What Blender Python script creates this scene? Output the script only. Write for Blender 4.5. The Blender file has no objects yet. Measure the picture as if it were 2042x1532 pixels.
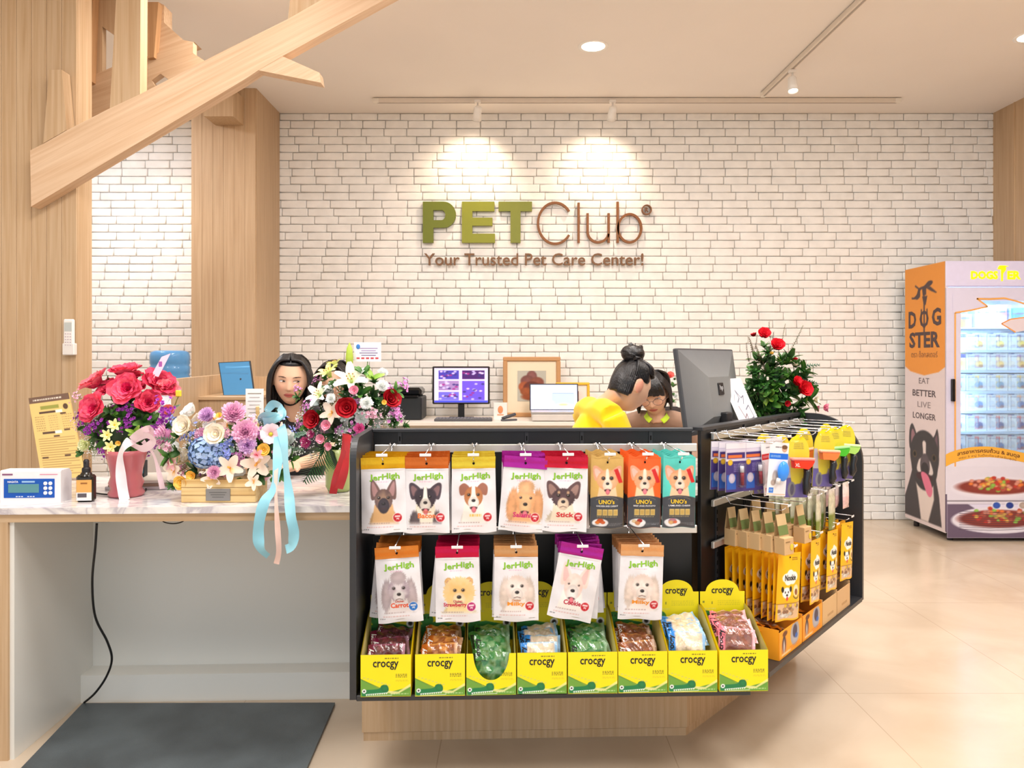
import bpy, math, random
import numpy as np
from mathutils import Vector, Matrix, Euler, noise as mnoise
R = random.Random(7)
SC = bpy.context.scene
C = SC.collection
PI = math.pi
F = 1534.0; CX = 1021.0; HY = 715.0; CH = 1.35
def P(px, py, Y): return Vector(((px-CX)*Y/F, Y, CH-(py-HY)*Y/F))
_lc = {}
def lin(c):
    c = tuple(c)
    if c in _lc: return _lc[c]
    r = []
    for v in c[:3]:
        v = max(0, min(255, v))/255.0
        r.append(v/12.92 if v <= .04045 else ((v+.055)/1.055)**2.4)
    _lc[c] = (r[0], r[1], r[2], 1.0)
    return _lc[c]
def mix(a, b, t): return tuple(a[i]*(1-t)+b[i]*t for i in range(3))
def jit(c, a=8, rr=R):
    k = rr.uniform(-a, a); return tuple(max(0, min(255, v+k+rr.uniform(-a*.3, a*.3))) for v in c)
# ---------------------------------------------------------------- materials
MT = {}
def newmat(name):
    m = bpy.data.materials.new(name); m.use_nodes = True
    nt = m.node_tree; nt.nodes.clear()
    o = nt.nodes.new('ShaderNodeOutputMaterial'); b = nt.nodes.new('ShaderNodeBsdfPrincipled')
    nt.links.new(b.outputs[0], o.inputs[0]); MT[name] = m
    return m, nt, b
def attrmat(name, rough=.5, metal=0, spec=.5, bump=0, bscale=200, var=.05, emit=0, sheen=0, sss=0, coat=0, trans=0, alpha=1, vscale=25):
    m, nt, b = newmat(name); N = nt.nodes; L = nt.links
    a = N.new('ShaderNodeAttribute'); a.attribute_name = 'Col'
    tc = N.new('ShaderNodeTexCoord'); nz = N.new('ShaderNodeTexNoise'); nz.inputs['Scale'].default_value = vscale
    L.new(tc.outputs['Object'], nz.inputs['Vector'])
    mr = N.new('ShaderNodeMapRange'); mr.inputs['To Min'].default_value = 1-var; mr.inputs['To Max'].default_value = 1+var
    L.new(nz.outputs['Fac'], mr.inputs['Value'])
    mx = N.new('ShaderNodeMix'); mx.data_type = 'RGBA'; mx.blend_type = 'MULTIPLY'; mx.inputs[0].default_value = 1
    L.new(a.outputs['Color'], mx.inputs[6]); L.new(mr.outputs[0], mx.inputs[7])
    L.new(mx.outputs[2], b.inputs['Base Color'])
    b.inputs['Roughness'].default_value = rough; b.inputs['Metallic'].default_value = metal
    b.inputs['Specular IOR Level'].default_value = spec
    if sheen: b.inputs['Sheen Weight'].default_value = sheen
    if coat: b.inputs['Coat Weight'].default_value = coat; b.inputs['Coat Roughness'].default_value = .1
    if trans: b.inputs['Transmission Weight'].default_value = trans
    if alpha < 1: b.inputs['Alpha'].default_value = alpha
    if emit:
        L.new(mx.outputs[2], b.inputs['Emission Color']); b.inputs['Emission Strength'].default_value = emit
    if bump:
        n2 = N.new('ShaderNodeTexNoise'); n2.inputs['Scale'].default_value = bscale; n2.inputs['Detail'].default_value = 3
        L.new(tc.outputs['Object'], n2.inputs['Vector'])
        bp = N.new('ShaderNodeBump'); bp.inputs['Strength'].default_value = bump; bp.inputs['Distance'].default_value = .004
        L.new(n2.outputs['Fac'], bp.inputs['Height']); L.new(bp.outputs[0], b.inputs['Normal'])
    return m
attrmat('paint', .5, bump=.03)
attrmat('matte', .85, spec=.2)
attrmat('card', .55, var=.02)
attrmat('gloss', .18, var=.03)
attrmat('pouch', .42, bump=.35, bscale=28, var=.02)
attrmat('foil', .3, metal=.55, bump=.6, bscale=35, var=.12)
attrmat('film', .12, bump=.7, bscale=60, var=.2, coat=.6, vscale=60)
attrmat('clear', .05, trans=.9, var=0, alpha=.35)
attrmat('chrome', .16, metal=1, var=0)
attrmat('cloth', .9, bump=.25, bscale=500, sheen=.3, spec=.2)
attrmat('satin', .35, sheen=.5, var=.08)
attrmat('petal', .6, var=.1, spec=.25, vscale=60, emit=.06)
attrmat('leaf', .45, var=.2, vscale=40)
attrmat('skin', .5, var=.03, spec=.35)
attrmat('hair', .38, bump=.5, bscale=120, var=.3, spec=.6)
attrmat('emit', .5, emit=1.0, var=.02)
attrmat('glow', .5, emit=9.0, var=0)
attrmat('brushed', .38, metal=.7, var=.03)

def woodmat(name, c1=(210,181,146), c2=(192,158,119), axis=2, rough=.5, ang=0, gloss=.35):
    m, nt, b = newmat(name); N = nt.nodes; L = nt.links
    tc = N.new('ShaderNodeTexCoord'); r0 = N.new('ShaderNodeMapping'); r0.inputs['Rotation'].default_value = (0, ang, 0)
    L.new(tc.outputs['Object'], r0.inputs['Vector'])
    mp = N.new('ShaderNodeMapping'); s = [38, 38, 38]; s[axis] = 1.1; mp.inputs['Scale'].default_value = s
    L.new(r0.outputs[0], mp.inputs['Vector'])
    nz = N.new('ShaderNodeTexNoise'); nz.inputs['Scale'].default_value = 1.6; nz.inputs['Detail'].default_value = 5; nz.inputs['Distortion'].default_value = .4
    L.new(mp.outputs[0], nz.inputs['Vector'])
    cr = N.new('ShaderNodeValToRGB'); cr.color_ramp.elements[0].color = lin(c2); cr.color_ramp.elements[1].color = lin(c1)
    cr.color_ramp.elements[0].position = .3; cr.color_ramp.elements[1].position = .68
    L.new(nz.outputs['Fac'], cr.inputs[0])
    mp2 = N.new('ShaderNodeMapping'); s2 = [5, 5, 5]; s2[axis] = .35; mp2.inputs['Scale'].default_value = s2
    L.new(r0.outputs[0], mp2.inputs['Vector'])
    n2 = N.new('ShaderNodeTexNoise'); n2.inputs['Scale'].default_value = 1.; n2.inputs['Detail'].default_value = 2
    L.new(mp2.outputs[0], n2.inputs['Vector'])
    mr = N.new('ShaderNodeMapRange'); mr.inputs['To Min'].default_value = .88; mr.inputs['To Max'].default_value = 1.1
    L.new(n2.outputs['Fac'], mr.inputs['Value'])
    mx = N.new('ShaderNodeMix'); mx.data_type = 'RGBA'; mx.blend_type = 'MULTIPLY'; mx.inputs[0].default_value = 1
    L.new(cr.outputs[0], mx.inputs[6]); L.new(mr.outputs[0], mx.inputs[7]); L.new(mx.outputs[2], b.inputs['Base Color'])
    b.inputs['Roughness'].default_value = rough; b.inputs['Specular IOR Level'].default_value = gloss
    bp = N.new('ShaderNodeBump'); bp.inputs['Strength'].default_value = .08; bp.inputs['Distance'].default_value = .002
    L.new(nz.outputs['Fac'], bp.inputs['Height']); L.new(bp.outputs[0], b.inputs['Normal'])
    return m
woodmat('wood')
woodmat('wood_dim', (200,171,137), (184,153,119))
woodmat('wood_h', axis=0)
woodmat('wood_shaded', (182,140,98), (164,122,82))  # shaded side faces of the rear posts, shade put into the colour
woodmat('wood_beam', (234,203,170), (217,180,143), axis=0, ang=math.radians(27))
woodmat('wood_beam_shaded', (204,174,142), (186,152,118), axis=0, ang=math.radians(20))  # beam wood darkened in colour for the shadow on the rear frame
woodmat('pine', (236,208,150), (206,164,100), axis=0)

def marble(name, base, vein, scale=3.0, rough=.12, w=.5):
    m, nt, b = newmat(name); N = nt.nodes; L = nt.links
    tc = N.new('ShaderNodeTexCoord')
    mp = N.new('ShaderNodeMapping'); mp.inputs['Scale'].default_value = (1, 2.2, 1); mp.inputs['Rotation'].default_value = (0, 0, .5)
    L.new(tc.outputs['Object'], mp.inputs['Vector'])
    nz = N.new('ShaderNodeTexNoise'); nz.inputs['Scale'].default_value = scale; nz.inputs['Detail'].default_value = 7; nz.inputs['Distortion'].default_value = 2.2
    L.new(mp.outputs[0], nz.inputs['Vector'])
    cr = N.new('ShaderNodeValToRGB'); e = cr.color_ramp.elements
    e[0].position = .38; e[0].color = lin(base); e[1].position = .62; e[1].color = lin(base)
    k = e.new(.5); k.color = lin(mix(base, vein, w)); k = e.new(.54); k.color = lin(mix(base, vein, w*.3))
    L.new(nz.outputs['Fac'], cr.inputs[0]); L.new(cr.outputs[0], b.inputs['Base Color'])
    b.inputs['Roughness'].default_value = rough
    return m
marble('marble', (240,236,232), (150,140,156), 4.0, .12, .5)

def solid(name, col, rough=.5, metal=0, nscale=3, var=.04, spec=.5, bump=0, bs=300):
    m, nt, b = newmat(name); N = nt.nodes; L = nt.links
    tc = N.new('ShaderNodeTexCoord'); nz = N.new('ShaderNodeTexNoise'); nz.inputs['Scale'].default_value = nscale; nz.inputs['Detail'].default_value = 4
    L.new(tc.outputs['Object'], nz.inputs['Vector'])
    cr = N.new('ShaderNodeValToRGB'); cr.color_ramp.elements[0].position = .3; cr.color_ramp.elements[1].position = .7
    cr.color_ramp.elements[0].color = lin(tuple(v*(1-var) for v in col)); cr.color_ramp.elements[1].color = lin(tuple(min(255, v*(1+var)) for v in col))
    L.new(nz.outputs['Fac'], cr.inputs[0]); L.new(cr.outputs[0], b.inputs['Base Color'])
    b.inputs['Roughness'].default_value = rough; b.inputs['Metallic'].default_value = metal; b.inputs['Specular IOR Level'].default_value = spec
    if bump:
        n2 = N.new('ShaderNodeTexNoise'); n2.inputs['Scale'].default_value = bs; L.new(tc.outputs['Object'], n2.inputs['Vector'])
        bp = N.new('ShaderNodeBump'); bp.inputs['Strength'].default_value = bump; bp.inputs['Distance'].default_value = .003
        L.new(n2.outputs['Fac'], bp.inputs['Height']); L.new(bp.outputs[0], b.inputs['Normal'])
    return m
# ---------------------------------------------------------------- mesh builder
_txt = {}
def textmesh(s, bold=0.0, ext=0.0, res=3):
    k = (s, bold, ext, res)
    if k in _txt: return _txt[k]
    cu = bpy.data.curves.new('t', 'FONT'); cu.body = s; cu.size = 1; cu.offset = bold; cu.extrude = ext; cu.resolution_u = res
    o = bpy.data.objects.new('t', cu); C.objects.link(o)
    dg = bpy.context.evaluated_depsgraph_get(); dg.update()
    me = o.evaluated_get(dg).to_mesh()
    v = np.array([tuple(x.co) for x in me.vertices]) if len(me.vertices) else np.zeros((1, 3))
    f = [tuple(p.vertices) for p in me.polygons]
    o.evaluated_get(dg).to_mesh_clear(); bpy.data.objects.remove(o); bpy.data.curves.remove(cu)
    lo = v.min(0); hi = v.max(0)
    v[:, 0] = (v[:, 0]-lo[0])/max(1e-6, hi[0]-lo[0])-.5; v[:, 1] = (v[:, 1]-lo[1])/max(1e-6, hi[1]-lo[1])-.5
    _txt[k] = (v, f, (hi[0]-lo[0])/max(1e-6, hi[1]-lo[1]))
    return _txt[k]
class MB:
    def __init__(s): s.v = []; s.c = []; s.f = []; s.m = []; s.s = []; s.T = Matrix()
    def av(s, p, col):
        s.v.append(tuple(s.T @ Vector(p))); s.c.append(lin(col)); return len(s.v)-1
    def af(s, idx, mat='paint', smooth=False): s.f.append(tuple(idx)); s.m.append(mat); s.s.append(smooth)
    def box(s, c, d, col=(200,200,200), mat='paint', bev=.0, rz=0):
        hx, hy, hz = d[0]/2, d[1]/2, d[2]/2; bev = min(bev, hx*.9, hy*.9, hz*.9)
        M = Matrix.Translation(c) @ Matrix.Rotation(rz, 4, 'Z')
        if bev <= 0:
            ix = [s.av(M @ Vector((x*hx, y*hy, z*hz)), col) for x in (-1, 1) for y in (-1, 1) for z in (-1, 1)]
            for q in ((0,1,3,2), (4,6,7,5), (0,4,5,1), (2,3,7,6), (0,2,6,4), (1,5,7,3)): s.af([ix[k] for k in q], mat)
            return
        I = {}
        for x in (-1, 1):
            for y in (-1, 1):
                for z in (-1, 1):
                    I[x,y,z,0] = s.av(M @ Vector((x*hx, y*(hy-bev), z*(hz-bev))), col)
                    I[x,y,z,1] = s.av(M @ Vector((x*(hx-bev), y*hy, z*(hz-bev))), col)
                    I[x,y,z,2] = s.av(M @ Vector((x*(hx-bev), y*(hy-bev), z*hz)), col)
        for a in (-1, 1):
            s.af([I[a,y,z,0] for y, z in ((-a,-1), (a,-1), (a,1), (-a,1))], mat)
            s.af([I[x,a,z,1] for x, z in ((a,-1), (-a,-1), (-a,1), (a,1))], mat)
            s.af([I[x,y,a,2] for x, y in ((-a,-1), (a,-1), (a,1), (-a,1))], mat)
            for b in (-1, 1):
                q = [I[a,b,-1,0], I[a,b,-1,1], I[a,b,1,1], I[a,b,1,0]]; s.af(q if a*b > 0 else q[::-1], mat)
                q = [I[a,-1,b,0], I[a,1,b,0], I[a,1,b,2], I[a,-1,b,2]]; s.af(q if a*b > 0 else q[::-1], mat)
                q = [I[-1,a,b,1], I[-1,a,b,2], I[1,a,b,2], I[1,a,b,1]]; s.af(q if a*b > 0 else q[::-1], mat)
                for z in (-1, 1):
                    q = [I[a,b,z,0], I[a,b,z,1], I[a,b,z,2]]; s.af(q if a*b*z > 0 else q[::-1], mat)
    def grid(s, fn, nu, nv, col=(200,200,200), mat='paint', smooth=True, colfn=None, closed=False):
        ix = []
        for j in range(nv+1):
            row = []
            for i in range(nu+(0 if closed else 1)):
                u, v = i/nu, j/nv; row.append(s.av(fn(u, v), colfn(u, v) if colfn else col))
            if closed: row.append(row[0])
            ix.append(row)
        for j in range(nv):
            for i in range(nu): s.af((ix[j][i], ix[j][i+1], ix[j+1][i+1], ix[j+1][i]), mat, smooth)
    def ell(s, c, r, col, mat='paint', nu=14, nv=9, M=None, colfn=None):
        if not hasattr(r, '__len__'): r = (r, r, r)
        c = Vector(c)
        def fn(u, v):
            a = u*2*PI; b = (v-.5)*PI*.998
            p = Vector((r[0]*math.cos(a)*math.cos(b), r[1]*math.sin(a)*math.cos(b), r[2]*math.sin(b)))
            return c+(M @ p if M else p)
        s.grid(fn, nu, nv, col, mat, True, colfn, closed=True)
    def tube(s, pts, r, col, mat='paint', n=8, caps=True, up=None):
        pts = [Vector(p) for p in pts]; k = len(pts)
        rr = r if hasattr(r, '__len__') else [r]*k
        rings = []; prev = None
        for i in range(k):
            t = (pts[min(i+1, k-1)]-pts[max(i-1, 0)])
            if t.length < 1e-9: t = Vector((0, 0, 1))
            t.normalize()
            if prev is None: a = t.orthogonal().normalized()
            else: a = (prev-t*prev.dot(t)).normalized()
            prev = a; b = t.cross(a)
            rings.append([s.av(pts[i]+(a*math.cos(q*2*PI/n)+b*math.sin(q*2*PI/n))*rr[i], col) for q in range(n)])
        for i in range(k-1):
            for q in range(n): s.af((rings[i][q], rings[i][(q+1)%n], rings[i+1][(q+1)%n], rings[i+1][q]), mat, True)
        if caps: s.af(rings[0][::-1], mat); s.af(rings[-1], mat)
    def lathe(s, prof, col, mat='paint', n=24, c=(0,0,0), colfn=None, M=None):
        c = Vector(c); k = len(prof)-1
        def fn(u, v):
            q = min(int(v*k+.5), k); r, z = prof[q]
            p = Vector((r*math.cos(u*2*PI), r*math.sin(u*2*PI), z)); return c+(M @ p if M else p)
        s.grid(fn, n, k, col, mat, True, colfn, closed=True)
    def prism(s, pts, fn0, fn1, col, mat='paint'):
        a = [s.av(fn0(*p), col) for p in pts]; b = [s.av(fn1(*p), col) for p in pts]; n = len(pts)
        s.af(a, mat); s.af(b[::-1], mat)
        a2 = [s.av(fn0(*p), col) for p in pts]; b2 = [s.av(fn1(*p), col) for p in pts]
        for i in range(n): s.af((a2[(i+1)%n], a2[i], b2[i], b2[(i+1)%n]), mat)
    def poly(s, pts, col, mat='card'): s.af([s.av(p, col) for p in pts], mat)
    def ribbon(s, pts, wv, col, mat='satin', colfn=None):
        # pts: centre points, wv: list of half-width vectors
        pts = [Vector(p) for p in pts]; k = len(pts)
        w = wv if isinstance(wv, list) else [Vector(wv)]*k
        a = []
        for i in range(k):
            cc = colfn(i/(k-1)) if colfn else col
            a.append((s.av(pts[i]-w[i], cc), s.av(pts[i], cc), s.av(pts[i]+w[i], cc)))
        for i in range(k-1):
            s.af((a[i][0], a[i][1], a[i+1][1], a[i+1][0]), mat, True); s.af((a[i][1], a[i][2], a[i+1][2], a[i+1][1]), mat, True)
    def text(s, t, place, h, w=None, col=(20,20,20), mat='card', bold=0.0, ext=0.0, depth=0.0, res=2):
        v, f, asp = textmesh(t, bold, ext, res)
        W = w if w else h*asp
        b0 = len(s.v)
        for p in v: s.av(place(p[0]*W, p[1]*h, p[2]*(depth/(2*ext) if ext else 1)), col)
        for q in f: s.af([b0+i for i in q], mat)
    def canvas(s, cv, fn, mat='card', smooth=True):
        H, W = cv.a.shape[:2]; b0 = len(s.v)
        lc = np.where(cv.a <= .04045, cv.a/12.92, ((np.clip(cv.a, 0, 1)+.055)/1.055)**2.4)
        for j in range(H):
            for i in range(W):
                s.v.append(tuple(s.T @ Vector(fn(i/(W-1), j/(H-1))))); q = lc[j, i]; s.c.append((q[0], q[1], q[2], 1.0))
        for j in range(H-1):
            for i in range(W-1):
                k = b0+j*W+i; s.af((k, k+1, k+W+1, k+W), mat, smooth)
    def mesh(s, name):
        me = bpy.data.meshes.new(name); me.from_pydata(s.v, [], s.f)
        at = me.color_attributes.new('Col', 'FLOAT_COLOR', 'POINT')
        at.data.foreach_set('color', np.array(s.c, dtype=np.float32).ravel())
        names = []
        for m in s.m:
            if m not in names: names.append(m)
        for m in names: me.materials.append(MT[m])
        ii = {m: i for i, m in enumerate(names)}
        me.polygons.foreach_set('material_index', [ii[m] for m in s.m]); me.polygons.foreach_set('use_smooth', s.s)
        me.update(); return me
    def build(s, name, parent=None, loc=None, rot=None):
        o = bpy.data.objects.new(name, s.mesh(name)); C.objects.link(o)
        if parent is not None: o.parent = parent
        if loc is not None: o.location = loc
        if rot is not None: o.rotation_euler = rot
        return o
def tag(o, label=None, cat=None, group=None, kind=None):
    if label: o['label'] = label
    if cat: o['category'] = cat
    if group: o['group'] = group
    if kind: o['kind'] = kind
    return o
def empty(name, loc=(0,0,0), rz=0, label=None, cat=None, group=None):
    o = bpy.data.objects.new(name, None); o.empty_display_size = .05; C.objects.link(o); o.location = loc; o.rotation_euler = (0, 0, rz)
    return tag(o, label, cat, group)
def struct(name, mb, kind='structure'):
    o = mb.build(name); o['kind'] = kind; return o
def copytree(o, parent=None):
    c = o.copy(); C.objects.link(c); c.parent = parent
    for ch in list(o.children): copytree(ch, c)
    return c
# frames of the shop fitting: S = front display and counter (turned 2 degrees), T = angled display
SA = math.radians(2.0); SO = Vector((-.496, 2.35, 0))
MS = Matrix.Translation(SO) @ Matrix.Rotation(SA, 4, 'Z')
TA = math.radians(50.0); TO = Vector((.667, 2.72, 0))
MTT = Matrix.Translation(TO) @ Matrix.Rotation(TA, 4, 'Z')     # local x along panel, local -y outward
# ---------------------------------------------------------------- painted print (colours carried by a fine mesh)
class Cv:
    def __init__(s, W, H, asp, bg, seed=1):
        s.W, s.H, s.asp = W, H, asp
        s.a = np.zeros((H, W, 3)); s.a[:] = np.array(bg)/255.0
        x, y = np.meshgrid(np.linspace(0, 1, W), np.linspace(0, asp, H)); s.x, s.y = x, y
        s.px = 1.0/W; s.rs = np.random.RandomState(seed)
    def noise(s, gx, gy):
        g = s.rs.rand(gy+2, gx+2); fx = s.x*gx; fy = s.y/s.asp*gy
        ix = np.minimum(fx.astype(int), gx); iy = np.minimum(fy.astype(int), gy); tx = fx-ix; ty = fy-iy
        tx = tx*tx*(3-2*tx); ty = ty*ty*(3-2*ty)
        return (g[iy, ix]*(1-tx)+g[iy, ix+1]*tx)*(1-ty)+(g[iy+1, ix]*(1-tx)+g[iy+1, ix+1]*tx)*ty
    def put(s, m, col, col2=None, g=None):
        c = np.array(col)/255.0
        if col2 is not None: c = c*(1-g[..., None])+np.array(col2)/255.0*g[..., None]
        s.a = s.a*(1-m[..., None])+c*m[..., None]
    def ell(s, cx, cy, rx, ry, col, soft=None, rot=0, a=1, fur=0, col2=None, var=0):
        soft = soft or s.px*1.2; c, q = math.cos(rot), math.sin(rot)
        dx = (s.x-cx)*c+(s.y-cy)*q; dy = -(s.x-cx)*q+(s.y-cy)*c
        r = np.sqrt((dx/rx)**2+(dy/ry)**2)
        if fur:
            th = np.arctan2(dy, dx); k = (np.sin(th*23+r*3)+np.sin(th*41+1.3)+np.sin(th*67+r*5+.4))/3; r = r*(1+fur*k)
        m = np.clip((1-r)*min(rx, ry)/soft+.5, 0, 1)*a
        g = np.clip(r, 0, 1)**1.5
        if var: g = np.clip(g+(s.noise(14, int(14*s.asp)+1)-.5)*var, 0, 1)
        s.put(m, col, col2 if col2 is not None else tuple(v*.86 for v in col), g)
    def poly(s, pts, col, a=1, smooth=False, soft=None, col2=None):
        if smooth: pts = crom(pts)
        pts = np.array(pts); n = len(pts); ins = np.zeros(s.x.shape, bool); d = np.full(s.x.shape, 9.0)
        for i in range(n):
            x1, y1 = pts[i]; x2, y2 = pts[(i+1)%n]
            if y1 != y2:
                cnd = ((y1 > s.y) != (y2 > s.y)) & (s.x < (x2-x1)*(s.y-y1)/(y2-y1)+x1); ins ^= cnd
            L2 = (x2-x1)**2+(y2-y1)**2+1e-12; t = np.clip(((s.x-x1)*(x2-x1)+(s.y-y1)*(y2-y1))/L2, 0, 1)
            d = np.minimum(d, np.hypot(s.x-x1-t*(x2-x1), s.y-y1-t*(y2-y1)))
        sd = np.where(ins, d, -d); soft = soft or s.px
        m = np.clip(sd/soft+.5, 0, 1)*a
        if col2 is not None:
            lo, hi = pts[:, 1].min(), pts[:, 1].max(); s.put(m, col2, col, np.clip((s.y-lo)/(hi-lo+1e-9), 0, 1))
        else: s.put(m, col)
    def line(s, pts, w, col, a=1):
        d = np.full(s.x.shape, 9.0)
        for i in range(len(pts)-1):
            x1, y1 = pts[i]; x2, y2 = pts[i+1]
            L2 = (x2-x1)**2+(y2-y1)**2+1e-12; t = np.clip(((s.x-x1)*(x2-x1)+(s.y-y1)*(y2-y1))/L2, 0, 1)
            d = np.minimum(d, np.hypot(s.x-x1-t*(x2-x1), s.y-y1-t*(y2-y1)))
        s.put(np.clip((w/2-d)/s.px+.5, 0, 1)*a, col)
    def rect(s, x0, y0, x1, y1, col, a=1): s.poly([(x0,y0), (x1,y0), (x1,y1), (x0,y1)], col, a)
    def micro(s, x0, y0, x1, y1, col, a=.6, rows=1):
        # rows of small print too fine to read
        hh = (y1-y0)/rows
        for r in range(rows):
            yy = y0+hh*r; x = x0
            while x < x1:
                w = s.rs.uniform(.015, .05)*max(1, (x1-x0)*2); s.rect(x, yy+hh*.2, min(x+w, x1), yy+hh*.75, col, a); x += w+.018
    def grain(s, amt): s.a = np.clip(s.a+(s.rs.rand(s.H, s.W, 1)-.5)*amt, 0, 1)
def crom(pts, k=6, closed=True):
    n = len(pts); o = []
    for i in range(n if closed else n-1):
        p0, p1, p2, p3 = [np.array(pts[(i+q)%n] if closed else pts[max(0, min(n-1, i+q))], float) for q in (-1, 0, 1, 2)]
        for j in range(k):
            t = j/k; o.append(tuple(.5*((2*p1)+(-p0+p2)*t+(2*p0-5*p1+4*p2-p3)*t*t+(-p0+3*p1-3*p2+p3)*t**3)))
    if not closed: o.append(tuple(np.array(pts[-1], float)))
    return o
# ================================================================ ROOM
WY = 6.43; ZC = 3.40; XR = 4.02
solid('ceiling_paint', (240,232,224), .9, nscale=1, var=.01)
solid('white_panel', (232,232,226), .24, nscale=1, var=.01, spec=.5)
solid('brick_white', (243,241,237), .6, nscale=9, var=.025, spec=.3, bump=.35, bs=30)
solid('mortar', (208,201,190), .9, nscale=20, var=.1)
solid('rubber_mat', (78,86,90), .42, nscale=3, var=.25, bump=.4, bs=500)
solid('black_panel', (22,23,25), .38, nscale=2, var=.1)
solid('black_edge', (46,48,52), .4, nscale=2, var=.08)
def floormat():
    m, nt, b = newmat('floor_tile'); N = nt.nodes; L = nt.links
    tc = N.new('ShaderNodeTexCoord'); mp = N.new('ShaderNodeMapping'); mp.inputs['Location'].default_value = (.25, .35, 0); mp.inputs['Scale'].default_value = (1, 1, 1)
    L.new(tc.outputs['Object'], mp.inputs['Vector'])
    br = N.new('ShaderNodeTexBrick'); br.offset = 0; br.inputs['Scale'].default_value = 1; br.inputs['Brick Width'].default_value = .8; br.inputs['Row Height'].default_value = 1.15
    br.inputs['Mortar Size'].default_value = .0025; br.inputs['Mortar Smooth'].default_value = .3
    L.new(mp.outputs[0], br.inputs['Vector'])
    nz = N.new('ShaderNodeTexNoise'); nz.inputs['Scale'].default_value = 1.6; nz.inputs['Detail'].default_value = 6; nz.inputs['Distortion'].default_value = 1.15
    L.new(tc.outputs['Object'], nz.inputs['Vector'])
    cr = N.new('ShaderNodeValToRGB'); e = cr.color_ramp.elements; e[0].position = .3; e[0].color = lin((200,180,156)); e[1].position = .7; e[1].color = lin((217,200,178))
    L.new(nz.outputs['Fac'], cr.inputs[0]); L.new(cr.outputs[0], br.inputs['Color1']); L.new(cr.outputs[0], br.inputs['Color2'])
    br.inputs['Mortar'].default_value = lin((190,170,146)); L.new(br.outputs['Color'], b.inputs['Base Color'])
    mr = N.new('ShaderNodeMapRange'); mr.inputs['To Min'].default_value = .12; mr.inputs['To Max'].default_value = .3; L.new(nz.outputs['Fac'], mr.inputs['Value'])
    L.new(mr.outputs[0], b.inputs['Roughness']); b.inputs['Specular IOR Level'].default_value = .5
floormat()
m = MB(); m.box((0, 1.5, -.05), (9.5, 10.3, .1), mat='floor_tile'); struct('floor', m)
m = MB(); m.box((0, 2.5, ZC+.05), (9.5, 8.3, .1), mat='ceiling_paint'); struct('ceiling', m)
# brick wall: one real brick after another
m = MB(); rb = random.Random(3)
m.box((-.3, WY+.08, ZC/2), (9.0, .12, ZC), mat='mortar')
zh = .0668; z = 0.0; row = 0
while z < ZC-.005:
    h = min(zh, ZC-z); x = -4.6-rb.uniform(0, .21)
    while x < XR:
        L_ = rb.choice((.2, .2, .205, .215, .19)); x1 = min(x+L_, XR+.02)
        if x1 > -4.6 and x1-x > .02:
            g = .0035; d = rb.uniform(-.0018, .0018)
            a0, a1, b0, b1 = x+g/2, x1-g/2, z+g/2+rb.uniform(-.001, .001), z+h-g/2+rb.uniform(-.001, .001); q = .007
            tl = [rb.uniform(-.001, .001) for _ in range(4)]
            o = [m.av((px, WY+.02, pz), (1,1,1)) for px, pz in ((a0,b0), (a1,b0), (a1,b1), (a0,b1))]
            o2 = [m.av((px, WY+.004+d, pz), (1,1,1)) for px, pz in ((a0,b0), (a1,b0), (a1,b1), (a0,b1))]
            i = [m.av((px, WY-.003+d+tl[k], pz), (1,1,1)) for k, (px, pz) in enumerate(((a0+q,b0+q), (a1-q,b0+q), (a1-q,b1-q), (a0+q,b1-q)))]
            m.af(i, 'brick_white')
            for k in range(4):
                m.af((o2[k], o2[(k+1)%4], i[(k+1)%4], i[k]), 'brick_white', True); m.af((o[k], o[(k+1)%4], o2[(k+1)%4], o2[k]), 'brick_white')
        x = x1
    z += h; row += 1
struct('wall_back', m)
# right wall, wood clad
m = MB()
m.box((XR+.05, 2.6, ZC/2), (.1, 7.7, ZC), mat='wood_dim')
for k in range(11): m.box((XR-.003, 6.15-k*.5, ZC/2), (.008, .004, ZC), mat='wood')
struct('wall_right', m)
# left wood clad wall, frontal face at Y=3.88, boards
m = MB(); xe = (153-CX)*3.88/F
bx = xe; k = 0
m.box(((xe-4.7)/2, 3.955, ZC/2), (4.7+xe, .13, ZC), mat='wood')
while bx > -3.0:
    w = .0758; m.box((bx-w/2, 3.884, ZC/2), (w-.0016, .012, ZC), mat='wood', bev=.001); bx -= w
struct('wall_left', m)
m = MB(); m.box((-4.7, 1.5, ZC/2), (.1, 10, ZC), mat='white_panel'); struct('wall_left', m)
# free column in front of the brick
x0, x1 = (382-CX)*5.84/F, (510-CX)*5.84/F
cr_ = empty('wooden_column', ((x0+x1)/2, 6.13, 0), label='wood-clad column standing against the white brick wall', cat='column')
m = MB(); W = x1-x0
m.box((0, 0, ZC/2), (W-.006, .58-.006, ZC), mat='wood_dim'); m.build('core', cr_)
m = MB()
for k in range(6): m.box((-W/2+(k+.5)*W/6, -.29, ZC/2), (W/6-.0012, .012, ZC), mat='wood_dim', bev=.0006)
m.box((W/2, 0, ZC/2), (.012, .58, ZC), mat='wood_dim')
m.build('cladding', cr_)

def polyprism(pts, Y, t, mat, off=(0,0,0)):
    m = MB(); o = Vector(off)
    f0 = lambda a, b: P(a, b, Y)-o
    f1 = lambda a, b: P(a, b, Y)-o+Vector((0, t, 0))
    m.prism(pts, f0, f1, (1,1,1), mat); return m
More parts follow.
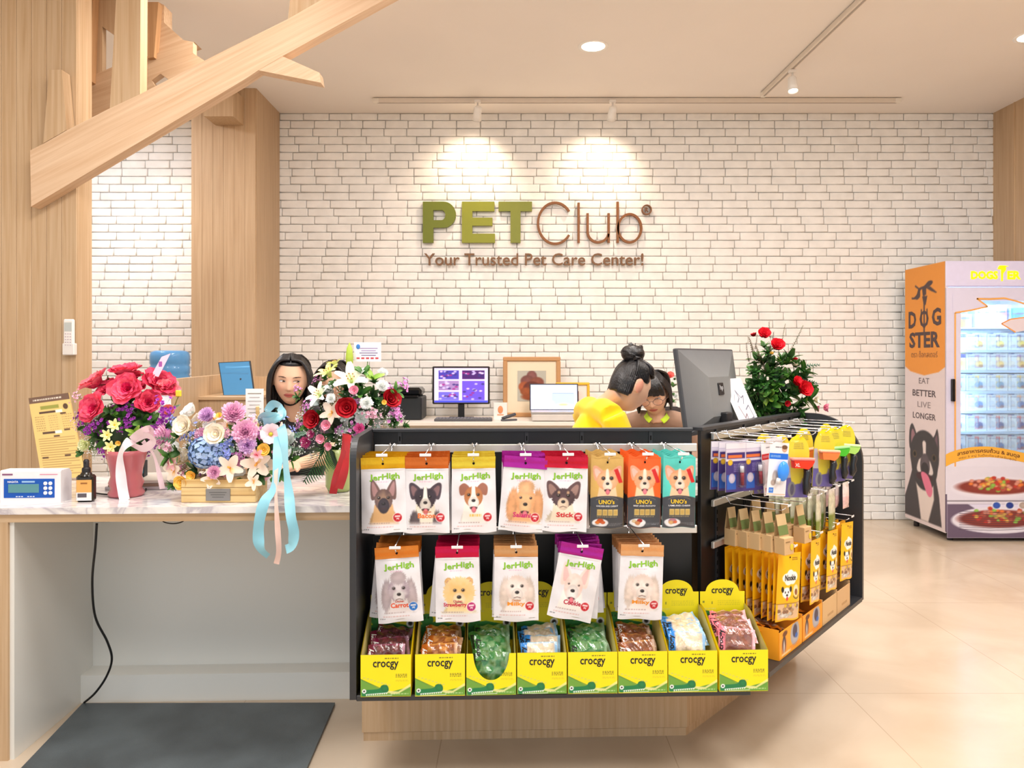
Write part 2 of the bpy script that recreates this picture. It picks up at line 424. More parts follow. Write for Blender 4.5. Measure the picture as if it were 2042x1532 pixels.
# tree shaped timber structure, front frame
YB = 3.8
t = empty('timber_branch_frame', P(60, 413, YB), label='pale oak branching timber beam rising diagonally over the counter', cat='beam')
o_ = P(60, 413, YB)
polyprism([(60,300),(86,287),(133,260),(219,216),(279,188),(441,104),(574,38),(640,0),(700,-40),(840,-40),(765,0),(563,112),(515,140),(485,160),(62,412)], YB, .075, 'wood_beam', o_).build('beam', t)
polyprism([(86,286),(98,139),(123,139),(133,259)], YB+.001, .073, 'wood', o_).build('post', t)
polyprism([(219,216),(237,-100),(281,-100),(279,188)], YB+.001, .073, 'wood', o_).build('post', t)
polyprism([(563,112),(637,145),(640,165),(515,140)], YB+.0015, .072, 'wood_beam', o_).build('branch', t)
polyprism([(574,38),(590,-100),(680,-100),(640,0)], YB+.001, .073, 'wood', o_).build('post', t)
# rear frame, its shade put into darker wood colours
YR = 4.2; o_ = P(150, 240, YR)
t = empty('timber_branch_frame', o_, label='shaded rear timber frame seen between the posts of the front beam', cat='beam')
polyprism([(100,262),(100,178),(151,165),(223,134),(295,112),(385,84),(385,106),(408,121),(338,160),(320,147),(302,160),(312,176),(240,212)], YR, .05, 'wood_beam_shaded', o_).build('beam', t)
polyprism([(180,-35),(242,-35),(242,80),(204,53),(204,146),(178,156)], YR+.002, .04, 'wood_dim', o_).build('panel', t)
m = polyprism([(160,-35),(186,-35),(179,160),(153,168)], YR-.06, .12, 'wood_shaded', o_); m.build('post', t)
polyprism([(294,4),(316,4),(307,114),(294,116)], YR-.03, .1, 'wood_shaded', o_).build('post', t)
polyprism([(316,4),(327,10),(327,45),(366,80),(388,84),(322,106),(307,114)], YR+.02, .1, 'wood_beam_shaded', o_).build('brace', t)
m = polyprism([(407,232),(407,196),(465,176),(465,232)], 5.62, .24, 'wood_dim', P(440,232,5.62)); 
o = m.build('timber_corbel', loc=P(440,232,5.62)); tag(o, 'short timber corbel jutting from the top of the wood-clad column', 'corbel')
# ---------------------------------------------------------------- lights on the ceiling, plus added fill lamps
def lamp(name, kind, loc, energy, col, rot=(0,0,0), size=.2, **k):
    l = bpy.data.lights.new(name, kind); l.energy = energy; l.color = tuple(lin(col)[:3])
    if kind == 'AREA': l.shape = 'DISK'; l.size = size
    elif kind == 'SPOT': l.shadow_soft_size = size; l.spot_size = k.get('cone', 1.2); l.spot_blend = k.get('blend', .6)
    else: l.shadow_soft_size = size
    o = bpy.data.objects.new(name, l); C.objects.link(o); o.location = loc; o.rotation_euler = rot; return o
WARM = (255,228,196); NEUT = (255,250,246)
c = P(1183, 93, 5.05)
d = empty('downlight', (c.x, c.y, ZC), label='round recessed ceiling downlight glowing warm white', cat='ceiling light')
m = MB(); m.lathe([(.075, -.002), (.098, -.004), (.1, -.001), (.1, .001)], (250,246,240), 'paint', 32); m.build('rim', d)
m = MB(); m.lathe([(.001, -.004), (.05, -.0045), (.076, -.003)], (255,240,214), 'glow', 32); m.build('diffuser', d)
lamp('downlight_lamp', 'SPOT', (c.x, c.y, ZC-.03), 25, WARM, size=.07, cone=2.6, blend=.8)
d = empty('downlight', (P(2056, 66, 4.9).x, 4.9, ZC), label='ceiling downlight cut off by the right edge of the view', cat='ceiling light')
m = MB(); m.lathe([(.075, -.002), (.098, -.004), (.1, .001)], (250,246,240), 'paint', 32); m.build('rim', d)
m = MB(); m.lathe([(.001, -.004), (.05, -.0045), (.076, -.003)], (255,240,214), 'glow', 32); m.build('diffuser', d)
def track(x0, y0, x1, y1, label):
    d = Vector((x1-x0, y1-y0, 0)); L_ = d.length; a = math.atan2(d.y, d.x)
    e = empty('lighting_track', ((x0+x1)/2, (y0+y1)/2, ZC-.04), a, label, 'light track')
    m = MB(); m.box((0, 0, .018), (L_, .034, .036), (226,214,200), bev=.003); m.build('rail', e)
    m = MB(); m.box((0, 0, -.001), (L_-.02, .012, .003), (170,158,146)); m.build('conductor_slot', e)
    for s in (-1, 1): m = MB(); m.box((s*(L_/2), 0, .017), (.05, .038, .038), (236,228,216), bev=.004); m.build('end_cap', e)
track(P(750,206,6.05).x, 6.05, P(1790,206,6.05).x, 6.05, 'long white light track running along the top of the brick wall')
track(1.93, 5.9, 2.03, 2.6, 'white light track running from the brick wall towards the viewer')
def spothead(x, y, label, aim, energy, cone, lampcol=WARM):
    e = empty('track_spotlight', (x, y, ZC-.04), 0, label, 'spotlight')
    m = MB(); m.box((0, 0, -.012), (.05, .034, .022), (235,228,220), bev=.004); m.build('adapter', e)
    m = MB(); m.tube([(0,0,-.02), (0,0,-.075)], .007, (225,220,214), n=8); m.build('stem', e)
    dr = (Vector(aim)-Vector((x, y, ZC-.12))).normalized(); M = dr.to_track_quat('-Z', 'Y').to_matrix().to_4x4()
    M = Matrix.Translation((0,0,-.085)) @ M
    m = MB(); m.T = M; m.lathe([(.001,.035),(.022,.034),(.03,.025),(.033,-.04),(.037,-.075),(.034,-.075),(.03,-.06)], (240,236,230), n=20); m.build('head', e)
    m = MB(); m.T = M; m.lathe([(.001,-.062),(.02,-.064),(.031,-.062)], (255,244,224), 'glow', 20); m.build('lamp_face', e)
    if energy:
        o = lamp('spot_lamp', 'SPOT', Vector((x, y, ZC-.125))+dr*.09, energy, lampcol, size=.03, cone=cone, blend=.9)
        o.rotation_euler = dr.to_track_quat('-Z', 'Y').to_euler()
xa, xb = P(953,225,6.03).x, P(1220,225,6.03).x
spothead(xa, 5.98, 'left track spotlight above the wall sign', (xa-.08, 6.4, 2.80), 24, 1.9)
spothead(xb, 5.98, 'right track spotlight above the wall sign', (xb-.08, 6.4, 2.80), 24, 1.9)
spothead(1.95, 5.35, 'lone spotlight on the track that runs towards the viewer', (1.9, 4.6, .2), 40, 1.2)
lamp('fill_area_lamp', 'AREA', (-3.3, 5.1, ZC-.05), 42, (246,248,255), size=.6)  # added unseen lamp, stands in for daylight on the left brick
lamp('spot_lamp', 'SPOT', (-3.0, 5.7, 3.2), 30, WARM, (math.radians(28),0,math.radians(-20)), .03, cone=1.5, blend=.9)  # added spot without a fixture, brightens the left brick
for (x, y, e, s) in ((-1.6, .6, 75, 1.0), (1.8, .6, 75, 1.0), (-1.0, 2.2, 80, .9), (1.3, 2.2, 80, .9), (2.9, 3.7, 60, .7), (-1.2, 4.0, 45, .6), (.6, 3.9, 60, .6), (3.3, 1.6, 60, 1.)):
    lamp('fill_area_lamp', 'AREA', (x, y, ZC-.02), e*.56, NEUT, size=s)  # unseen fill lamps without fixtures, added out of view
w = bpy.data.worlds.new('daylight'); SC.world = w; w.use_nodes = True
w.node_tree.nodes['Background'].inputs[0].default_value = (.86, .93, 1.0, 1); w.node_tree.nodes['Background'].inputs[1].default_value = 1.15
# camera
cd = bpy.data.cameras.new('camera'); cam = bpy.data.objects.new('camera', cd); C.objects.link(cam); SC.camera = cam
cam.location = (0, 0, CH); cam.rotation_euler = (PI/2, 0, 0); cd.sensor_width = 36; cd.lens = 36*F/2042; cd.shift_y = -(766-HY)/2042.0; cd.clip_start = .05
SC.view_settings.view_transform = 'Standard'; SC.view_settings.look = 'None'; SC.view_settings.exposure = 0
# ---------------------------------------------------------------- wall sign
def arc(cx, cy, rx, ry, a0, a1, n=28): return [(cx+rx*math.cos(math.radians(a0+(a1-a0)*i/n)), cy+ry*math.sin(math.radians(a0+(a1-a0)*i/n))) for i in range(n+1)]
YS = WY-.045
def sg(px, py): q = P(px, py, YS); return q
def letter(parent, pts, col, t=.03):
    m = MB(); f0 = lambda a, b: sg(a, b); m.prism(pts, f0, lambda a, b: sg(a, b)+Vector((0, t, 0)), col, 'paint'); return m.build('letter', parent)
sign = empty('wall_sign', (0,0,0), label='large green and brown raised letter sign PETClub with tagline on the brick wall', cat='sign')
G = (112,124,18)
Pout = [(843,403),(882,403)]+[(x,y) for x,y in [(897,405),(905,412),(908,423),(907,436),(901,447),(892,453),(882,455),(864,455)]]+[(864,484),(843,484)]
m = MB()
def quadstrip(m, a, b, col, t=.03):   # closed outline a (outer) and b (inner), same count
    n = len(a)
    A = [m.av(sg(*p), col) for p in a]; B = [m.av(sg(*p), col) for p in b]
    A2 = [m.av(sg(*p)+Vector((0,t,0)), col) for p in a]; B2 = [m.av(sg(*p)+Vector((0,t,0)), col) for p in b]
    return A, B, A2, B2
def strokes(name, path, w, col, parent, closed=False, t=.03, Y=None):
    m = MB(); n = len(path); L_ = []; R_ = []
    for i in range(n):
        a = path[(i-1) % n] if (closed or i > 0) else path[i]; b = path[(i+1) % n] if (closed or i < n-1) else path[i]
        dx, dy = b[0]-a[0], b[1]-a[1]; l = math.hypot(dx, dy) or 1; nx, ny = -dy/l*w/2, dx/l*w/2
        L_.append((path[i][0]+nx, path[i][1]+ny)); R_.append((path[i][0]-nx, path[i][1]-ny))
    f = lambda p, k: sg(*p)+Vector((0, k, 0))
    a = [m.av(f(p, 0), col) for p in L_]; b = [m.av(f(p, 0), col) for p in R_]; c_ = [m.av(f(p, t), col) for p in L_]; d_ = [m.av(f(p, t), col) for p in R_]
    for i in range(n if closed else n-1):
        j = (i+1) % n
        m.af((a[i], a[j], b[j], b[i])); m.af((a[i], a[j], c_[j], c_[i])); m.af((b[i], b[j], d_[j], d_[i]))
    if not closed:
        for q in (0, n-1): m.af((a[q], b[q], d_[q], c_[q]))
    return m.build(name, parent)
GP, GE, GT = (106,116,6), (136,140,26), (122,128,36)
# P: stem + bowl
m = MB()
pr = lambda m, pts, col: m.prism(pts, sg, lambda a, b: sg(a, b)+Vector((0, .032, 0)), col, 'paint')
pr(m, [(843,402),(864,402),(864,484),(843,484)], GP)
bo = [(864,402)]+arc(884,428,25,26,-90,90,16)+[(864,454)]; bi = [(864,419)]+arc(880,429,8,10,-90,90,16)+[(864,439)]
for k in range(len(bo)-1): pr(m, [bo[k], bo[k+1], bi[k+1], bi[k]], GP)
m.build('letter', sign)
m = MB(); pr(m, [(921,402),(986,402),(986,421),(942,421),(942,434),(982,434),(982,450),(942,450),(942,466),(987,466),(987,484),(921,484)], GE); m.build('letter', sign)
m = MB(); pr(m, [(994,402),(1061,402),(1061,421),(1038,421),(1038,484),(1018,484),(1018,421),(994,421)], GT); m.build('letter', sign)
BR = (128,76,22)
strokes('letter', arc(1107,445,34,41,-35,-325,40), 4.6, BR, sign)
strokes('letter', [(1154,404),(1154,484)], 4.6, BR, sign)
strokes('letter', [(1172,425),(1172,462)]+arc(1193,462,21,21,180,12,20)[::1], 4.6, BR, sign)
strokes('letter', [(1214,425),(1214,484)], 4.6, BR, sign)
strokes('letter', [(1232,402),(1232,484)], 4.6, BR, sign)
strokes('letter', arc(1256,455,23,28,0,360,40)[:-1], 4.6, BR, sign, closed=True)
strokes('letter', arc(1290,418,9,9,0,360,24)[:-1], 2.4, (120,74,34), sign, closed=True)
def sgt(px, py): 
    o = sg(px, py); k = YS/F
    return lambda x, y, z: Vector((o.x+x*k, o.y+.012-z, o.z+y*k))
m = MB(); m.text('R', sgt(1290,418), 9, None, (120,74,34), 'paint', .01, .1, .02); m.build('letter', sign)
v, f, asp = textmesh('Your Trusted Pet Care Center!', .006, .1, 3)
par = list(range(len(v)))
def find(i):
    while par[i] != i: par[i] = par[par[i]]; i = par[i]
    return i
for q in f:
    for i in q[1:]: par[find(i)] = find(q[0])
comp = {}
for i in range(len(v)): comp.setdefault(find(i), []).append(i)
cs = sorted(comp.values(), key=lambda c_: min(v[i][0] for i in c_)); grp = []
for c_ in cs:
    lo, hi = min(v[i][0] for i in c_), max(v[i][0] for i in c_)
    if grp and lo < grp[-1][1]-.001: grp[-1][0].extend(c_); grp[-1][1] = max(hi, grp[-1][1])
    else: grp.append([list(c_), hi])
pl_ = sgt(1064.5, 517)
for ids, _ in grp:
    st = set(ids); mp_ = {}; m = MB()
    for i in ids: mp_[i] = m.av(pl_(v[i][0]*438, v[i][1]*24, v[i][2]*.12), (120,82,48))
    for q in f:
        if q[0] in st: m.af([mp_[i] for i in q], 'paint')
    m.build('letter', sign)
# ================================================================ COUNTER AND DISPLAY FITTINGS
def Sloc(u, v, z): return MS @ Vector((u, v, z))
def Tloc(s, d, z): return MTT @ Vector((s, -d, z))
def Semp(name, u, v, z, label=None, cat=None, group=None, rz=0): return empty(name, Sloc(u, v, z), SA+rz, label, cat, group)
def Temp(name, s, d, z, label=None, cat=None, group=None, rz=0): return empty(name, Tloc(s, d, z), TA+rz, label, cat, group)
def xy(v): return (v.x, v.y)
ZB = .316; ZT = 1.10; HC = .85
# worktop
out = [xy(Sloc(-1.9,.26,0)), xy(Sloc(-.003,.26,0)), xy(Sloc(-.003,.40,0)), xy(Sloc(1.14,.40,0)), xy(Tloc(.02,-.05,0)), xy(Tloc(1.03,-.05,0)), xy(Tloc(1.03,-.6,0)), xy(Tloc(.25,-.6,0)), xy(Sloc(.9,.95,0)), xy(Sloc(-1.9,.95,0))]
o_ = Sloc(-1.0, .6, 0)
def footprism(m, pts, z0, z1, mat, col=(1,1,1)): m.prism(pts, lambda a, b: Vector((a-o_.x, b-o_.y, z0)), lambda a, b: Vector((a-o_.x, b-o_.y, z1)), col, mat)
m = MB(); footprism(m, out, HC-.022, HC, 'marble'); o = m.build('marble_worktop', loc=(o_.x, o_.y, 0)); tag(o, 'white marble worktop with grey veins running along the reception counter', 'worktop')
cb = empty('reception_counter', (o_.x, o_.y, 0), label='pale oak reception counter body with white recessed front panel', cat='counter')
m = MB(); footprism(m, [xy(Sloc(-1.9,.27,0)), xy(Sloc(-1.185,.27,0)), xy(Sloc(-1.185,.82,0)), xy(Sloc(-1.9,.82,0))], 0, HC-.05, 'wood'); m.build('side_panel', cb)
m = MB(); footprism(m, [xy(Sloc(-1.185,.28,0)), xy(Sloc(-1.17,.28,0)), xy(Sloc(-1.17,.80,0)), xy(Sloc(-1.185,.80,0))], 0, HC-.05, 'white_panel'); m.build('side_lining', cb)
m = MB(); footprism(m, [xy(Sloc(-1.9,.27,0)), xy(Sloc(-.006,.27,0)), xy(Sloc(-.006,.94,0)), xy(Sloc(-1.9,.94,0))], HC-.05, HC-.022, 'wood_h'); m.build('apron', cb)
m = MB(); footprism(m, [xy(Sloc(-1.17,.80,0)), xy(Sloc(.3,.80,0)), xy(Sloc(.3,.84,0)), xy(Sloc(-1.17,.84,0))], 0, HC-.05, 'white_panel'); m.build('back_panel', cb)
m = MB(); footprism(m, [xy(Sloc(-1.17,.705,0)), xy(Sloc(.3,.705,0)), xy(Sloc(.3,.80,0)), xy(Sloc(-1.17,.80,0))], 0.0, .107, 'white_panel'); m.build('ledge', cb)
# base under the display
base = empty('oak_plinth_base', (o_.x, o_.y, 0), label='pale oak base with angled corner carrying the black display racks', cat='base')
A = [xy(Sloc(-.02,.36,0)), xy(Sloc(1.135,.36,0)), xy(Tloc(1.0,-.02,0)), xy(Tloc(1.0,-.09,0)), xy(Sloc(1.09,.44,0)), xy(Sloc(-.02,.44,0))]
m = MB(); footprism(m, A, .032, ZB-.0165, 'wood'); m.build('panel', base)
A2 = [xy(Sloc(-.015,.365,0)), xy(Sloc(1.133,.365,0)), xy(Tloc(1.0,-.026,0)), xy(Tloc(1.0,-.085,0)), xy(Sloc(1.09,.435,0)), xy(Sloc(-.015,.435,0))]
m = MB(); footprism(m, A2, 0, .029, 'wood'); m.build('plinth', base)
A3 = [xy(Sloc(.3,.442,0)), xy(Sloc(1.09,.442,0)), xy(Tloc(1.0,-.09,0)), xy(Tloc(1.0,-.12,0)), xy(Sloc(1.07,.5,0)), xy(Sloc(.3,.5,0))]
m = MB(); footprism(m, A3, 0, HC-.022, 'wood'); m.build('rear_panel', base)
# front display
fd = Semp('display_rack', 0, 0, 0, 'long black front display rack of hanging dog treat pouches', 'display rack')
def sidepanel(x, depth, r1, r2, z0, z1, t=.02, dy=-1):
    # profile in (v,z); v=0 front
    pr = [(0, z0), (0, z1-r2)]+[(r1-r1*math.cos(a*PI/2/10), z1-r2+r2*math.sin(a*PI/2/10)) for a in range(1, 11)]+[(depth, z1), (depth, z0)]
    return pr
m = MB(); pr_ = sidepanel(0, .36, .07, .07, ZB-.01, ZT+.004)
m.prism(pr_, lambda a, b: Vector((0, a, b)), lambda a, b: Vector((.02, a, b)), (1,1,1), 'black_edge'); m.build('side_panel', fd)
m = MB(); m.box((.63, .175, ZB-.006), (1.22, .35, .018), mat='black_edge', bev=.002); m.build('shelf', fd)
for i, (a, b) in enumerate(((.02, .115), (.115, .56), (.56, .755), (.755, 1.0), (1.0, 1.15))):
    m = MB(); m.box(((a+b)/2, .352, (ZB+ZT)/2), (b-a-.003, .014, ZT-ZB), mat='black_panel', bev=.001); m.build('back_panel', fd)
m = MB(); m.box((.585, .347, ZT-.002), (1.13, .03, .012), mat='black_edge', bev=.002); m.build('top_trim', fd)
for u in (.115, .56, .755, 1.0):
    m = MB(); m.box((u, .343, (ZB+ZT)/2), (.012, .006, ZT-ZB-.01), mat='black_edge')
    for k in range(24): m.box((u, .3395, ZB+.04+k*.031), (.004, .002, .016), (5,5,5), 'matte')
    m.build('slotted_upright', fd)
for z, a, b in ((1.036, .03, 1.16), (.748, .03, 1.16)):
    m = MB(); m.box(((a+b)/2, .325, z), (b-a, .012, .028), (226,222,214), 'brushed', bev=.002); m.build('cross_bar', fd)
# angled display
ad = Temp('display_rack', 0, 0, 0, 'angled black display rack with rounded end panel facing right', 'display rack')
LT = 1.0
m = MB(); pr_ = sidepanel(0, .30, .21, .2, ZB-.01, ZT+.004)
m.prism(pr_, lambda a, b: Vector((LT, -.262+a, b)), lambda a, b: Vector((LT+.02, -.262+a, b)), (1,1,1), 'black_edge'); m.build('side_panel', ad)
m = MB(); m.prism([(-.04,-.262), (LT,-.262), (LT,.01), (0,.01), (-.02,-.03)], lambda a, b: Vector((a, b, ZB-.014)), lambda a, b: Vector((a, b, ZB+.003)), (1,1,1), 'black_edge'); m.build('shelf', ad)
for a, b in ((.0, .12), (.12, .37), (.37, .62), (.62, 1.0)):
    m = MB(); m.box(((a+b)/2, .006, (ZB+ZT)/2), (b-a-.003, .014, ZT-ZB), mat='black_panel', bev=.001); m.build('back_panel', ad)
m = MB(); m.box((.5, .012, ZT), (1.0, .04, .014), mat='black_edge', bev=.002); m.build('top_trim', ad)
for u in (.12, .37, .62, .86):
    m = MB(); m.box((u, -.003, (ZB+ZT)/2), (.012, .006, ZT-ZB-.01), mat='black_edge')
    for k in range(24): m.box((u, -.0065, ZB+.04+k*.031), (.004, .002, .016), (5,5,5), 'matte')
    m.build('slotted_upright', ad)
for z in (1.07, .83, .68):
    m = MB(); m.box((.52, -.016, z), (.92, .012, .024), (220,218,214), 'brushed', bev=.002); m.build('cross_bar', ad)

# ---------------------------------------------------------------- hanging hooks
def make_hook(L_=.27):
    e = bpy.data.objects.new('display_hook', None); C.objects.link(e); e.empty_display_size = .03
    m = MB()
    m.tube([(-.018, .012, .016), (-.006, -.012, .019), (0, -.02, .005), (0, -.03, -.010), (0, -L_+.02, -.010), (0, -L_+.005, 0.001)], .0021, (225,225,228), 'chrome', 6)
    m.tube([(.018, .012, .016), (.006, -.012, .019), (0, -.02, .005)], .0021, (225,225,228), 'chrome', 6)
    m.build('prong', e)
    m = MB(); m.tube([(0, .004, .02), (0.002, -.05, .016), (.0, -L_-.008, .016)], .0018, (225,225,228), 'chrome', 6); m.build('tag_arm', e)
    m = MB(); m.box((0, -L_-.011, .013), (.036, .003, .009), (236,236,238), 'gloss', bev=.001); m.build('price_tag_holder', e)
    return e
hook0 = make_hook()
_hu = [0]
def hook(M, label, rz, group='chrome prongs on the front rack', roll=0, L_=None):
    if _hu[0] == 0: h = hook0; _hu[0] = 1
    else: h = copytree(hook0)
    h.location = M; h.rotation_euler = (0, 0, rz); tag(h, label, 'hook', group); return h

# ---------------------------------------------------------------- dog pictures
def dog(cv, cx, cy, s, head, head2=None, ear='up', earc=None, earin=(205,150,140), muz=None, chest=None, blaze=None, mask=None,
        tongue=True, fur=0, hw=.25, hh=.25, chw=.33, top=None, eye=(40,24,16), nose=(35,30,32), muzh=.13, spots=None, es=1, eyx=.105, tc=(232,128,140), chesth=.42, neck=None):
    head2 = head2 or tuple(v*.82 for v in head); earc = earc or head2; muz = muz or head; chest = chest or head
    X = lambda a: cx+a*s; Y = lambda b: cy+b*s; f = fur
    cv.ell(X(0), Y(-.62), chw*s, chesth*s, chest, .03, fur=f, col2=tuple(v*.85 for v in chest), var=.6)
    cv.poly([(X(-.2), Y(-.1)), (X(.2), Y(-.1)), (X(.28), Y(-.6)), (X(-.28), Y(-.6))], neck or chest, soft=.03)
    if mask and chest != head: cv.ell(X(-.24), Y(-.6), .12*s, .33*s, mask, .03, fur=f, a=.8); cv.ell(X(.26), Y(-.6), .1*s, .33*s, mask, .03, fur=f, a=.8)
    for q in (-1, 1):
        if ear == 'up':
            cv.poly([(X(q*.06), Y(.16)), (X(q*.24), Y(.46)), (X(q*.29), Y(.3)), (X(q*.26), Y(.0))], earc, smooth=True, soft=.015)
            cv.poly([(X(q*.12), Y(.17)), (X(q*.235), Y(.4)), (X(q*.26), Y(.26)), (X(q*.22), Y(.08))], earin, smooth=True, soft=.02, a=.8)
        elif ear == 'wide':
            cv.poly([(X(q*.08), Y(.16)), (X(q*.26), Y(.34)), (X(q*.37), Y(.3)), (X(q*.3), Y(-.02))], earc, smooth=True, soft=.015)
            cv.poly([(X(q*.15), Y(.15)), (X(q*.27), Y(.28)), (X(q*.33), Y(.24)), (X(q*.27), Y(.06))], earin, smooth=True, soft=.02, a=.75)
        elif ear == 'flop':
            cv.poly([(X(q*.08), Y(.18)), (X(q*.2), Y(.3)), (X(q*.32), Y(.22)), (X(q*.3), Y(.04)), (X(q*.2), Y(.05))], earc, smooth=True, soft=.015)
        elif ear == 'round':
            cv.ell(X(q*.2), Y(.2), .08*s, .09*s, earc, fur=f); cv.ell(X(q*.2), Y(.19), .045*s, .05*s, earin, a=.7)
        elif ear == 'hang':
            cv.ell(X(q*.27), Y(-.1), .11*s, .33*s, earc, .03, fur=f+.03, var=.8, rot=q*.08)
    cv.ell(X(0), Y(0), hw*s, hh*s, head, .015, fur=f, col2=head2, var=.7)
    if top: cv.ell(X(0), Y(.26), .17*s, .14*s, top, .03, fur=f+.05, var=.8)
    if mask:
        for q in (-1, 1): cv.ell(X(q*.14), Y(.05), .11*s, .16*s, mask, .03, a=.9, var=.6)
    if spots:
        for (a, b, r, c_) in spots: cv.ell(X(a), Y(b), r*s, r*s*1.2, c_, .03, a=.9)
    if blaze: cv.poly([(X(-.03), Y(.25)), (X(.03), Y(.25)), (X(.05), Y(.05)), (X(.09), Y(-.08)), (X(-.09), Y(-.08)), (X(-.05), Y(.05))], blaze, smooth=True, soft=.02)
    if tongue:
        cv.ell(X(0), Y(-.235), .085*s, .06*s, (70,25,30)); cv.ell(X(.005), Y(-.275), .055*s, .075*s, tc)
    cv.ell(X(0), Y(-.13), .125*s, muzh*s, muz, .02, fur=f*.7, col2=tuple(v*.88 for v in muz), var=.4)
    if tongue: cv.ell(X(0), Y(-.24), .07*s, .025*s, (60,22,26)); cv.ell(X(.005), Y(-.285), .05*s, .07*s, tc)
    else: cv.line([(X(-.07), Y(-.2)), (X(0), Y(-.18)), (X(.07), Y(-.2))], .014*s, (80,50,45), .8)
    cv.ell(X(0), Y(-.085), .045*s, .034*s, nose); cv.ell(X(-.01), Y(-.07), .012*s, .008*s, (150,145,150), a=.8)
    for q in (-1, 1):
        cv.ell(X(q*eyx), Y(.045), .042*s*es, .036*s*es, tuple(v*.6 for v in head2), .02, a=.7)
        cv.ell(X(q*eyx), Y(.045), .027*s*es, .027*s*es, eye); cv.ell(X(q*eyx-.008), Y(.056), .008*s, .008*s, (255,255,255))
W1, H1, FH = .142, .238, .036          # pouch width, height, foil header height
ASP = (H1-FH)/W1
def badge(cv, x, y, r, col):
    cv.ell(x, y, r*1.12, r*1.12, (250,240,240), col2=(250,240,240)); cv.ell(x, y, r, r, col, col2=col)
    cv.rect(x-r*.62, y+r*.1, x+r*.62, y+r*.5, (250,235,235), .9); cv.poly([(x-r*.3, y-r*.1), (x+r*.35, y-r*.1), (x+r*.3, y-r*.7), (x+r*.12, y-r*.35), (x-r*.15, y-r*.35), (x-r*.25, y-r*.7)], (250,240,240), .9)
def jcanvas(painter, badgecol, seed):
    cv = Cv(84, 119, ASP, (240,238,243), seed)
    n = cv.noise(5, 7); cv.a *= (1-.06*n)[..., None]
    painter(cv)
    fade = np.clip((cv.y-.17)/.1, 0, 1); cv.a = cv.a*fade[..., None]+np.array((240,238,243))/255*(1-fade[..., None])
    cv.micro(.15, .2, .62, .25, (150,120,120), .5); cv.micro(.12, .12, .7, .165, (205,120,110), .4); cv.micro(.05, .07, .16, .11, (90,90,100), .7)
    cv.micro(.33, 1.12, .62, 1.15, (220,120,170), .5)
    if painter is designs['terrier'][0]: cv.micro(.4, .34, .66, .44, (240,196,70), .85)
    if badgecol: badge(cv, .8, .34, .095, badgecol)
    return cv
RED = (196,24,40)
designs = {
 'shepherd': (lambda c: dog(c, .5, .74, 1.0, (158,128,108), (110,86,84), 'up', (120,92,88), (196,150,150), (66,56,64), (222,176,122), tongue=False, mask=None, hw=.2, hh=.24, muzh=.17, chesth=.5, fur=.03), RED, None, 'German shepherd'),
 'collie': (lambda c: dog(c, .47, .76, 1.0, (70,56,66), (50,40,50), 'wide', (74,60,70), (150,110,110), (232,224,214), (236,226,206), blaze=(244,238,230), mask=(62,48,58), hw=.22, hh=.24, fur=.09, chw=.38), RED, ('Chicken', 'Bacon', (232,120,56)), 'border collie'),
 'terrier': (lambda c: dog(c, .49, .8, 1.0, (206,140,88), (180,112,70), 'flop', (160,104,84), None or (190,130,100), (248,244,238), (246,240,232), blaze=(252,248,244), hw=.21, hh=.23, chw=.3, fur=.02), RED, None, 'brown and white terrier'),
 'poodle': (lambda c: dog(c, .56, .72, 1.1, (242,186,134), (226,160,108), 'hang', (236,172,120), muz=(246,200,150), chest=(236,174,124), top=(244,190,140), fur=.1, hw=.2, hh=.26, chw=.36, es=.8), RED, ('', 'Salami', (206,40,110)), 'apricot poodle'),
 'chihuahua': (lambda c: dog(c, .45, .76, 1.05, (96,70,74), (74,54,58), 'wide', (98,72,72), (176,140,128), (230,206,180), (238,222,198), spots=[(-.1,.11,.03,(220,180,140)), (.1,.11,.03,(220,180,140))], tongue=False, fur=.08, hw=.25, hh=.2, chw=.38), RED, ('', 'Stick', (206,30,44)), 'dark longhaired chihuahua'),
 'shih_tzu': (lambda c: dog(c, .5, .72, 1.05, (222,212,214), (168,150,160), 'hang', (190,174,178), muz=(236,230,230), chest=(226,216,214), tongue=False, fur=.12, hw=.23, hh=.25, top=(206,190,194), chw=.34), (20,110,200), ('Chicken', 'Carrot', (232,86,40)), 'grey and white shih tzu'),
 'pomeranian': (lambda c: dog(c, .53, .66, 1.15, (246,196,124), (238,206,150), 'round', (240,188,120), muz=(252,226,180), chest=(250,226,170), tongue=False, fur=.09, hw=.31, hh=.3, chw=.4, eyx=.08), (180,30,110), ('Chicken', 'Strawberry', (206,34,70)), 'golden pomeranian'),
 'maltese': (lambda c: dog(c, .52, .74, 1.05, (244,234,226), (228,208,198), 'hang', (238,220,208), muz=(246,234,226), chest=(246,232,224), tongue=False, fur=.1, hw=.25, hh=.27, chw=.36, tc=(214,120,120)), RED, ('Chicken', 'Milky', (240,150,40)), 'white maltese'),
 'bull_terrier': (lambda c: dog(c, .46, .74, 1.1, (248,232,224), (242,206,196), 'up', (244,216,206), (236,180,176), (250,240,236), (250,240,234), fur=.0, hw=.19, hh=.27, muzh=.17, chw=.22, es=.6), RED, ('', 'Cookie', (186,24,64)), 'white bull terrier'),
}
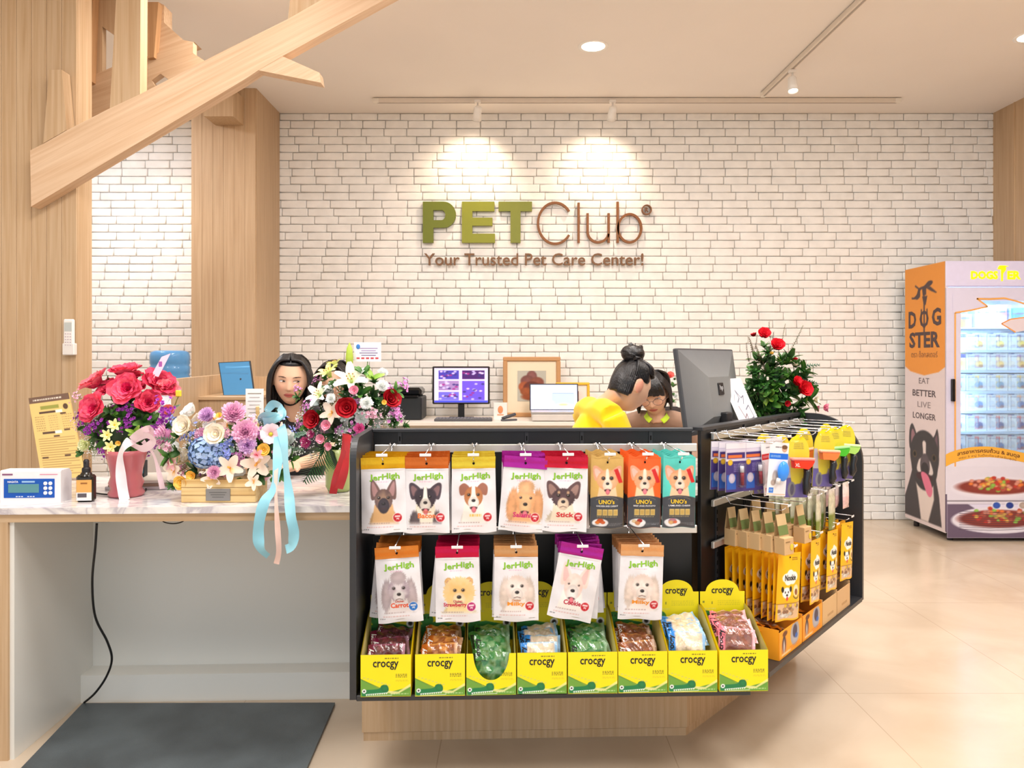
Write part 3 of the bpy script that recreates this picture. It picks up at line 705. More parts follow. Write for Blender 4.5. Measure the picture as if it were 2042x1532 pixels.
def pouch_surf(w, h, top, thick=.010, side=-1, curl=0, seed=0):
    # returns fn(u, v): v=0 bottom, v=1 top of printed area (top = local z of its upper edge)
    ph = seed*1.7
    def fn(u, v):
        x = (u-.5)*w*(1-.05*v*0.6); z = top-h*(1-v)
        e = max(0, 1-abs(2*u-1)**3.2); b = math.sin(PI*min(1, .08+v*.95))**.5 if v < .97 else .35
        y = side*thick*e*(.35+.65*(1-v)**.5)*b
        y += .0012*math.sin(6*u+ph+5*v)*e+.0009*math.sin(17*v+ph*2+3*u)*e
        if v < .05: z += .002*math.sin(8*u+ph)
        return Vector((x, y+curl*(1-v)**2, z))
    return fn
def make_jpouch(key, foilc, seed):
    painter, bc, name, nm = designs[key]
    cv = jcanvas(painter, bc, seed)
    o = MB(); h = H1-FH; top = .02-FH
    fn = pouch_surf(W1, h, top, .011, -1, seed=seed)
    o.canvas(cv, fn, 'pouch')
    bk = pouch_surf(W1, h, top, .008, 1, seed=seed); o.grid(bk, 8, 10, (232,232,236), 'pouch')
    def pl(cx, cy):
        def f(x, y, z): 
            u = (cx+x); v = (cy+y)/ASP; q = fn(u, v); return Vector((q.x, q.y-.0006, q.z))
        return f
    Lg = (136,196,30)
    for dx, dy, c_ in ((.003, -.005, (70,120,34)), (0, 0, Lg)):
        def f2(x, y, z, dx=dx, dy=dy, k=(0 if c_ != Lg else .0004)):
            q = fn(.53+x+dx, (1.235+y+dy+.02*math.sin(x*9))/ASP); return Vector((q.x, q.y-.0005-k, q.z))
        o.text('JerHigh', f2, .16, .68, c_, 'card', .021)
    if name:
        if name[0]: o.text(name[0], pl(.5, .475), .05, .2, tuple(v*.9 for v in name[2]), 'card', .02)
        wd = .4 if len(name[1]) < 8 else .52
        o.text(name[1], pl(.7-.1-wd/2+.1, .385), .11, wd, name[2], 'card', .03)
    me = o.mesh('treat_pouch')
    f = MB()
    def ft(side):
        def g(u, v):
            w = W1*(1-.03)*(1+.0*v); return Vector(((u-.5)*w, side*.0022*(1-v*.4)+.0022*math.sin(v*9+seed)*(1-v)-.001*math.sin(u*13+seed*2), .02-FH+FH*v))
        return g
    f.grid(ft(-1), 12, 6, foilc, 'foil'); f.grid(ft(1), 12, 3, foilc, 'foil')
    f.ell((0, -.004, 0), (.004, .001, .004), (20,14,14), 'matte', 10, 5)
    return me, f.mesh('foil_header'), nm
def mobj(name, me, parent=None):
    o = bpy.data.objects.new(name, me); C.objects.link(o); o.parent = parent; return o
ORD = ['front', 'second', 'third', 'fourth', 'fifth', 'sixth', 'seventh', 'eighth', 'ninth', 'tenth']
FOILN = {}
def stack(M, rz, mes, n, desc, group, gap=.032, rolls=None, d0=.245, name='treat_pouch', cat='treat pouch', zoff=-.012, xj=.002, pitch=.0, rollj=2.0, rz_j=2.5):
    # hang n pouches on the hook at M, front one first
    for k in range(n):
        p = mobj(name, mes[0])
        for q, me in enumerate(mes[1:]): mobj(me.name.split('.')[0], me, p)
        d = d0-gap*k
        off = Matrix.Rotation(rz, 4, 'Z') @ Vector((R.uniform(-xj, xj), -d, zoff))
        p.location = Vector(M)+off
        roll = (rolls[k] if rolls and k < len(rolls) else R.uniform(-rollj, rollj))
        p.rotation_euler = (math.radians(pitch+R.uniform(-1, 1)), math.radians(-roll), rz+math.radians(R.uniform(-rz_j, rz_j)))
        tag(p, (desc+', '+(ORD[k]+' of stack' if k == 0 else ORD[k]+' in stack')), cat, group)
row1 = [('shepherd', (224,172,20), 764, 'mustard', [1.5, -2.5]), ('collie', (206,104,34), 850, 'copper orange', [0.5]), ('terrier', (226,196,56), 945, 'pale gold', [.5, -2]), ('poodle', (176,34,150), 1049, 'magenta', [-4.5, 5, -3]), ('chihuahua', (200,22,50), 1134, 'crimson', [-2, 1])]
row2 = [('shih_tzu', (214,124,40), 790, 'orange', [3.5, -5, 3]), ('pomeranian', (196,10,66), 913, 'raspberry red', [1, -5]), ('maltese', (206,150,96), 1030, 'light bronze', [0, -1]), ('bull_terrier', (170,30,140), 1163, 'purple', [-11, -4, 3, 5]), ('maltese', (222,160,104), 1286, 'peach gold', [-2, 0, 1.5])]
YH = Sloc(0, .325, 0).y
def hx(px, Y): return ((px-CX)*Y/F - SO.x)/math.cos(SA)
sd = 1; cache = {}
for row, zz, rn in ((row1, 1.036, 'upper'), (row2, .748, 'lower')):
    for i, (key, fc, px, fn_, rolls) in enumerate(row):
        me, fo, nm = make_jpouch(key, fc, sd); sd += 1
        u = hx(px, 2.41); M = Sloc(u, .318, zz)
        hook(M, 'chrome hook holding the %s-topped %s pouches' % (fn_, nm), SA)
        stack(M, SA, [me, fo], 6 if rn == 'upper' else 6, 'white pouch with %s foil and %s picture' % (fn_, nm), '%s pouches with %s foil tops' % (nm, fn_), rolls=rolls, gap=.031, zoff=-.018 if rn == 'upper' else -.012)
# ---------------------------------------------------------------- small dark pouches with scalloped tops
W2, H2 = .108, .23; ASP2 = H2/W2
def make_uno(col, cname, food, seed):
    cv = Cv(70, 140, ASP2, col, seed)
    cv.ell(.3, 1.3, .5, .5, tuple(min(255, v*1.15) for v in col), .3, a=.6)
    dog(cv, .5, 1.42, 1.2, (238,186,140), (226,160,116), 'wide', (226,164,130), (246,200,190), (250,226,204), (246,206,166), blaze=(250,226,206), fur=.05, hw=.27, hh=.25, es=1.5, chw=.36, chesth=.3)
    cv.rect(.0, 0, 1, .78, (66,68,74)); cv.ell(.5, .76, .62, .2, (66,68,74), col2=(60,62,68)); 
    cv.line(arc(.5, .76, .38, .16, 30, 150), .012, (150,140,120), .8)
    cv.poly([(.7, 1.72), (.82, 1.76), (.98, 1.35), (.86, 1.33)], (206,30,30)); 
    for k in range(4): cv.rect(.2+k*.16, .38, .34+k*.16, .56, (206,180,108)); cv.rect(.22+k*.16, .41, .32+k*.16, .53, (190,158,84))
    cv.micro(.2, .32, .8, .36, (200,180,120), .7)
    cv.ell(.3, .16, .24, .12, (244,244,244), col2=(226,226,230)); 
    for (a, b, r, c_) in food: cv.ell(a, b, r, r*.7, c_)
    cv.micro(.55, .08, .95, .16, (150,150,156), .6, 2); cv.micro(.25, .62, .75, .65, (200,200,206), .5)
    m = MB(); fnb = pouch_surf(W2, H2, .02, .010, -1, seed=seed)
    def fn(u, v):
        q = fnb(u, v)
        if v > .96: q.z += .004*math.cos(u*2*PI*2.5)*(v-.96)/.04
        return q
    m.canvas(cv, fn, 'pouch'); bk = pouch_surf(W2, H2, .02, .007, 1, seed=seed)
    def fb(u, v):
        q = bk(u, v)
        if v > .96: q.z += .004*math.cos(u*2*PI*2.5)
        return q
    m.grid(fb, 16, 12, tuple(v*.9 for v in col), 'pouch')
    def pl(cx, cy): return lambda x, y, z: fn(cx+x, (cy+y)/ASP2)+Vector((0, -.0007, 0))
    m.text("UNO's", pl(.48, .8-.02), .13, .48, (236,196,40), 'card', .03); m.text(cname, pl(.5, .66), .045, .66, (235,235,238), 'card', .01)
    m.ell((0, -.005, 0), (.003, .001, .004), (20,14,14), 'matte', 8, 5)
    return m.mesh('treat_pouch')
for px, col, cn, w_, food in ((1222, (206,166,90), 'CHICKEN AND CARROT', 'tan', [(.3,.22,.1,(200,80,30)), (.22,.17,.07,(226,120,40)), (.38,.17,.07,(214,100,50))]),
                       (1298, (238,96,24), 'BEEF AND POTATO', 'orange', [(.2,.2,.07,(226,200,160)), (.36,.22,.08,(170,30,20)), (.3,.15,.08,(214,140,90))]),
                       (1370, (86,202,190), 'LAMB AND CHEESE', 'turquoise', [(.3,.2,.12,(190,130,150)), (.26,.16,.08,(226,180,120)), (.38,.17,.06,(226,110,70))])):
    me = make_uno(col, cn, food, sd); sd += 1
    u = hx(px-4, 2.41); up = .028 if px == 1370 else 0; M = Sloc(u, .318, 1.036)
    hook(M, 'chrome hook holding the %s and black puppy pouches' % w_, SA)
    stack(M, SA, [me], 6, 'narrow %s and black pouch with chihuahua' % w_, '%s and black chihuahua pouches' % w_, d0=.235, zoff=-.018, rolls=[-1, 1, 0], rz_j=3)
#hook(Sloc(1.035, .318, .748), 'empty chrome hook on the lower bar beside the peach gold pouches', SA)
# ---------------------------------------------------------------- yellow counter boxes and the packets in them
BW, BD, BF, BBk = .152, .215, .128, .205
def croc_front(cut=False):
    cv = Cv(100, 84, BF/BW, (250,232,10), 3)
    cv.poly([(0, .36), (.35, .18), (.6, .1), (1, .2), (1, 0), (0, 0)], (104,160,60))
    cv.poly([(.35, .2), (.55, .12), (.75, .1), (1, .26), (1, .2), (.75, .06), (.55, .05)], (250,240,170), smooth=False, a=.8)
    cv.poly([(0, .35), (.45, .1), (.7, .04), (1, .12), (1, 0), (0, 0)], (112,166,62)); cv.line([(0,.36), (.25,.24), (.42,.16)], .012, (60,120,60))
    cv.poly([(.03, .03), (.05, .13), (.35, .16), (.42, .23), (.52, .23), (.56, .14), (.5, .08), (.3, .06), (.1, .02)], (30,128,72), smooth=True)
    cv.ell(.48, .17, .075, .075, (34,130,74)); cv.ell(.07, .115, .042, .042, (255,255,255), col2=(255,255,255)); cv.ell(.07, .115, .018, .018, (20,30,20))
    for k in range(10): cv.poly([(.1+k*.044, .055+k*.003), (.144+k*.044, .06+k*.003), (.122+k*.044, .02+k*.003)], (255,255,255))
    cv.line([(.1, .012), (.62, .03)], .012, (250,250,250), .8); cv.micro(.6, .04, .95, .075, (230,250,210), .6)
    for k in range(8): cv.rect(.05+k*.07, .37-k*.022, .1+k*.07, .4-k*.022, (214,214,90), .9)
    cv.micro(.7, .38, .92, .46, (60,60,30), .8, 3); cv.micro(.7, .3, .95, .34, (190,180,40), .6, 2); cv.micro(.48, .755, .75, .785, (40,40,40), .9)
    return cv
def croc_back():
    w = BW; h = .285-.0; cv = Cv(84, 130, .285/BW, (246,230,16), 5)
    cv.poly([(0, .95), (.1, .98), (.4, 1.02), (.9, .92), (1, .88), (1, .7), (.5, .8), (0, .7)], (52,140,60)); cv.ell(.14, 1.06, .14, .13, (60,150,64)); cv.ell(.1, 1.1, .012, .02, (20,40,20)); cv.ell(.17, 1.1, .012, .02, (20,40,20))
    cv.poly([(0, .9), (.4, .9), (1, .8), (1, .6), (0, .6)], (30,110,50)); cv.ell(.86, .98, .09, .09, (255,255,255), col2=(255,255,255)); cv.ell(.86, .98, .05, .05, (70,60,50)); cv.ell(.86, .98, .022, .022, (10,10,10))
    cv.micro(.4, 1.3, .9, 1.42, (206,196,40), .7, 3); cv.micro(.1, 1.2, .35, 1.26, (230,226,120), .9); cv.micro(.5, 1.66, .75, 1.69, (50,50,40), .9)
    cv.rect(.06, 1.36, .1, 1.4, (120,130,50)); cv.rect(.26, 1.33, .28, 1.39, (120,130,50)); return cv
def make_box(cut=False):
    e = bpy.data.objects.new('snack_box', None); C.objects.link(e)
    Yl = (250,230,14)
    m = MB(); cv = croc_front()
    if not cut:
        m.canvas(cv, lambda u, v: Vector(((u-.5)*BW, -BD/2, v*BF)), 'card', False)
    else:
        # semicircular cut-out in the front
        def fn(u, v):
            top = BF-(.082*math.sqrt(max(0, 1-((u-.5)/.36)**2)) if abs(u-.5) < .36 else 0); return Vector(((u-.5)*BW, -BD/2, v*top))
        H, W = cv.a.shape[:2]; n0 = cv.a.copy()
        for i in range(W):
            u = i/(W-1); top = 1-(.082/BF*math.sqrt(max(0, 1-((u-.5)/.36)**2)) if abs(u-.5) < .36 else 0)
            for j in range(H): cv.a[j, i] = n0[int(j*top), i]
        m.canvas(cv, fn, 'card', False)
    if not cut: m.text('crocgy', lambda x, y, z: Vector((x, -BD/2-.0006, y+.095)), .026, .078, (30,28,30), 'card', .018)
    m.grid(lambda u, v: Vector(((u-.5)*BW, -BD/2+.0025, v*(BF if not cut else .046))), 1, 1, (200,186,120), 'card', False)
    m.build('front_panel', e)
    for s in (-1, 1):
        m = MB(); x = s*BW/2
        for k, c_ in ((0, Yl), (-s*.002, (214,200,120))):
            m.poly([(x+k, -BD/2, 0), (x+k, BD/2, 0), (x+k, BD/2, BBk), (x+k, BD/2-.06, BBk-.005), (x+k, -BD/2, BF)], c_)
        m.build('side_panel', e)
    m = MB(); m.box((0, 0, .001), (BW, BD, .002), Yl, 'card'); m.build('bottom_panel', e)
    m = MB(); cvb = croc_back(); hh = .285
    def fb(u, v):
        x = (u-.5)*BW; t = abs(u-.5)/.5
        top = hh-.04 if t > .74 else hh-.04+.04*math.sqrt(max(0, 1-(t/.74)**2)); return Vector((x, BD/2, v*hh if v*hh < top else top))
    m.canvas(cvb, fb, 'card', False)
    m.text('crocgy', lambda x, y, z: Vector((x, BD/2-.0008, y+.243)), .024, .074, (30,28,30), 'card', .018); m.build('back_card', e)
    return e
box_a = make_box(False); box_b = make_box(True)
def pillow(L_, W_, t, cols, mat='film', seed=1, band=None, word=None, wcol=(255,255,255)):
    # crinkled clear sachet with printed band at the left and treats showing through
    rr = random.Random(seed); ph = [rr.uniform(0, 6) for _ in range(6)]
    def f(side):
        def g(u, v):
            e = max(0, (1-abs(2*u-1)**2.5))*max(0, (1-abs(2*v-1)**2.5)); z = side*t*e*(.7+.3*math.sin(7*u+ph[0]+4*v)+.2*math.sin(13*v+ph[1]))
            z += .0022*math.sin(19*u+ph[2]+9*v)*(1 if e > .02 else 1.6)
            return Vector(((u-.5)*L_, (v-.5)*W_, z))
        return g
    def cf(u, v):
        if band and u < band[0]: return band[1]
        if band and len(band) > 2 and u > 1-band[2]: return band[3]
        if v < .07 or v > .93 or u < .05 or u > .95: return jit(cols[0], 10, rr)
        k = math.sin(u*17+ph[3])*math.sin(v*13+ph[4])
        return jit(cols[1] if k > .1 else cols[2], 14, rr)
    m = MB(); m.grid(f(1), 20, 12, mat=mat, colfn=cf); m.grid(f(-1), 14, 8, mat=mat, colfn=cf)
    if word: 
        g = f(1)
        def pl(x, y, z): q = g(band[0]*.5-y/L_, .5+x/W_); return q+Vector((0, 0, .0012))
        m.text(word, pl, .016, W_*.72, wcol, 'card', .03)
    return m.mesh('snack_packet')
flav = {'plum': ([(150,70,96), (120,60,60), (90,50,50)], (120,20,60)), 'amber': ([(206,140,60), (196,130,60), (150,84,40)], (180,90,20)), 'green': ([(90,140,70), (52,120,60), (110,150,100)], (40,110,40)),
        'blue': ([(150,200,230), (236,220,196), (224,204,176)], (40,130,210)), 'pink': ([(236,170,176), (150,96,80), (130,84,74)], (236,120,136)), 'brown': ([(190,130,70), (150,90,56), (120,70,44)], (150,80,30))}
pk = {}
for i, (k, (cs, bc)) in enumerate(flav.items()): pk[k] = [pillow(.115, .085, .013, cs, 'film', i*3+q, (.2, bc, .1, mix(bc, (255,255,255), .5)), 'crocgy', (20,20,20) if k in ('blue', 'green', 'pink') else (250,250,250)) for q in range(2)]
lefts = [719, 827, 929, 1031, 1132, 1232, 1332, 1433]; kinds = ['plum', 'amber', 'green', 'blue', 'green', 'brown', 'blue', 'pink']
where = ['at the left end of the rack', 'second from the left side panel', 'with semicircular cut-out front', 'right of the cut-out box', 'under the tilted purple-topped pouch', 'under the peach gold pouches', 'second from the right end', 'at the far right end']
cnt = ['leftmost yellow box', 'second yellow box from the left', 'cut-out yellow box', 'fourth yellow box from the left', 'fifth yellow box from the left', 'sixth yellow box from the left', 'seventh yellow box from the left', 'rightmost yellow box']
adj = {'plum': 'plum pink', 'amber': 'amber', 'green': 'green', 'blue': 'blue and cream', 'pink': 'pink', 'brown': 'brown'}
for i, lx in enumerate(lefts):
    px = lx+50; u = hx(px, 2.345+.035*i/7); v = .0+BD/2-.012
    b = (box_b if i == 2 else (box_a if i == 0 else copytree(box_a)))
    b.location = Sloc(u, v, ZB+.0035); b.rotation_euler = (0, 0, SA+R.uniform(-.01, .01))
    tag(b, 'yellow snack box with green crocodile art, '+where[i], 'box', 'yellow crocodile boxes on the bottom shelf')
    # packets: leaning / lying in layers
    full = i in (6, 7); n = 6 if full else 5
    spots_ = [(-.005, -.055, .1, 62), (.006, -.02, .115, 40), (-.008, .02, .125, 30), (.004, .05, .135, 22), (0, -.02, .06, 8), (0, .0, .16, 15)]
    for k in range(n):
        dx, dy, zz, tilt = spots_[k]
        if full and k < 4: zz += .028
        if i == 7: zz += .01
        if i == 2 and k == 0: zz -= .025; tilt = 72
        p = mobj('snack_packet', pk[kinds[i]][k % 2]); p.location = Sloc(u+dx, v+dy, ZB+zz)
        p.rotation_euler = (math.radians(tilt), math.radians(R.uniform(-8, 8)), SA+math.radians(R.uniform(-12, 12)))
        tag(p, '%s crinkled snack packet in the %s' % (adj[kinds[i]], cnt[i]), 'snack packet', '%s snack packets in the %s' % (adj[kinds[i]], cnt[i]))
# ================================================================ GOODS ON THE ANGLED RACK
def thook(s, z, label, sc=.86):
    h = hook(Tloc(s, .022, z), label, TA, 'chrome prongs on the angled rack'); h.scale = (sc, sc, sc); return h
def thang(mes, s, d, z, label, cat, group, name, turn=0, roll=0, pitch=0):
    p = mobj(name, mes[0])
    for me in mes[1:]: mobj(me.name.split('.')[0], me, p)
    p.location = Tloc(s, d, z); p.rotation_euler = (math.radians(pitch), math.radians(-roll), TA+math.radians(turn))
    return tag(p, label, cat, group)
# purple blister cards
def make_blister(seed):
    w, h = .085, .17; cv = Cv(48, 96, h/w, (66,50,120), seed)
    cv.rect(0, 1.25, 1, 1.75, (214,206,222)); cv.rect(.06, 1.35, .94, 1.6, (60,40,110)); cv.rect(.12, 1.38, .8, 1.5, (226,110,50)); cv.ell(.22, 1.2, .12, .12, (240,190,50))
    cv.micro(.4, .8, .9, 1.15, (200,190,230), .6, 5); cv.rect(.05, .1, .5, .7, (40,90,180)); cv.ell(.3, .55, .16, .2, (210,200,220)); cv.rect(0, 1.75, 1, 2, (230,224,232))
    m = MB(); m.canvas(cv, lambda u, v: Vector(((u-.5)*w, -.0015, .012-h+v*h)), 'card', False)
    m.box((0, 0, .012-h/2), (w, .002, h), (226,222,230), 'card')
    me = m.mesh('display_card'); f = MB()
    f.box((.016, -.012, -.10), (.034, .022, .085), (190,190,200), 'clear', bev=.006)
    a = f.mesh('clear_blister'); g = MB()
    g.tube([(.02,-.010,-.135), (.018,-.011,-.09)], .006, (150,20,40), 'gloss', 10); g.tube([(.018,-.011,-.09), (.017,-.011,-.068)], .0065, (240,240,245), 'gloss', 10)
    return me, a, g.mesh('tube')
bl = [make_blister(i) for i in (1, 2)]
thook(.05, 1.07, 'chrome prong holding the purple blister cards'); thook(.14, 1.07, 'chrome prong holding the blue brush pack')
for k, (s, d, b) in enumerate(((.035, .115, 0), (.045, .085, 1), (.05, .055, 0), (.105, .15, 1), (.11, .12, 0), (.115, .09, 1))):
    thang(bl[b], s, d, 1.045, ['foremost of the left purple blister cards on the top row', 'middle of the left purple blister cards on the top row', 'rearmost of the left purple blister cards on the top row', 'foremost purple blister card beside the red brush pack', 'middle purple blister card beside the red brush pack', 'rearmost purple blister card beside the red brush pack'][k], 'blister pack', 'purple blister cards', 'blister_pack', turn=-28+R.uniform(-3, 3), roll=R.uniform(-3, 3))
def make_brush(col, seed):
    w, h = .074, .185; cv = Cv(48, 108, h/w, (240,238,242), seed)
    cv.rect(0, 1.72, 1, 2.0, col); cv.micro(.08, 1.8, .6, 1.92, (230,235,245), .8, 2); cv.micro(.3, 2.25, .6, 2.33, (40,40,50), .9); cv.ell(.78, 2.22, .14, .16, (226,180,150))
    cv.ell(.78, 2.3, .15, .1, (120,80,50)); cv.ell(.38, .9, .14, .3, (206,190,180), .05); cv.ell(.3, .62, .12, .14, (190,170,160), .05)
    cv.rect(.1, .14, .34, .38, col); cv.micro(.14, .2, .3, .33, (240,240,240), .9, 2); cv.rect(.02, .05, .98, .1, (220,190,160))
    m = MB(); m.canvas(cv, lambda u, v: Vector(((u-.5)*w, -.0015, .012-h+v*h)), 'card', False); m.box((0, 0, .012-h/2), (w, .002, h), (236,236,240), 'card')
    f = MB(); f.ell((.014, -.014, -.085), (.021, .014, .035), tuple(min(255, v*1.0+40) for v in col), 'gloss', 16, 10); f.tube([(.0,-.012,-.11), (-.004,-.012,-.13)], .008, (226,222,220), 'gloss', 8)
    return m.mesh('display_card'), f.mesh('brush_head')
br = [make_brush((20,110,220), 1), make_brush((206,30,40), 2)]
thang(br[1], .155, .185, 1.04, 'white card pack with red grooming brush behind the blue one', 'grooming tool', None, 'brush_pack', -25, 5)
thang(br[0], .135, .23, 1.045, 'white card pack holding a bright blue pet grooming brush', 'grooming tool', None, 'brush_pack', -36, -5)
thang([bl[0][0]], .24, .17, 1.05, 'purple and white card hanging between brush pack and yellow tool', 'card pack', None, 'card_pack', -20, 2)
# deshedding tools on yellow domed cards
def make_tool(col, seed, short=False):
    w, h = .1, .225
    cv = Cv(60, 130, h/w, (246,226,20), seed); cv.rect(0, 0, 1, .72, (96,84,170)); cv.poly([(0, .72), (0, 1.5), (.16, 1.5), (.3, .72)], (200,196,214))
    cv.poly([(.3, .5), (.25, 1.3), (.8, 1.3), (.7, .6), (.5, .5)], (236,218,20), smooth=True); cv.micro(.3, 1.75, .75, 2.0, (120,110,40), .8, 4); cv.ell(.3, .3, .16, .28, (150,150,156)); cv.ell(.32, .3, .08, .2, (80,76,110))
    def fn(u, v):
        z = .015-h+v*h; x = (u-.5)*w
        if v > .72: x *= math.sqrt(max(.0, 1-((v-.72)/.285)**2))*.9+.1*(1-(v-.72)/.28)
        return Vector((x, -.001, z))
    m = MB(); m.canvas(cv, fn, 'card', False); m.grid(lambda u, v: fn(u, v)+Vector((0, .003, 0)), 10, 20, (236,220,60), 'card')
    for k, tt in enumerate('XL'): pass
    c = MB(); c.grid(lambda u, v: fn(u, v*.93)+Vector((0, -.016*max(0, 1-abs(2*u-1)**4)*max(0, 1-abs(2*v-1)**6), 0)), 10, 14, (236,238,240), 'clear')
    hd = MB(); hd.box((.006, -.022, -.068), (.098, .022, .012), mix(col, (255,255,255), .45), 'gloss', bev=.004)
    hd.prism([(-.036,-.074), (.05,-.074), (.04,-.092), (.024,-.104), (-.0,-.1), (-.032,-.1)], lambda a, b: Vector((a, -.034, b)), lambda a, b: Vector((a, -.012, b)), col, 'gloss')
    if not short: hd.text('XL', lambda x, y, z: Vector((-.022+x, -.0345, -.088+y)), .012, None, (250,230,230), 'card', .02)
    hn = MB(); hn.tube([(.026,-.02,-.098), (.028,-.024,-.12), (.022,-.026,-.145), (.026,-.026,-.17), (.022,-.024,-.195)], [.012, .014, .012, .015, .008], (38,40,44), 'gloss', 12)
    hn.tube([(.036,-.018,-.1), (.04,-.02,-.12)], .006, (236,216,30), 'gloss', 8)
    return m.mesh('display_card'), c.mesh('clear_blister'), hd.mesh('tool_head'), hn.mesh('handle')
tl = {n: make_tool(c, i, n != 'red') for i, (n, c) in enumerate((('red', (232,60,40)), ('orange', (240,130,70)), ('green', (70,190,50)), ('lime', (170,220,110))))}
for s, n in ((.30, 'the red headed grooming tools'), (.45, 'nothing but a clear pack'), (.60, 'the orange headed grooming tool'), (.74, 'the green headed grooming tool'), (.87, 'the pale lime grooming tools')): thook(s, 1.07, 'chrome prong of the top row holding '+n)
thang(tl['red'], .295, .238, 1.055, 'yellow domed pack with a red headed grooming tool, largest and nearest', 'grooming tool', None, 'grooming_tool_pack', -34, -3)
thang(tl['red'], .305, .17, 1.055, 'yellow domed pack right behind the nearest red headed grooming tool', 'grooming tool', None, 'grooming_tool_pack', -22, 2)
thang(tl['red'], .30, .11, 1.055, 'rearmost yellow domed pack with red tool on its prong', 'grooming tool', None, 'grooming_tool_pack', -20, -2)
thang(tl['orange'], .60, .235, 1.055, 'yellow domed pack with an orange headed grooming tool', 'grooming tool', None, 'grooming_tool_pack', -30, -4)
thang(tl['orange'], .60, .15, 1.055, 'yellow domed pack half hidden behind the orange headed tool', 'grooming tool', None, 'grooming_tool_pack', -25, 3)
thang(tl['green'], .74, .225, 1.055, 'yellow domed pack with a bright green headed grooming tool', 'grooming tool', None, 'grooming_tool_pack', -30, 2)
thang(tl['lime'], .87, .235, 1.055, 'yellow domed pack with a pale lime headed grooming tool', 'grooming tool', None, 'grooming_tool_pack', -32, -5)
thang(tl['lime'], .87, .15, 1.055, 'yellow domed pack behind the pale lime headed grooming tool', 'grooming tool', None, 'grooming_tool_pack', -26, 3)
# kraft boxes with folded header cards
def make_kraft():
    m = MB(); m.box((0, -.012, -.095), (.046, .046, .058), (212,176,128), 'card', bev=.001)
    m.ell((.012, -.036, -.1), (.009, .0012, .012), (232,200,60), 'card', 10, 6); m.box((-.006, -.0355, -.08), (.02, .0008, .004), (150,120,80), 'card')
    h = MB(); h.poly([(-.023, -.001, .01), (.023, -.001, .01), (.023, -.014, -.066), (-.023, -.014, -.066)], (206,178,132), 'card')
    h.poly([(-.023, -.0075, -.028), (.023, -.0075, -.028), (.023, -.0145, -.06), (-.023, -.0145, -.06)], (110,128,72), 'card')
    h.poly([(-.023, .001, .01), (.023, .001, .01), (.023, .010, -.066), (-.023, .010, -.066)], (196,168,122), 'card')
    return m.mesh('kraft_carton'), h.mesh('header_card')
kb = make_kraft()
thook(.14, .83, 'chrome prong holding the long line of kraft boxes'); thook(.34, .83, 'chrome prong holding the right pair of kraft boxes')
for k, (s, d) in enumerate(((.13, .235), (.14, .185), (.14, .14), (.14, .095), (.14, .05), (.34, .225), (.34, .17), (.34, .115), (.34, .06))):
    thang(kb, s, d, .80, 'small kraft hanging box, '+(ORD[k]+' in the long line' if k < 5 else ORD[k-5]+' in the right hand line'), 'box', 'small kraft hanging boxes', 'kraft_hanging_box', R.uniform(-22, -10), R.uniform(-4, 4))
def make_clearpack(low, w=.075, h=.18, t=.009, white=False):
    m = MB()
    def cf(u, v):
        if v > .86: return (236,232,224)
        return jit(low if v < .5 else ((206,206,180) if not white else (236,222,220)), 10)
    for sd_ in (-1, 1): m.grid(lambda u, v: Vector(((u-.5)*w, sd_*t*max(0, 1-abs(2*u-1)**3)*max(0, 1-abs(2*v-1)**4)*(1 if v < .8 else .2), .012-h+v*h)), 8, 14, mat='film', colfn=cf)
    return m.mesh('clear_pack'),
cp = make_clearpack((120,140,60)); cw = make_clearpack((226,190,190), .06, .11, .008, True); cb_ = make_clearpack((140,80,50), .075, .17)
thook(.52, .83, 'chrome prong holding the clear packs with green chews'); thook(.68, .83, 'second chrome prong holding clear packs with green chews'); thook(.86, .83, 'chrome prong holding the small pinkish packs')
for k in range(7): thang(cp if k < 5 else cb_, .52, .235-.03*k, .815, 'clear hanging pack of green chews on the nearer prong, '+ORD[k]+' in line', 'snack pack', 'clear packs of green chews', 'clear_chew_pack', R.uniform(-8, 8), R.uniform(-2, 2))
for k in range(5): thang(cp, .68, .235-.035*k, .815, 'clear hanging pack of green chews on the farther prong, '+ORD[k]+' in line', 'snack pack', 'clear packs of green chews', 'clear_chew_pack', R.uniform(-8, 8), R.uniform(-2, 2))
for k in range(4): thang(cw, .86, .235-.035*k, .82, 'small pale pink hanging pack near the end panel, '+ORD[k]+' in line', 'snack pack', 'small pale pink packs', 'pale_snack_pack', R.uniform(-8, 8), R.uniform(-3, 3))
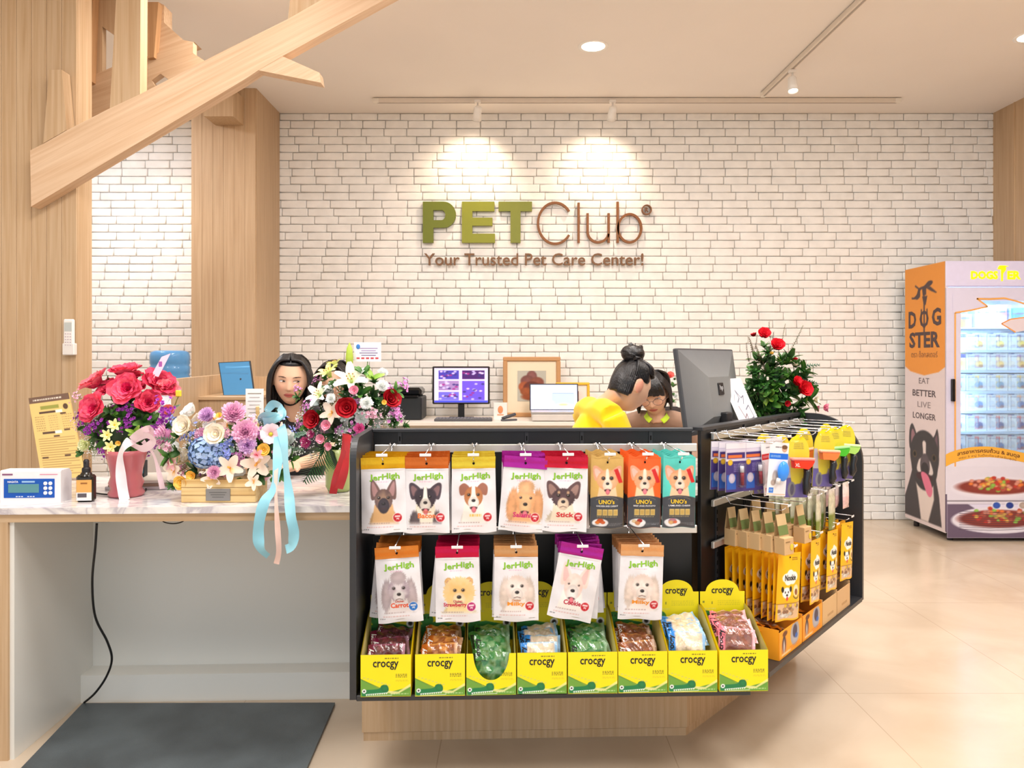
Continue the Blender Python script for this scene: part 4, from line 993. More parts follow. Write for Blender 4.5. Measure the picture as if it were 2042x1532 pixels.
# bright yellow pouches with cartoon style dog print
def make_yellow(seed):
    w, h = .125, .235; cv = Cv(64, 120, h/w, (250,190,20), seed)
    for a, b, r in ((.5,1.2,.22), (.34,1.2,.16), (.66,1.22,.17), (.5,1.3,.15), (.42,1.1,.14), (.6,1.12,.14)): cv.ell(a, b, r, r*.8, (252,250,244), col2=(252,250,244))
    cv.ell(.36, .78, .17, .15, (250,250,250), col2=(244,244,244)); cv.ell(.2, .88, .05, .08, (30,30,30)); cv.ell(.52, .88, .05, .08, (30,30,30)); cv.ell(.3, .8, .022, .03, (20,20,20)); cv.ell(.42, .8, .022, .03, (20,20,20)); cv.ell(.37, .72, .04, .03, (20,20,20)); cv.ell(.38, .62, .04, .06, (230,70,80))
    cv.ell(.76, .82, .13, .17, (250,240,210), col2=(240,220,170)); cv.ell(.77, .78, .07, .09, (150,90,50)); cv.line(arc(.78, .72, .15, .12, 200, 340), .03, (40,50,60))
    cv.rect(0, 0, 1, .48, (226,190,150)); 
    for k in range(26): 
        a, b = cv.rs.uniform(.08, .92), cv.rs.uniform(.08, .44); cv.ell(a, b, .07, .05, [(150,110,84), (240,236,228), (190,150,110), (214,206,196)][k % 4])
    cv.rect(0, 0, 1, .05, (250,190,20)); cv.rect(0, 0, .06, .48, (250,190,20)); cv.rect(.94, 0, 1, .48, (250,190,20)); cv.rect(0, .47, 1, .49, (150,100,30))
    for a in (.35, .55, .75): cv.ell(a, .42, .05, .05, (246,206,40))
    cv.micro(.62, 1.66, .85, 1.76, (60,50,30), .9, 2)
    fn = pouch_surf(w, h, .015, .010, -1, seed=seed); m = MB(); m.canvas(cv, fn, 'pouch')
    m.grid(pouch_surf(w, h, .015, .008, 1, seed=seed), 8, 12, (246,176,20), 'pouch')
    m.text('Nookie', lambda x, y, z: fn(.5+x, (1.2+y)/(h/w))+Vector((0, -.0008, 0)), .17, .46, (24,24,24), 'card', .03)
    m.ell((0, -.003, 0), (.004, .001, .003), (60,40,10), 'matte', 8, 5)
    return m.mesh('yellow_pouch'),
yp = [make_yellow(i) for i in (3, 4)]
for hi, (s, n, zz, g) in enumerate(((.20, 9, .66, 'nearest'), (.47, 6, .66, 'second'), (.67, 5, .66, 'third'), (.86, 5, .66, 'farthest'))):
    thook(s, .68, 'chrome prong of the lower row holding the %s group of yellow pouches' % g)
    for k in range(n):
        thang(yp[k % 2], s, .242-.026*k, zz-.012, 'yellow treat pouch with white cloud print, %s in the %s group' % (ORD[k], g), 'treat pouch', 'yellow pouches in the %s group' % g, 'yellow_treat_pouch', (-18 if k == 0 and hi == 0 else R.uniform(-9, 3)), -4 if k == 0 else R.uniform(-3, 3))
# boxes on the angled shelf
def tray(s0, s1, h, col, name, label, side=None, bright=True):
    w = s1-s0-.004; D = .19
    e = Temp(name, (s0+s1)/2, .155, ZB+.004, label, 'box')
    m = MB()
    m.box((0, -D/2, h/2), (w, .003, h), col, 'card'); m.build('front_panel', e)
    if side:
        m = MB(); a = w/2
        if side == 'orange':
            cv = Cv(60, 40, h/w, col, 2); H = h/w
            cv.ell(.2, H*.42, .12, H*.36, (230,150,80), .04); cv.ell(.2, H*.5, .07, H*.3, (60,44,50)); cv.ell(.2, H*.4, .03, H*.26, (236,220,210)); cv.rect(.1, H*.08, .5, H*.16, (250,210,150)); cv.ell(.24, H*.86, .1, H*.1, (110,60,30))
            cv.ell(.68, H*.62, .2, H*.45, (190,190,200), .03); cv.ell(.68, H*.7, .1, H*.25, (80,70,90), .03); cv.ell(.74, H*.5, .06, H*.1, (60,110,200)); cv.micro(.45, H*.1, .9, H*.25, (200,90,30), .6, 2)
            m.canvas(cv, lambda u, v: Vector(((u-.5)*w, -D/2-.0022, v*h)), 'card', False)
        else:
            for q in range(5): m.box((-.02+q*.014, -D/2-.002, h*.3), (.009, .0006, .009), (192,154,108), 'card')
        m.build('front_print', e)
    for q in (-1, 1):
        m = MB(); m.box((q*w/2, 0, h*.56), (.003, D, h*1.12), tuple(v*.96 for v in col), 'card')
        if side == 'orange' and q == -1:
            cv = Cv(50, 30, h/D, col, 4); H = h/D
            cv.ell(.42, H*.62, .17, H*.34, (50,34,40)); cv.ell(.42, H*.58, .05, H*.26, (226,214,210)); cv.rect(.15, H*.06, .75, H*.36, (40,84,110)); cv.micro(.2, H*.12, .7, H*.3, (200,220,230), .8, 2)
            m.canvas(cv, lambda u, v: Vector((-w/2-.002, D/2-u*D, v*h*1.1)), 'card', False)
        m.build('side_panel', e)
    m = MB(); m.box((0, D/2, h*.8), (w, .003, h*1.6), tuple(v*.93 for v in col), 'card'); m.build('back_panel', e)
    m = MB(); m.box((0, 0, .002), (w, D, .003), tuple(v*.9 for v in col), 'card'); m.build('bottom_panel', e)
    return e
tray(.075, .295, .092, (246,166,40), 'orange_display_box', 'orange printed display box nearest on the angled shelf', 'orange')
tray(.30, .515, .092, (246,160,40), 'orange_display_box', 'second orange printed display box on the angled shelf', 'orange')
tray(.52, .69, .09, (216,180,130), 'cardboard_box', 'plain brown cardboard box next to the orange boxes', 'plain')
tray(.695, .865, .09, (214,176,128), 'cardboard_box', 'plain brown cardboard box nearest the end panel', 'plain')
opk = [pillow(.13, .09, .014, [(214,140,60), (190,170,150), (140,90,60)], 'film', 50+q, (.18, (240,140,30)), None) for q in range(2)]
bpk = [pillow(.12, .085, .012, [(150,90,50), (120,70,44), (96,58,36)], 'film', 60+q) for q in range(2)]
for i, (s, pkx, col, g) in enumerate(((.13, opk, 'orange', 'nearest orange box'), (.24, opk, 'orange', 'nearest orange box'), (.36, opk, 'orange', 'second orange box'), (.46, opk, 'orange', 'second orange box'), (.605, bpk, 'brown', 'first cardboard box'), (.78, bpk, 'brown', 'last cardboard box'))):
    for k in range(3):
        p = mobj('snack_packet', pkx[k % 2]); p.location = Tloc(s+(-.008 if k == 1 else .006), .135+(.03-.025*k), ZB+.045+.027*k)
        p.rotation_euler = (math.radians(14+R.uniform(-6, 6)), math.radians(R.uniform(-9, 9)), TA+math.radians(R.uniform(60, 110) if col == 'orange' else R.uniform(-20, 20)))
        tag(p, '%s crinkled snack packet, %s layer, %s half of the %s' % (col, ['bottom', 'middle', 'top'][k], 'near' if i in (0, 2) else ('far' if i in (1, 3) else 'central'), g), 'snack packet', '%s packets in the %s' % (col, g))
# ================================================================ THINGS ON THE LEFT COUNTER
def quadmap(p00, p10, p01, p11):
    return lambda u, v: (p00*(1-u)+p10*u)*(1-v)+(p01*(1-u)+p11*u)*v
# weighing indicator
e = empty('weighing_indicator', (P(76,1002,2.69).x-.012, 2.70, HC), SA, 'white weighing scale indicator with blue front panel on the counter end', 'scale')
m = MB(); m.prism([(-.035,0), (.035,0), (.035,.095), (.02,.112), (-.03,.112), (-.035,.108)], lambda a, b: Vector((-.103, a, b)), lambda a, b: Vector((.103, a, b)), (240,238,240), 'paint'); m.build('housing', e)
m = MB(); m.box((-.004, -.036, .05), (.172, .003, .066), (14,84,180), 'gloss', bev=.001)
m.text('NAGATA', lambda x, y, z: Vector((-.058+x, -.0382, .073+y)), .007, .036, (235,240,250), 'card', .03); m.box((-.006, -.038, .073), (.044, .0006, .006), (150,190,230), 'card')
[m.box((-.045+q*.009+(.012 if q > 2 else 0), -.038, .022), (.006, .0006, .003), (225,235,250), 'card') for q in range(6)]; m.build('front_panel', e)
m = MB(); m.box((-.022, -.038, .05), (.104, .003, .03), (90,146,152), 'gloss', bev=.001); m.build('display_screen', e)
for r in range(3):
    for c_ in range(2): m = MB(); m.lathe([(.0065, -.001), (.0065, .0015), (.004, .002), (.0005, .002)], (238,240,244), 'gloss', 14, M=Matrix.Rotation(PI/2, 4, 'X'), c=(.052+c_*.017, -.0378, .067-r*.0165)); m.build('button', e)
m = MB(); m.box((-.078, -.0358, .098), (.035, .001, .005), (130,70,110), 'card'); m.box((.062, -.0358, .098), (.06, .001, .002), (224,120,150), 'card'); m.build('badge', e)
# spray bottle
e = empty('spray_bottle', (P(172,1000,2.69).x, 2.69, HC), .1, 'small dark spray bottle with orange and white label', 'bottle')
m = MB(); m.box((0, 0, .047), (.058, .034, .094), (40,36,30), 'gloss', bev=.007); m.lathe([(.022, .09), (.017, .1), (.012, .104)], (40,36,30), 'gloss', 18); m.build('bottle', e)
m = MB(); m.box((0, -.0175, .055), (.05, .001, .045), (232,170,90), 'card'); m.box((0, -.0177, .02), (.05, .001, .028), (238,234,232), 'card'); m.box((-.006, -.0182, .024), (.03, .001, .014), (90,84,90), 'card')
m.box((0, -.0182, .066), (.022, .0006, .005), (150,96,40), 'card'); m.build('label', e)
m = MB(); m.lathe([(.014, .1), (.014, .114), (.013, .118), (.009, .12)], (22,22,24), 'paint', 18); m.lathe([(.009, .118), (.0095, .142), (.006, .147), (.001, .148)], (34,34,38), 'paint', 16); m.tube([(0,-.004,.138), (0,-.014,.138)], .003, (20,20,22)); m.build('spray_pump', e)
# price board leaning
b0, b1, t0, t1 = P(84,957,3.15), P(172,948,3.15), P(57,794,3.35), P(137,783,3.35)
b0.z = HC+.003; b1.z = HC+.015
fn = quadmap(b0, b1, t0, t1)
cv = Cv(84, 190, 2.0, (226,192,120), 9)
cv.rect(0, 1.84, 1, 2.0, (110,84,70)); cv.micro(.1, 1.88, .8, 1.95, (236,226,210), .9); cv.rect(.25, 1.66, .7, 1.75, (150,150,70)); cv.ell(.86, 1.68, .06, .07, (90,66,50))
for (y, w_) in ((1.56, .4), (1.06, .3)): cv.rect(.2, y, .2+w_, y+.05, (80,60,50)); cv.rect(.2+w_, y-.01, .36+w_, y+.06, (244,236,220))
for r in range(7): cv.micro(.08, 1.14+r*.055, .3, 1.17+r*.055, (120,90,60), .7); cv.micro(.4, 1.14+r*.055, .62, 1.17+r*.055, (150,120,80), .6); cv.micro(.72, 1.14+r*.055, .97, 1.17+r*.055, (130,96,60), .6)
for r in range(16): cv.rect(.08, .1+r*.056, .94-.2*(r % 3 == 1), .115+r*.056, (150,118,72), .8)
for (x, y) in ((.7, 1.5), (.72, 1.1), (.45, .97), (.62, .5), (.1, .48)): cv.rect(x, y, x+.14, y+.04, (90,66,50))
m = MB(); m.canvas(cv, lambda u, v: fn(u, v)+Vector((0, -.002, 0)), 'card', False); m.prism([(0,0), (1,0), (1,1), (0,1)], lambda a, b: fn(a, b), lambda a, b: fn(a, b)+Vector((0, .004, 0)), (206,172,104), 'card')
o = m.build('price_board'); tag(o, 'tall kraft coloured price board leaning against the oak wall', 'sign')
# remote control on the wall
q = P(138, 672, 3.86)
e = empty('remote_control', (q.x, 3.872, q.z), 0, 'white air conditioner remote control in a wall holder', 'remote control')
m = MB(); m.box((0, -.012, 0), (.052, .02, .178), (244,238,232), 'paint', bev=.006); m.build('body', e)
m = MB(); m.box((0, -.0225, .05), (.036, .001, .045), (196,200,196), 'gloss'); m.build('display_screen', e)
m = MB()
for r in range(5):
    for c_ in range(3): m.box((-.012+c_*.012, -.0228, .015-r*.014), (.007, .002, .006), (206,190,196), 'paint', bev=.001)
o = m.build('buttons', e); o['kind'] = 'stuff'
m = MB(); m.box((0, -.008, -.062), (.06, .03, .06), (236,230,224), 'paint', bev=.004); m.build('wall_holder', e)
# papers and boxes behind the vase
def slab(name, c, d, col, label, cat, rz=0, mat='card', group=None, spine=None):
    m = MB(); m.box((0, 0, d[2]/2), d, col, mat, bev=min(.0015, d[2]*.3))
    if spine: m.box((0, -d[1]/2-.0006, d[2]/2), (d[0]*.9, .001, d[2]*.5), spine, 'card')
    o = m.build(name, loc=c, rot=(0, 0, rz)); return tag(o, label, cat, group)
for k, (c_, lb) in enumerate((((206,200,204), 'lowest grey magazine in the pile behind the pink vase'), ((150,126,110), 'brown magazine in the middle of the pile behind the pink vase'), ((214,206,196), 'top cream magazine of the pile behind the pink vase'))):
    slab('magazine', (-1.40+.01*k, 3.03, HC+.0002+k*.0125), (.30, .21, .012), c_, lb, 'magazine', SA+.06*k)
slab('small_carton', (-1.47, 3.01, HC+.038), (.07, .05, .062), (20,34,44), 'small dark carton with blue side resting on the magazines', 'box', .2, spine=(60,170,200))
e = empty('desk_cable', (-1.53, 2.85, HC), label='black cable looping on the worktop behind the spray bottle', cat='cable')
m = MB(); m.tube(crom([(-.05,.05,.004), (0,-.02,.004), (.09,-.05,.004), (.16,.0,.004), (.12,.1,.004), (.02,.14,.004)], 6, False), .003, (20,20,22), 'paint'); m.build('cord', e)
# cable and sockets below the worktop
s0 = P(193,1040,2.66); pts = [P(193,1044,2.70), P(190,1090,2.70), P(184,1160,2.72), P(190,1230,2.80), P(214,1280,2.85), P(223,1315,2.88), P(212,1350,2.92), P(190,1382,2.95), P(168,1405,2.99)]
pts[-1].z = .012
e = empty('power_cable', s0, label='black power cable hanging from under the worktop down to the mat', cat='cable')
m = MB(); m.tube([Vector(p)-s0 for p in crom([tuple(p) for p in pts], 8, False)], .0042, (16,16,18), 'paint', 8); m.build('cord', e)
m = MB(); m.box((0, .04, .003), (.075, .05, .018), (18,18,20), 'paint', bev=.004); m.build('socket_block', e)
m = MB(); z_ = HC-.054; m.tube(crom([(-1.235,2.72,z_), (-1.225,2.70,z_-.018), (-1.19,2.70,z_-.026), (-1.155,2.70,z_-.018), (-1.145,2.72,z_)], 6, False), .0022, (22,20,20), 'paint', 6)
o = m.build('wire_loop'); tag(o, 'thin black wire loop dangling under the worktop edge', 'wire')
# floor mat
A_ = [P(165,1408,1), P(668,1407,1)]
def fl(px, py): Y = CH*F/(py-HY); return ((px-CX)*Y/F, Y)
c4 = [fl(165,1408), fl(668,1407), fl(613,1535), fl(45,1535)]
def ext(a, b, t): return (a[0]+(b[0]-a[0])*t, a[1]+(b[1]-a[1])*t)
c4[2] = ext(c4[1], c4[2], 1.9); c4[3] = ext(c4[0], c4[3], 1.9)
cx_, cy_ = -1.15, 2.6
m = MB(); m.prism(c4, lambda a, b: Vector((a-cx_, b-cy_, .001)), lambda a, b: Vector((a-cx_, b-cy_, .011)), (1,1,1), 'rubber_mat')
o = m.build('floor_mat', loc=(cx_, cy_, 0)); tag(o, 'large dark grey rubber mat on the floor under the counter', 'mat')
# ================================================================ BACK OF THE SHOP
DZ = .872
bd = empty('back_desk', (-.08, 6.1, 0), label='long white desk along the brick wall behind the counter', cat='desk')
m = MB(); m.box((0, 0, DZ-.015), (3.6, .62, .03), (236,228,218), 'paint', bev=.003); m.build('desktop', bd)
m = MB(); m.box((0, .03, DZ-.065), (3.56, .54, .07), (222,214,204), 'paint', bev=.002); m.build('apron', bd)
for x in (-1.6, -.5, .6, 1.65): m = MB(); m.box((x, .05, (DZ-.1)/2), (.3, .5, DZ-.1), (228,220,210), 'paint', bev=.003); m.build('pedestal', bd)
def bx(px, Y): return (px-CX)*Y/F
e = empty('printer', (bx(800,6.1), 6.12, DZ), label='black printer at the left end of the back desk', cat='printer')
m = MB(); m.box((0, 0, .09), (.36, .34, .18), (24,30,34), 'paint', bev=.01); m.build('body', e)
m = MB(); m.box((0, .03, .215), (.34, .26, .068), (14,16,18), 'gloss', bev=.02); m.build('lid', e)
m = MB(); m.box((0, -.16, .185), (.3, .06, .012), (10,10,12), 'gloss', bev=.003); m.build('output_tray', e)
# monitor with camera pictures
e = empty('computer_monitor', (bx(919,6.08), 6.12, DZ), label='black computer monitor showing purple camera pictures on the back desk', cat='monitor')
m = MB(); m.box((0, 0, .265), (.455, .03, .30), (28,22,26), 'paint', bev=.006); m.build('casing', e)
cv = Cv(110, 70, .62, (206,190,226), 8)
for (a, b, c_, d_, cl) in ((.08, .42, .46, .58, (60,50,150)), (.08, .22, .46, .39, (140,110,160)), (.08, .04, .46, .19, (100,90,190)), (.52, .42, .94, .58, (60,20,90)), (.52, .04, .94, .39, (96,70,190))):
    cv.rect(a, b, c_, d_, cl)
    for k in range(14): cv.ell(cv.rs.uniform(a+.03, c_-.03), cv.rs.uniform(b+.02, d_-.02), .03, .016, [(200,190,240), (50,36,110), (230,200,240), (150,30,120)][k % 4], .01, a=.8)
cv.rect(0, 0, 1, .035, (50,60,210))
m = MB(); m.canvas(cv, lambda u, v: Vector(((u-.5)*.425, -.0165, .265+(v-.5)*.272)), 'emit', False); m.build('screen', e)
m = MB(); m.box((0, .01, .06), (.05, .025, .13), (16,16,18), 'paint'); m.build('neck', e)
m = MB(); m.box((0, -.01, .006), (.2, .15, .012), (16,16,18), 'paint', bev=.004); m.build('base', e)
def keyboard(x, y, z, label):
    e = empty('keyboard', (x, y, z), 0, label, 'keyboard')
    m = MB(); m.box((0, 0, .01), (.44, .14, .018), (90,90,94), 'paint', bev=.004); m.build('case', e)
    m = MB()
    for r in range(5):
        for c_ in range(16): m.box((-.2+c_*.0266, -.05+r*.024, .021), (.022, .019, .006), (120,120,124), 'paint', bev=.001)
    o = m.build('keys', e); return e
keyboard(bx(925,5.93), 5.90, DZ, 'grey keyboard in front of the purple screened monitor')
slab('info_card', (bx(998,6.0), 5.98, DZ), (.105, .004, .135), (246,240,234), 'small white card with orange print standing on the back desk', 'card', spine=None)
m = MB(); m.ell((0, -.004, .08), (.02, .002, .03), (230,150,100), 'card'); m.box((0, -.004, .04), (.05, .001, .01), (230,170,130), 'card'); o = m.build('print', loc=(0,0,0)); o.parent = C.objects['info_card']
e = empty('stapler', (bx(1015,5.88), 5.88, DZ), .5, 'grey stapler lying on the back desk', 'stapler')
m = MB(); m.box((0, 0, .008), (.13, .03, .014), (90,92,98), 'paint', bev=.003); m.build('base', e)
m = MB(); m.tube([(-.06,0,.022), (0,0,.036), (.055,0,.05)], [.01, .014, .012], (70,72,78), 'gloss'); m.build('arm', e)
def frame(px0, px1, top, bot, Y, col, matc, inner, label, bw=.035, lean=.05):
    w = (px1-px0)*Y/F; h = (bot-top)*Y/F
    e = empty('picture_frame', (bx((px0+px1)/2, Y), Y, DZ), 0, label, 'picture frame'); e.rotation_euler = (-lean, 0, 0)
    m = MB()
    m.box((0, 0, bw/2), (w, .03, bw), col, 'paint', bev=.006); m.box((0, 0, h-bw/2), (w, .03, bw), col, 'paint', bev=.006)
    for s in (-1, 1): m.box((s*(w/2-bw/2), 0, h/2), (bw, .03, h-2*bw+.008), col, 'paint', bev=.006)
    m.build('frame', e)
    m = MB(); m.box((0, .004, h/2), (w-2*bw, .006, h-2*bw), matc, 'card'); m.build('mount', e)
    cv = inner; asp = cv.asp; 
    return e, w, h
cv = Cv(70, 76, 1.06, (190,186,172), 3)
for (a, b, rx, ry, c_) in ((.5,.86,.18,.2,(140,84,80)), (.35,.7,.24,.2,(136,78,70)), (.68,.66,.24,.18,(150,80,60)), (.24,.5,.2,.18,(190,96,50)), (.78,.5,.2,.14,(150,70,40)), (.5,.45,.3,.24,(120,50,30)), (.5,.16,.36,.13,(170,84,44)), (.3,.34,.2,.14,(170,86,40))): cv.ell(a, b, rx, ry, c_, .05, var=.8)
e, w, h = frame(1003, 1118, 712, 832, 6.28, (196,146,96), (244,226,196), cv, 'large wooden framed picture leaning against the brick wall')
m = MB(); m.canvas(cv, lambda u, v: Vector(((u-.5)*.235, -.0005, h/2+(v-.47)*.25)), 'card', False); m.build('picture', e)
e, w, h = frame(1108, 1176, 762, 832, 6.22, (236,186,50), (244,232,220), cv, 'gold framed certificate half hidden behind the laptop', bw=.022)
m = MB()
for k, c_ in enumerate(((150,50,50), (200,90,80), (236,210,200), (120,40,40))): m.box((-.03+k*.024, -.0008, h/2), (.014, .001, h*.5), c_, 'card')
m.build('picture', e)
# laptop
e = empty('laptop', (bx(1106,5.98), 5.96, DZ), 0, 'open silver laptop with bright blue screen on the back desk', 'laptop')
m = MB(); m.box((0, -.02, .03), (.36, .25, .05), (214,208,202), 'paint', bev=.006); m.build('riser', e)
m = MB(); m.box((0, -.02, .064), (.375, .25, .016), (190,188,188), 'brushed', bev=.004); m.build('keyboard_deck', e)
m = MB(); m.T = Matrix.Translation((0, .1, .07)) @ Matrix.Rotation(-.2, 4, 'X'); m.box((0, .004, .105), (.385, .008, .215), (60,60,66), 'paint', bev=.003); m.build('lid', e)
cv = Cv(80, 42, .53, (206,216,246), 8); cv.rect(0, .32, 1, .53, (190,204,240)); cv.rect(.45, .1, .95, .34, (160,196,246)); cv.rect(.47, .34, .93, .355, (120,130,170)); cv.ell(.7, .1, .12, .03, (240,200,140), .03); cv.ell(.25, .12, .2, .08, (236,214,236), .08)
m = MB(); m.T = Matrix.Translation((0, .1, .07)) @ Matrix.Rotation(-.2, 4, 'X'); m.canvas(cv, lambda u, v: Vector(((u-.5)*.365, -.0012, .105+(v-.5)*.195)), 'emit', False); m.build('screen', e)
# dark device right of the seated people
e = empty('card_terminal', (bx(1328,6.0), 6.0, DZ), 0, 'low dark office device on the back desk near the monitor', 'device')
m = MB(); m.box((0, 0, .05), (.2, .2, .1), (52,44,44), 'paint', bev=.01); m.build('body', e); m = MB(); m.box((0, -.02, .103), (.15, .12, .006), (30,28,28), 'gloss'); m.build('top_panel', e)
# low cabinet on the left with tablet
e = empty('low_oak_cabinet', (-1.55, 4.5, 0), label='low oak cabinet with raised side panel behind the left counter', cat='cabinet')
m = MB(); m.box((.0, 0, .565), (.3, .8, 1.13), mat='wood_dim'); m.build('body', e)
m = MB(); m.box((.0, 0, 1.137), (.32, .82, .015), mat='wood_h'); m.build('top', e)
m = MB(); m.prism([(-.09,-.8), (-.06,-.8), (-.24,.42), (-.27,.42)], lambda a, b: Vector((a, b, 0)), lambda a, b: Vector((a, b, 1.252)), (1,1,1), 'wood'); m.build('side_panel', e)
m = MB(); m.prism([(-.24,.40), (.13,.40), (.13,.43), (-.24,.43)], lambda a, b: Vector((a, b, 0)), lambda a, b: Vector((a, b, 1.235)), (1,1,1), 'wood_dim'); m.build('rear_panel', e)
m = MB(); m.box((.0, -.405, .55), (.28, .016, 1.0), mat='wood_dim'); m.build('door', e)
a, b, c_, d_ = P(447,794,4.25), P(506,793,4.25), P(437,730,4.32), P(497,727,4.32)
dz = 1.1475-min(a.z, b.z); 
for q in (a, b, c_, d_): q.z += dz
fn = quadmap(a, b, c_, d_)
e = empty('tablet', a, label='tilted tablet with plain blue screen on the low cabinet', cat='tablet')
m = MB(); m.prism([(-.03,0), (1.03,0), (1.03,1.02), (-.03,1.02)], lambda u, v: fn(u, v)-a, lambda u, v: fn(u, v)-a+Vector((0,.012,0)), (40,44,50), 'paint'); m.build('casing', e)
cv = Cv(30, 34, 1.1, (52,104,140), 3); cv.line([(0,.75), (.9,.7)], .02, (50,90,120)); cv.line([(.2,.95), (1,.93)], .015, (100,160,200)); cv.line([(.3,.85), (.9,.82)], .012, (60,110,140))
m = MB(); m.canvas(cv, lambda u, v: fn(u, v)-a+Vector((0,-.0012,0)), 'emit', False); m.build('screen', e)
m = MB(); m.tube([(.08,.03,.09), (.08,.1,.002)], .005, (40,44,50), 'paint'); m.build('rear_stand', e)
# water dispenser and bottle
wx = bx(339,5.3)
e = empty('water_dispenser', (wx, 5.3, 0), 0, 'white water dispenser body standing behind the flowers', 'water dispenser')
m = MB(); m.box((0, 0, .53), (.3, .32, 1.06), (236,236,240), 'paint', bev=.02); m.build('body', e)
m = MB(); m.lathe([(.13, 1.05), (.12, 1.09), (.07, 1.1)], (220,226,234), 'paint', 24); m.build('bottle_seat', e)
for q in (-1, 1): m = MB(); m.tube([(q*.05,-.16,.85), (q*.05,-.19,.85), (q*.05,-.195,.82)], .012, [(210,40,40), (40,80,200)][q > 0], 'gloss'); m.build('tap', e)
e = empty('water_bottle', (wx, 5.3, 1.102), 0, 'large translucent blue water bottle upside down on its dispenser', 'bottle')
m = MB(); pr = [(.03,.0), (.035,.03), (.08,.06), (.128,.09), (.132,.12), (.126,.135), (.132,.15), (.132,.19), (.126,.20), (.132,.215), (.132,.265), (.125,.29), (.10,.302), (.05,.298), (.001,.296)]
m.lathe(pr, (104,168,222), 'clear', 32); m.lathe([(a*.96, b) for a, b in pr], (120,180,226), 'gloss', 32); m.build('bottle_body', e)
# ================================================================ MONITOR, CARD ON THE RECEPTION DESK
Lw, Rw = Vector((.66, 2.97, 0)), Vector((1.0, 3.4, 0)); dirv = (Rw-Lw); Wd = dirv.length; ang = math.atan2(dirv.y, dirv.x)
e = empty('computer_monitor', ((Lw.x+Rw.x)/2, (Lw.y+Rw.y)/2, HC), ang, 'large grey monitor seen from its back on the reception desk', 'monitor')
TT = Matrix.Translation((0, 0, .37)) @ Matrix.Rotation(math.radians(-8), 4, 'X')
m = MB(); m.T = TT; m.box((0, .012, 0), (Wd, .02, .345), (66,68,72), 'paint', bev=.004); m.build('screen_panel', e)
m = MB(); m.T = TT
a0 = [(-Wd/2+.006, -.166), (Wd/2-.006, -.166), (Wd/2-.006, .166), (-Wd/2+.006, .166)]; a1 = [(-.1, -.11), (.1, -.11), (.1, .05), (-.1, .05)]
A = [m.av((x, .002, z), (104,108,112)) for x, z in a0]; B = [m.av((x, -.035, z), (128,132,134)) for x, z in a1]
for k in range(4): m.af((A[k], A[(k+1)%4], B[(k+1)%4], B[k]), 'paint')
m.af(B, 'paint'); m.build('rear_shell', e)
m = MB(); m.T = TT; m.box((0, -.037, .0), (.05, .006, .05), (30,30,34), 'paint', bev=.002); m.text('hp', lambda x, y, z: Vector((x, -.0408, y+.003)), .026, .03, (206,210,216), 'card', .01); m.build('badge', e)
m = MB(); m.box((0, -.06, .14), (.06, .03, .28), (22,22,26), 'paint', bev=.004); m.build('neck', e)
m = MB(); m.box((0, -.05, .008), (.26, .2, .016), (22,22,26), 'paint', bev=.005); m.build('base', e)
m = MB(); m.tube(crom([(0,-.05,.24), (.05,-.09,.24), (.11,-.12,.18), (.13,-.12,.05), (.12,-.1,.006)], 6, False), .004, (14,14,16), 'paint', 6); m.build('cable', e)
a, b, c_, d_ = P(1473,838,3.2), P(1510,832,3.24), P(1437,757,3.26), P(1476,754,3.3)
# support block behind, on the worktop
fn = quadmap(a-(c_-a)*1.15, b-(d_-b)*1.15, c_, d_)
cv = Cv(60, 130, 2.2, (244,242,246), 3)
cv.line([(.35,1.6), (.5,1.7), (.45,1.9), (.6,1.7), (.75,1.75), (.6,1.55)], .03, (90,90,110)); cv.line([(.3,1.5), (.4,1.2), (.55,1.3), (.5,1.1)], .03, (110,80,90)); cv.line([(.6,1.4), (.8,1.5), (.85,1.2), (.65,1.15)], .03, (80,80,100)); cv.ell(.42, 1.02, .07, .05, (220,110,80)); cv.line([(.35,1.8), (.2,1.65)], .02, (150,140,150))
m = MB(); m.canvas(cv, lambda u, v: fn(u, v)-a+Vector((0,-.002,0)), 'card', False); m.prism([(0,0), (1,0), (1,1), (0,1)], lambda u, v: fn(u, v)-a, lambda u, v: fn(u, v)-a+Vector((0,.004,0)), (236,234,238), 'card')
o = m.build('greeting_card', loc=a); tag(o, 'white card with ink drawing leaning on the grey monitor', 'card')
# ================================================================ DISPLAY FREEZER
FX = 3.2; FY = 5.68; FW = .78; FD = .58; FZ = 2.07
fr = empty('display_freezer', (FX, FY, 0), 0, 'tall upright glass door freezer with orange dog food graphics', 'freezer')
k_ = 1/269.1
fz = lambda py: 1.35-(py-HY)*FY/F
fx = lambda px: (px-CX)*FY/F-FX
LAV = (214,210,232)
m = MB(); m.box((FW/2, FD/2, (.06+FZ)/2), (.001, .001, .001), LAV)
m = MB(); t = .02
m.box((t/2, FD/2, (FZ+.06)/2), (t, FD, FZ-.06), (226,214,216), 'paint'); m.box((FW-t/2, FD/2, (FZ+.06)/2), (t, FD, FZ-.06), (226,214,216), 'paint')
m.box((FW/2, FD-t/2, (FZ+.06)/2), (FW-2*t, t, FZ-.06), (206,226,240), 'paint'); m.box((FW/2, FD/2, FZ-t/2), (FW-2*t, FD-2*t, t), LAV, 'paint'); m.box((FW/2, FD/2, .25), (FW-2*t, FD-.06, .36), (120,110,130), 'paint')
m.build('cabinet', fr)
for x in (.06, FW-.06):
    for y in (.05, FD-.06): m = MB(); m.lathe([(.001, 0), (.02, .0), (.022, .03), (.012, .062)], (60,56,60), 'paint', 12, c=(x, y, 0)); m.build('foot', fr)
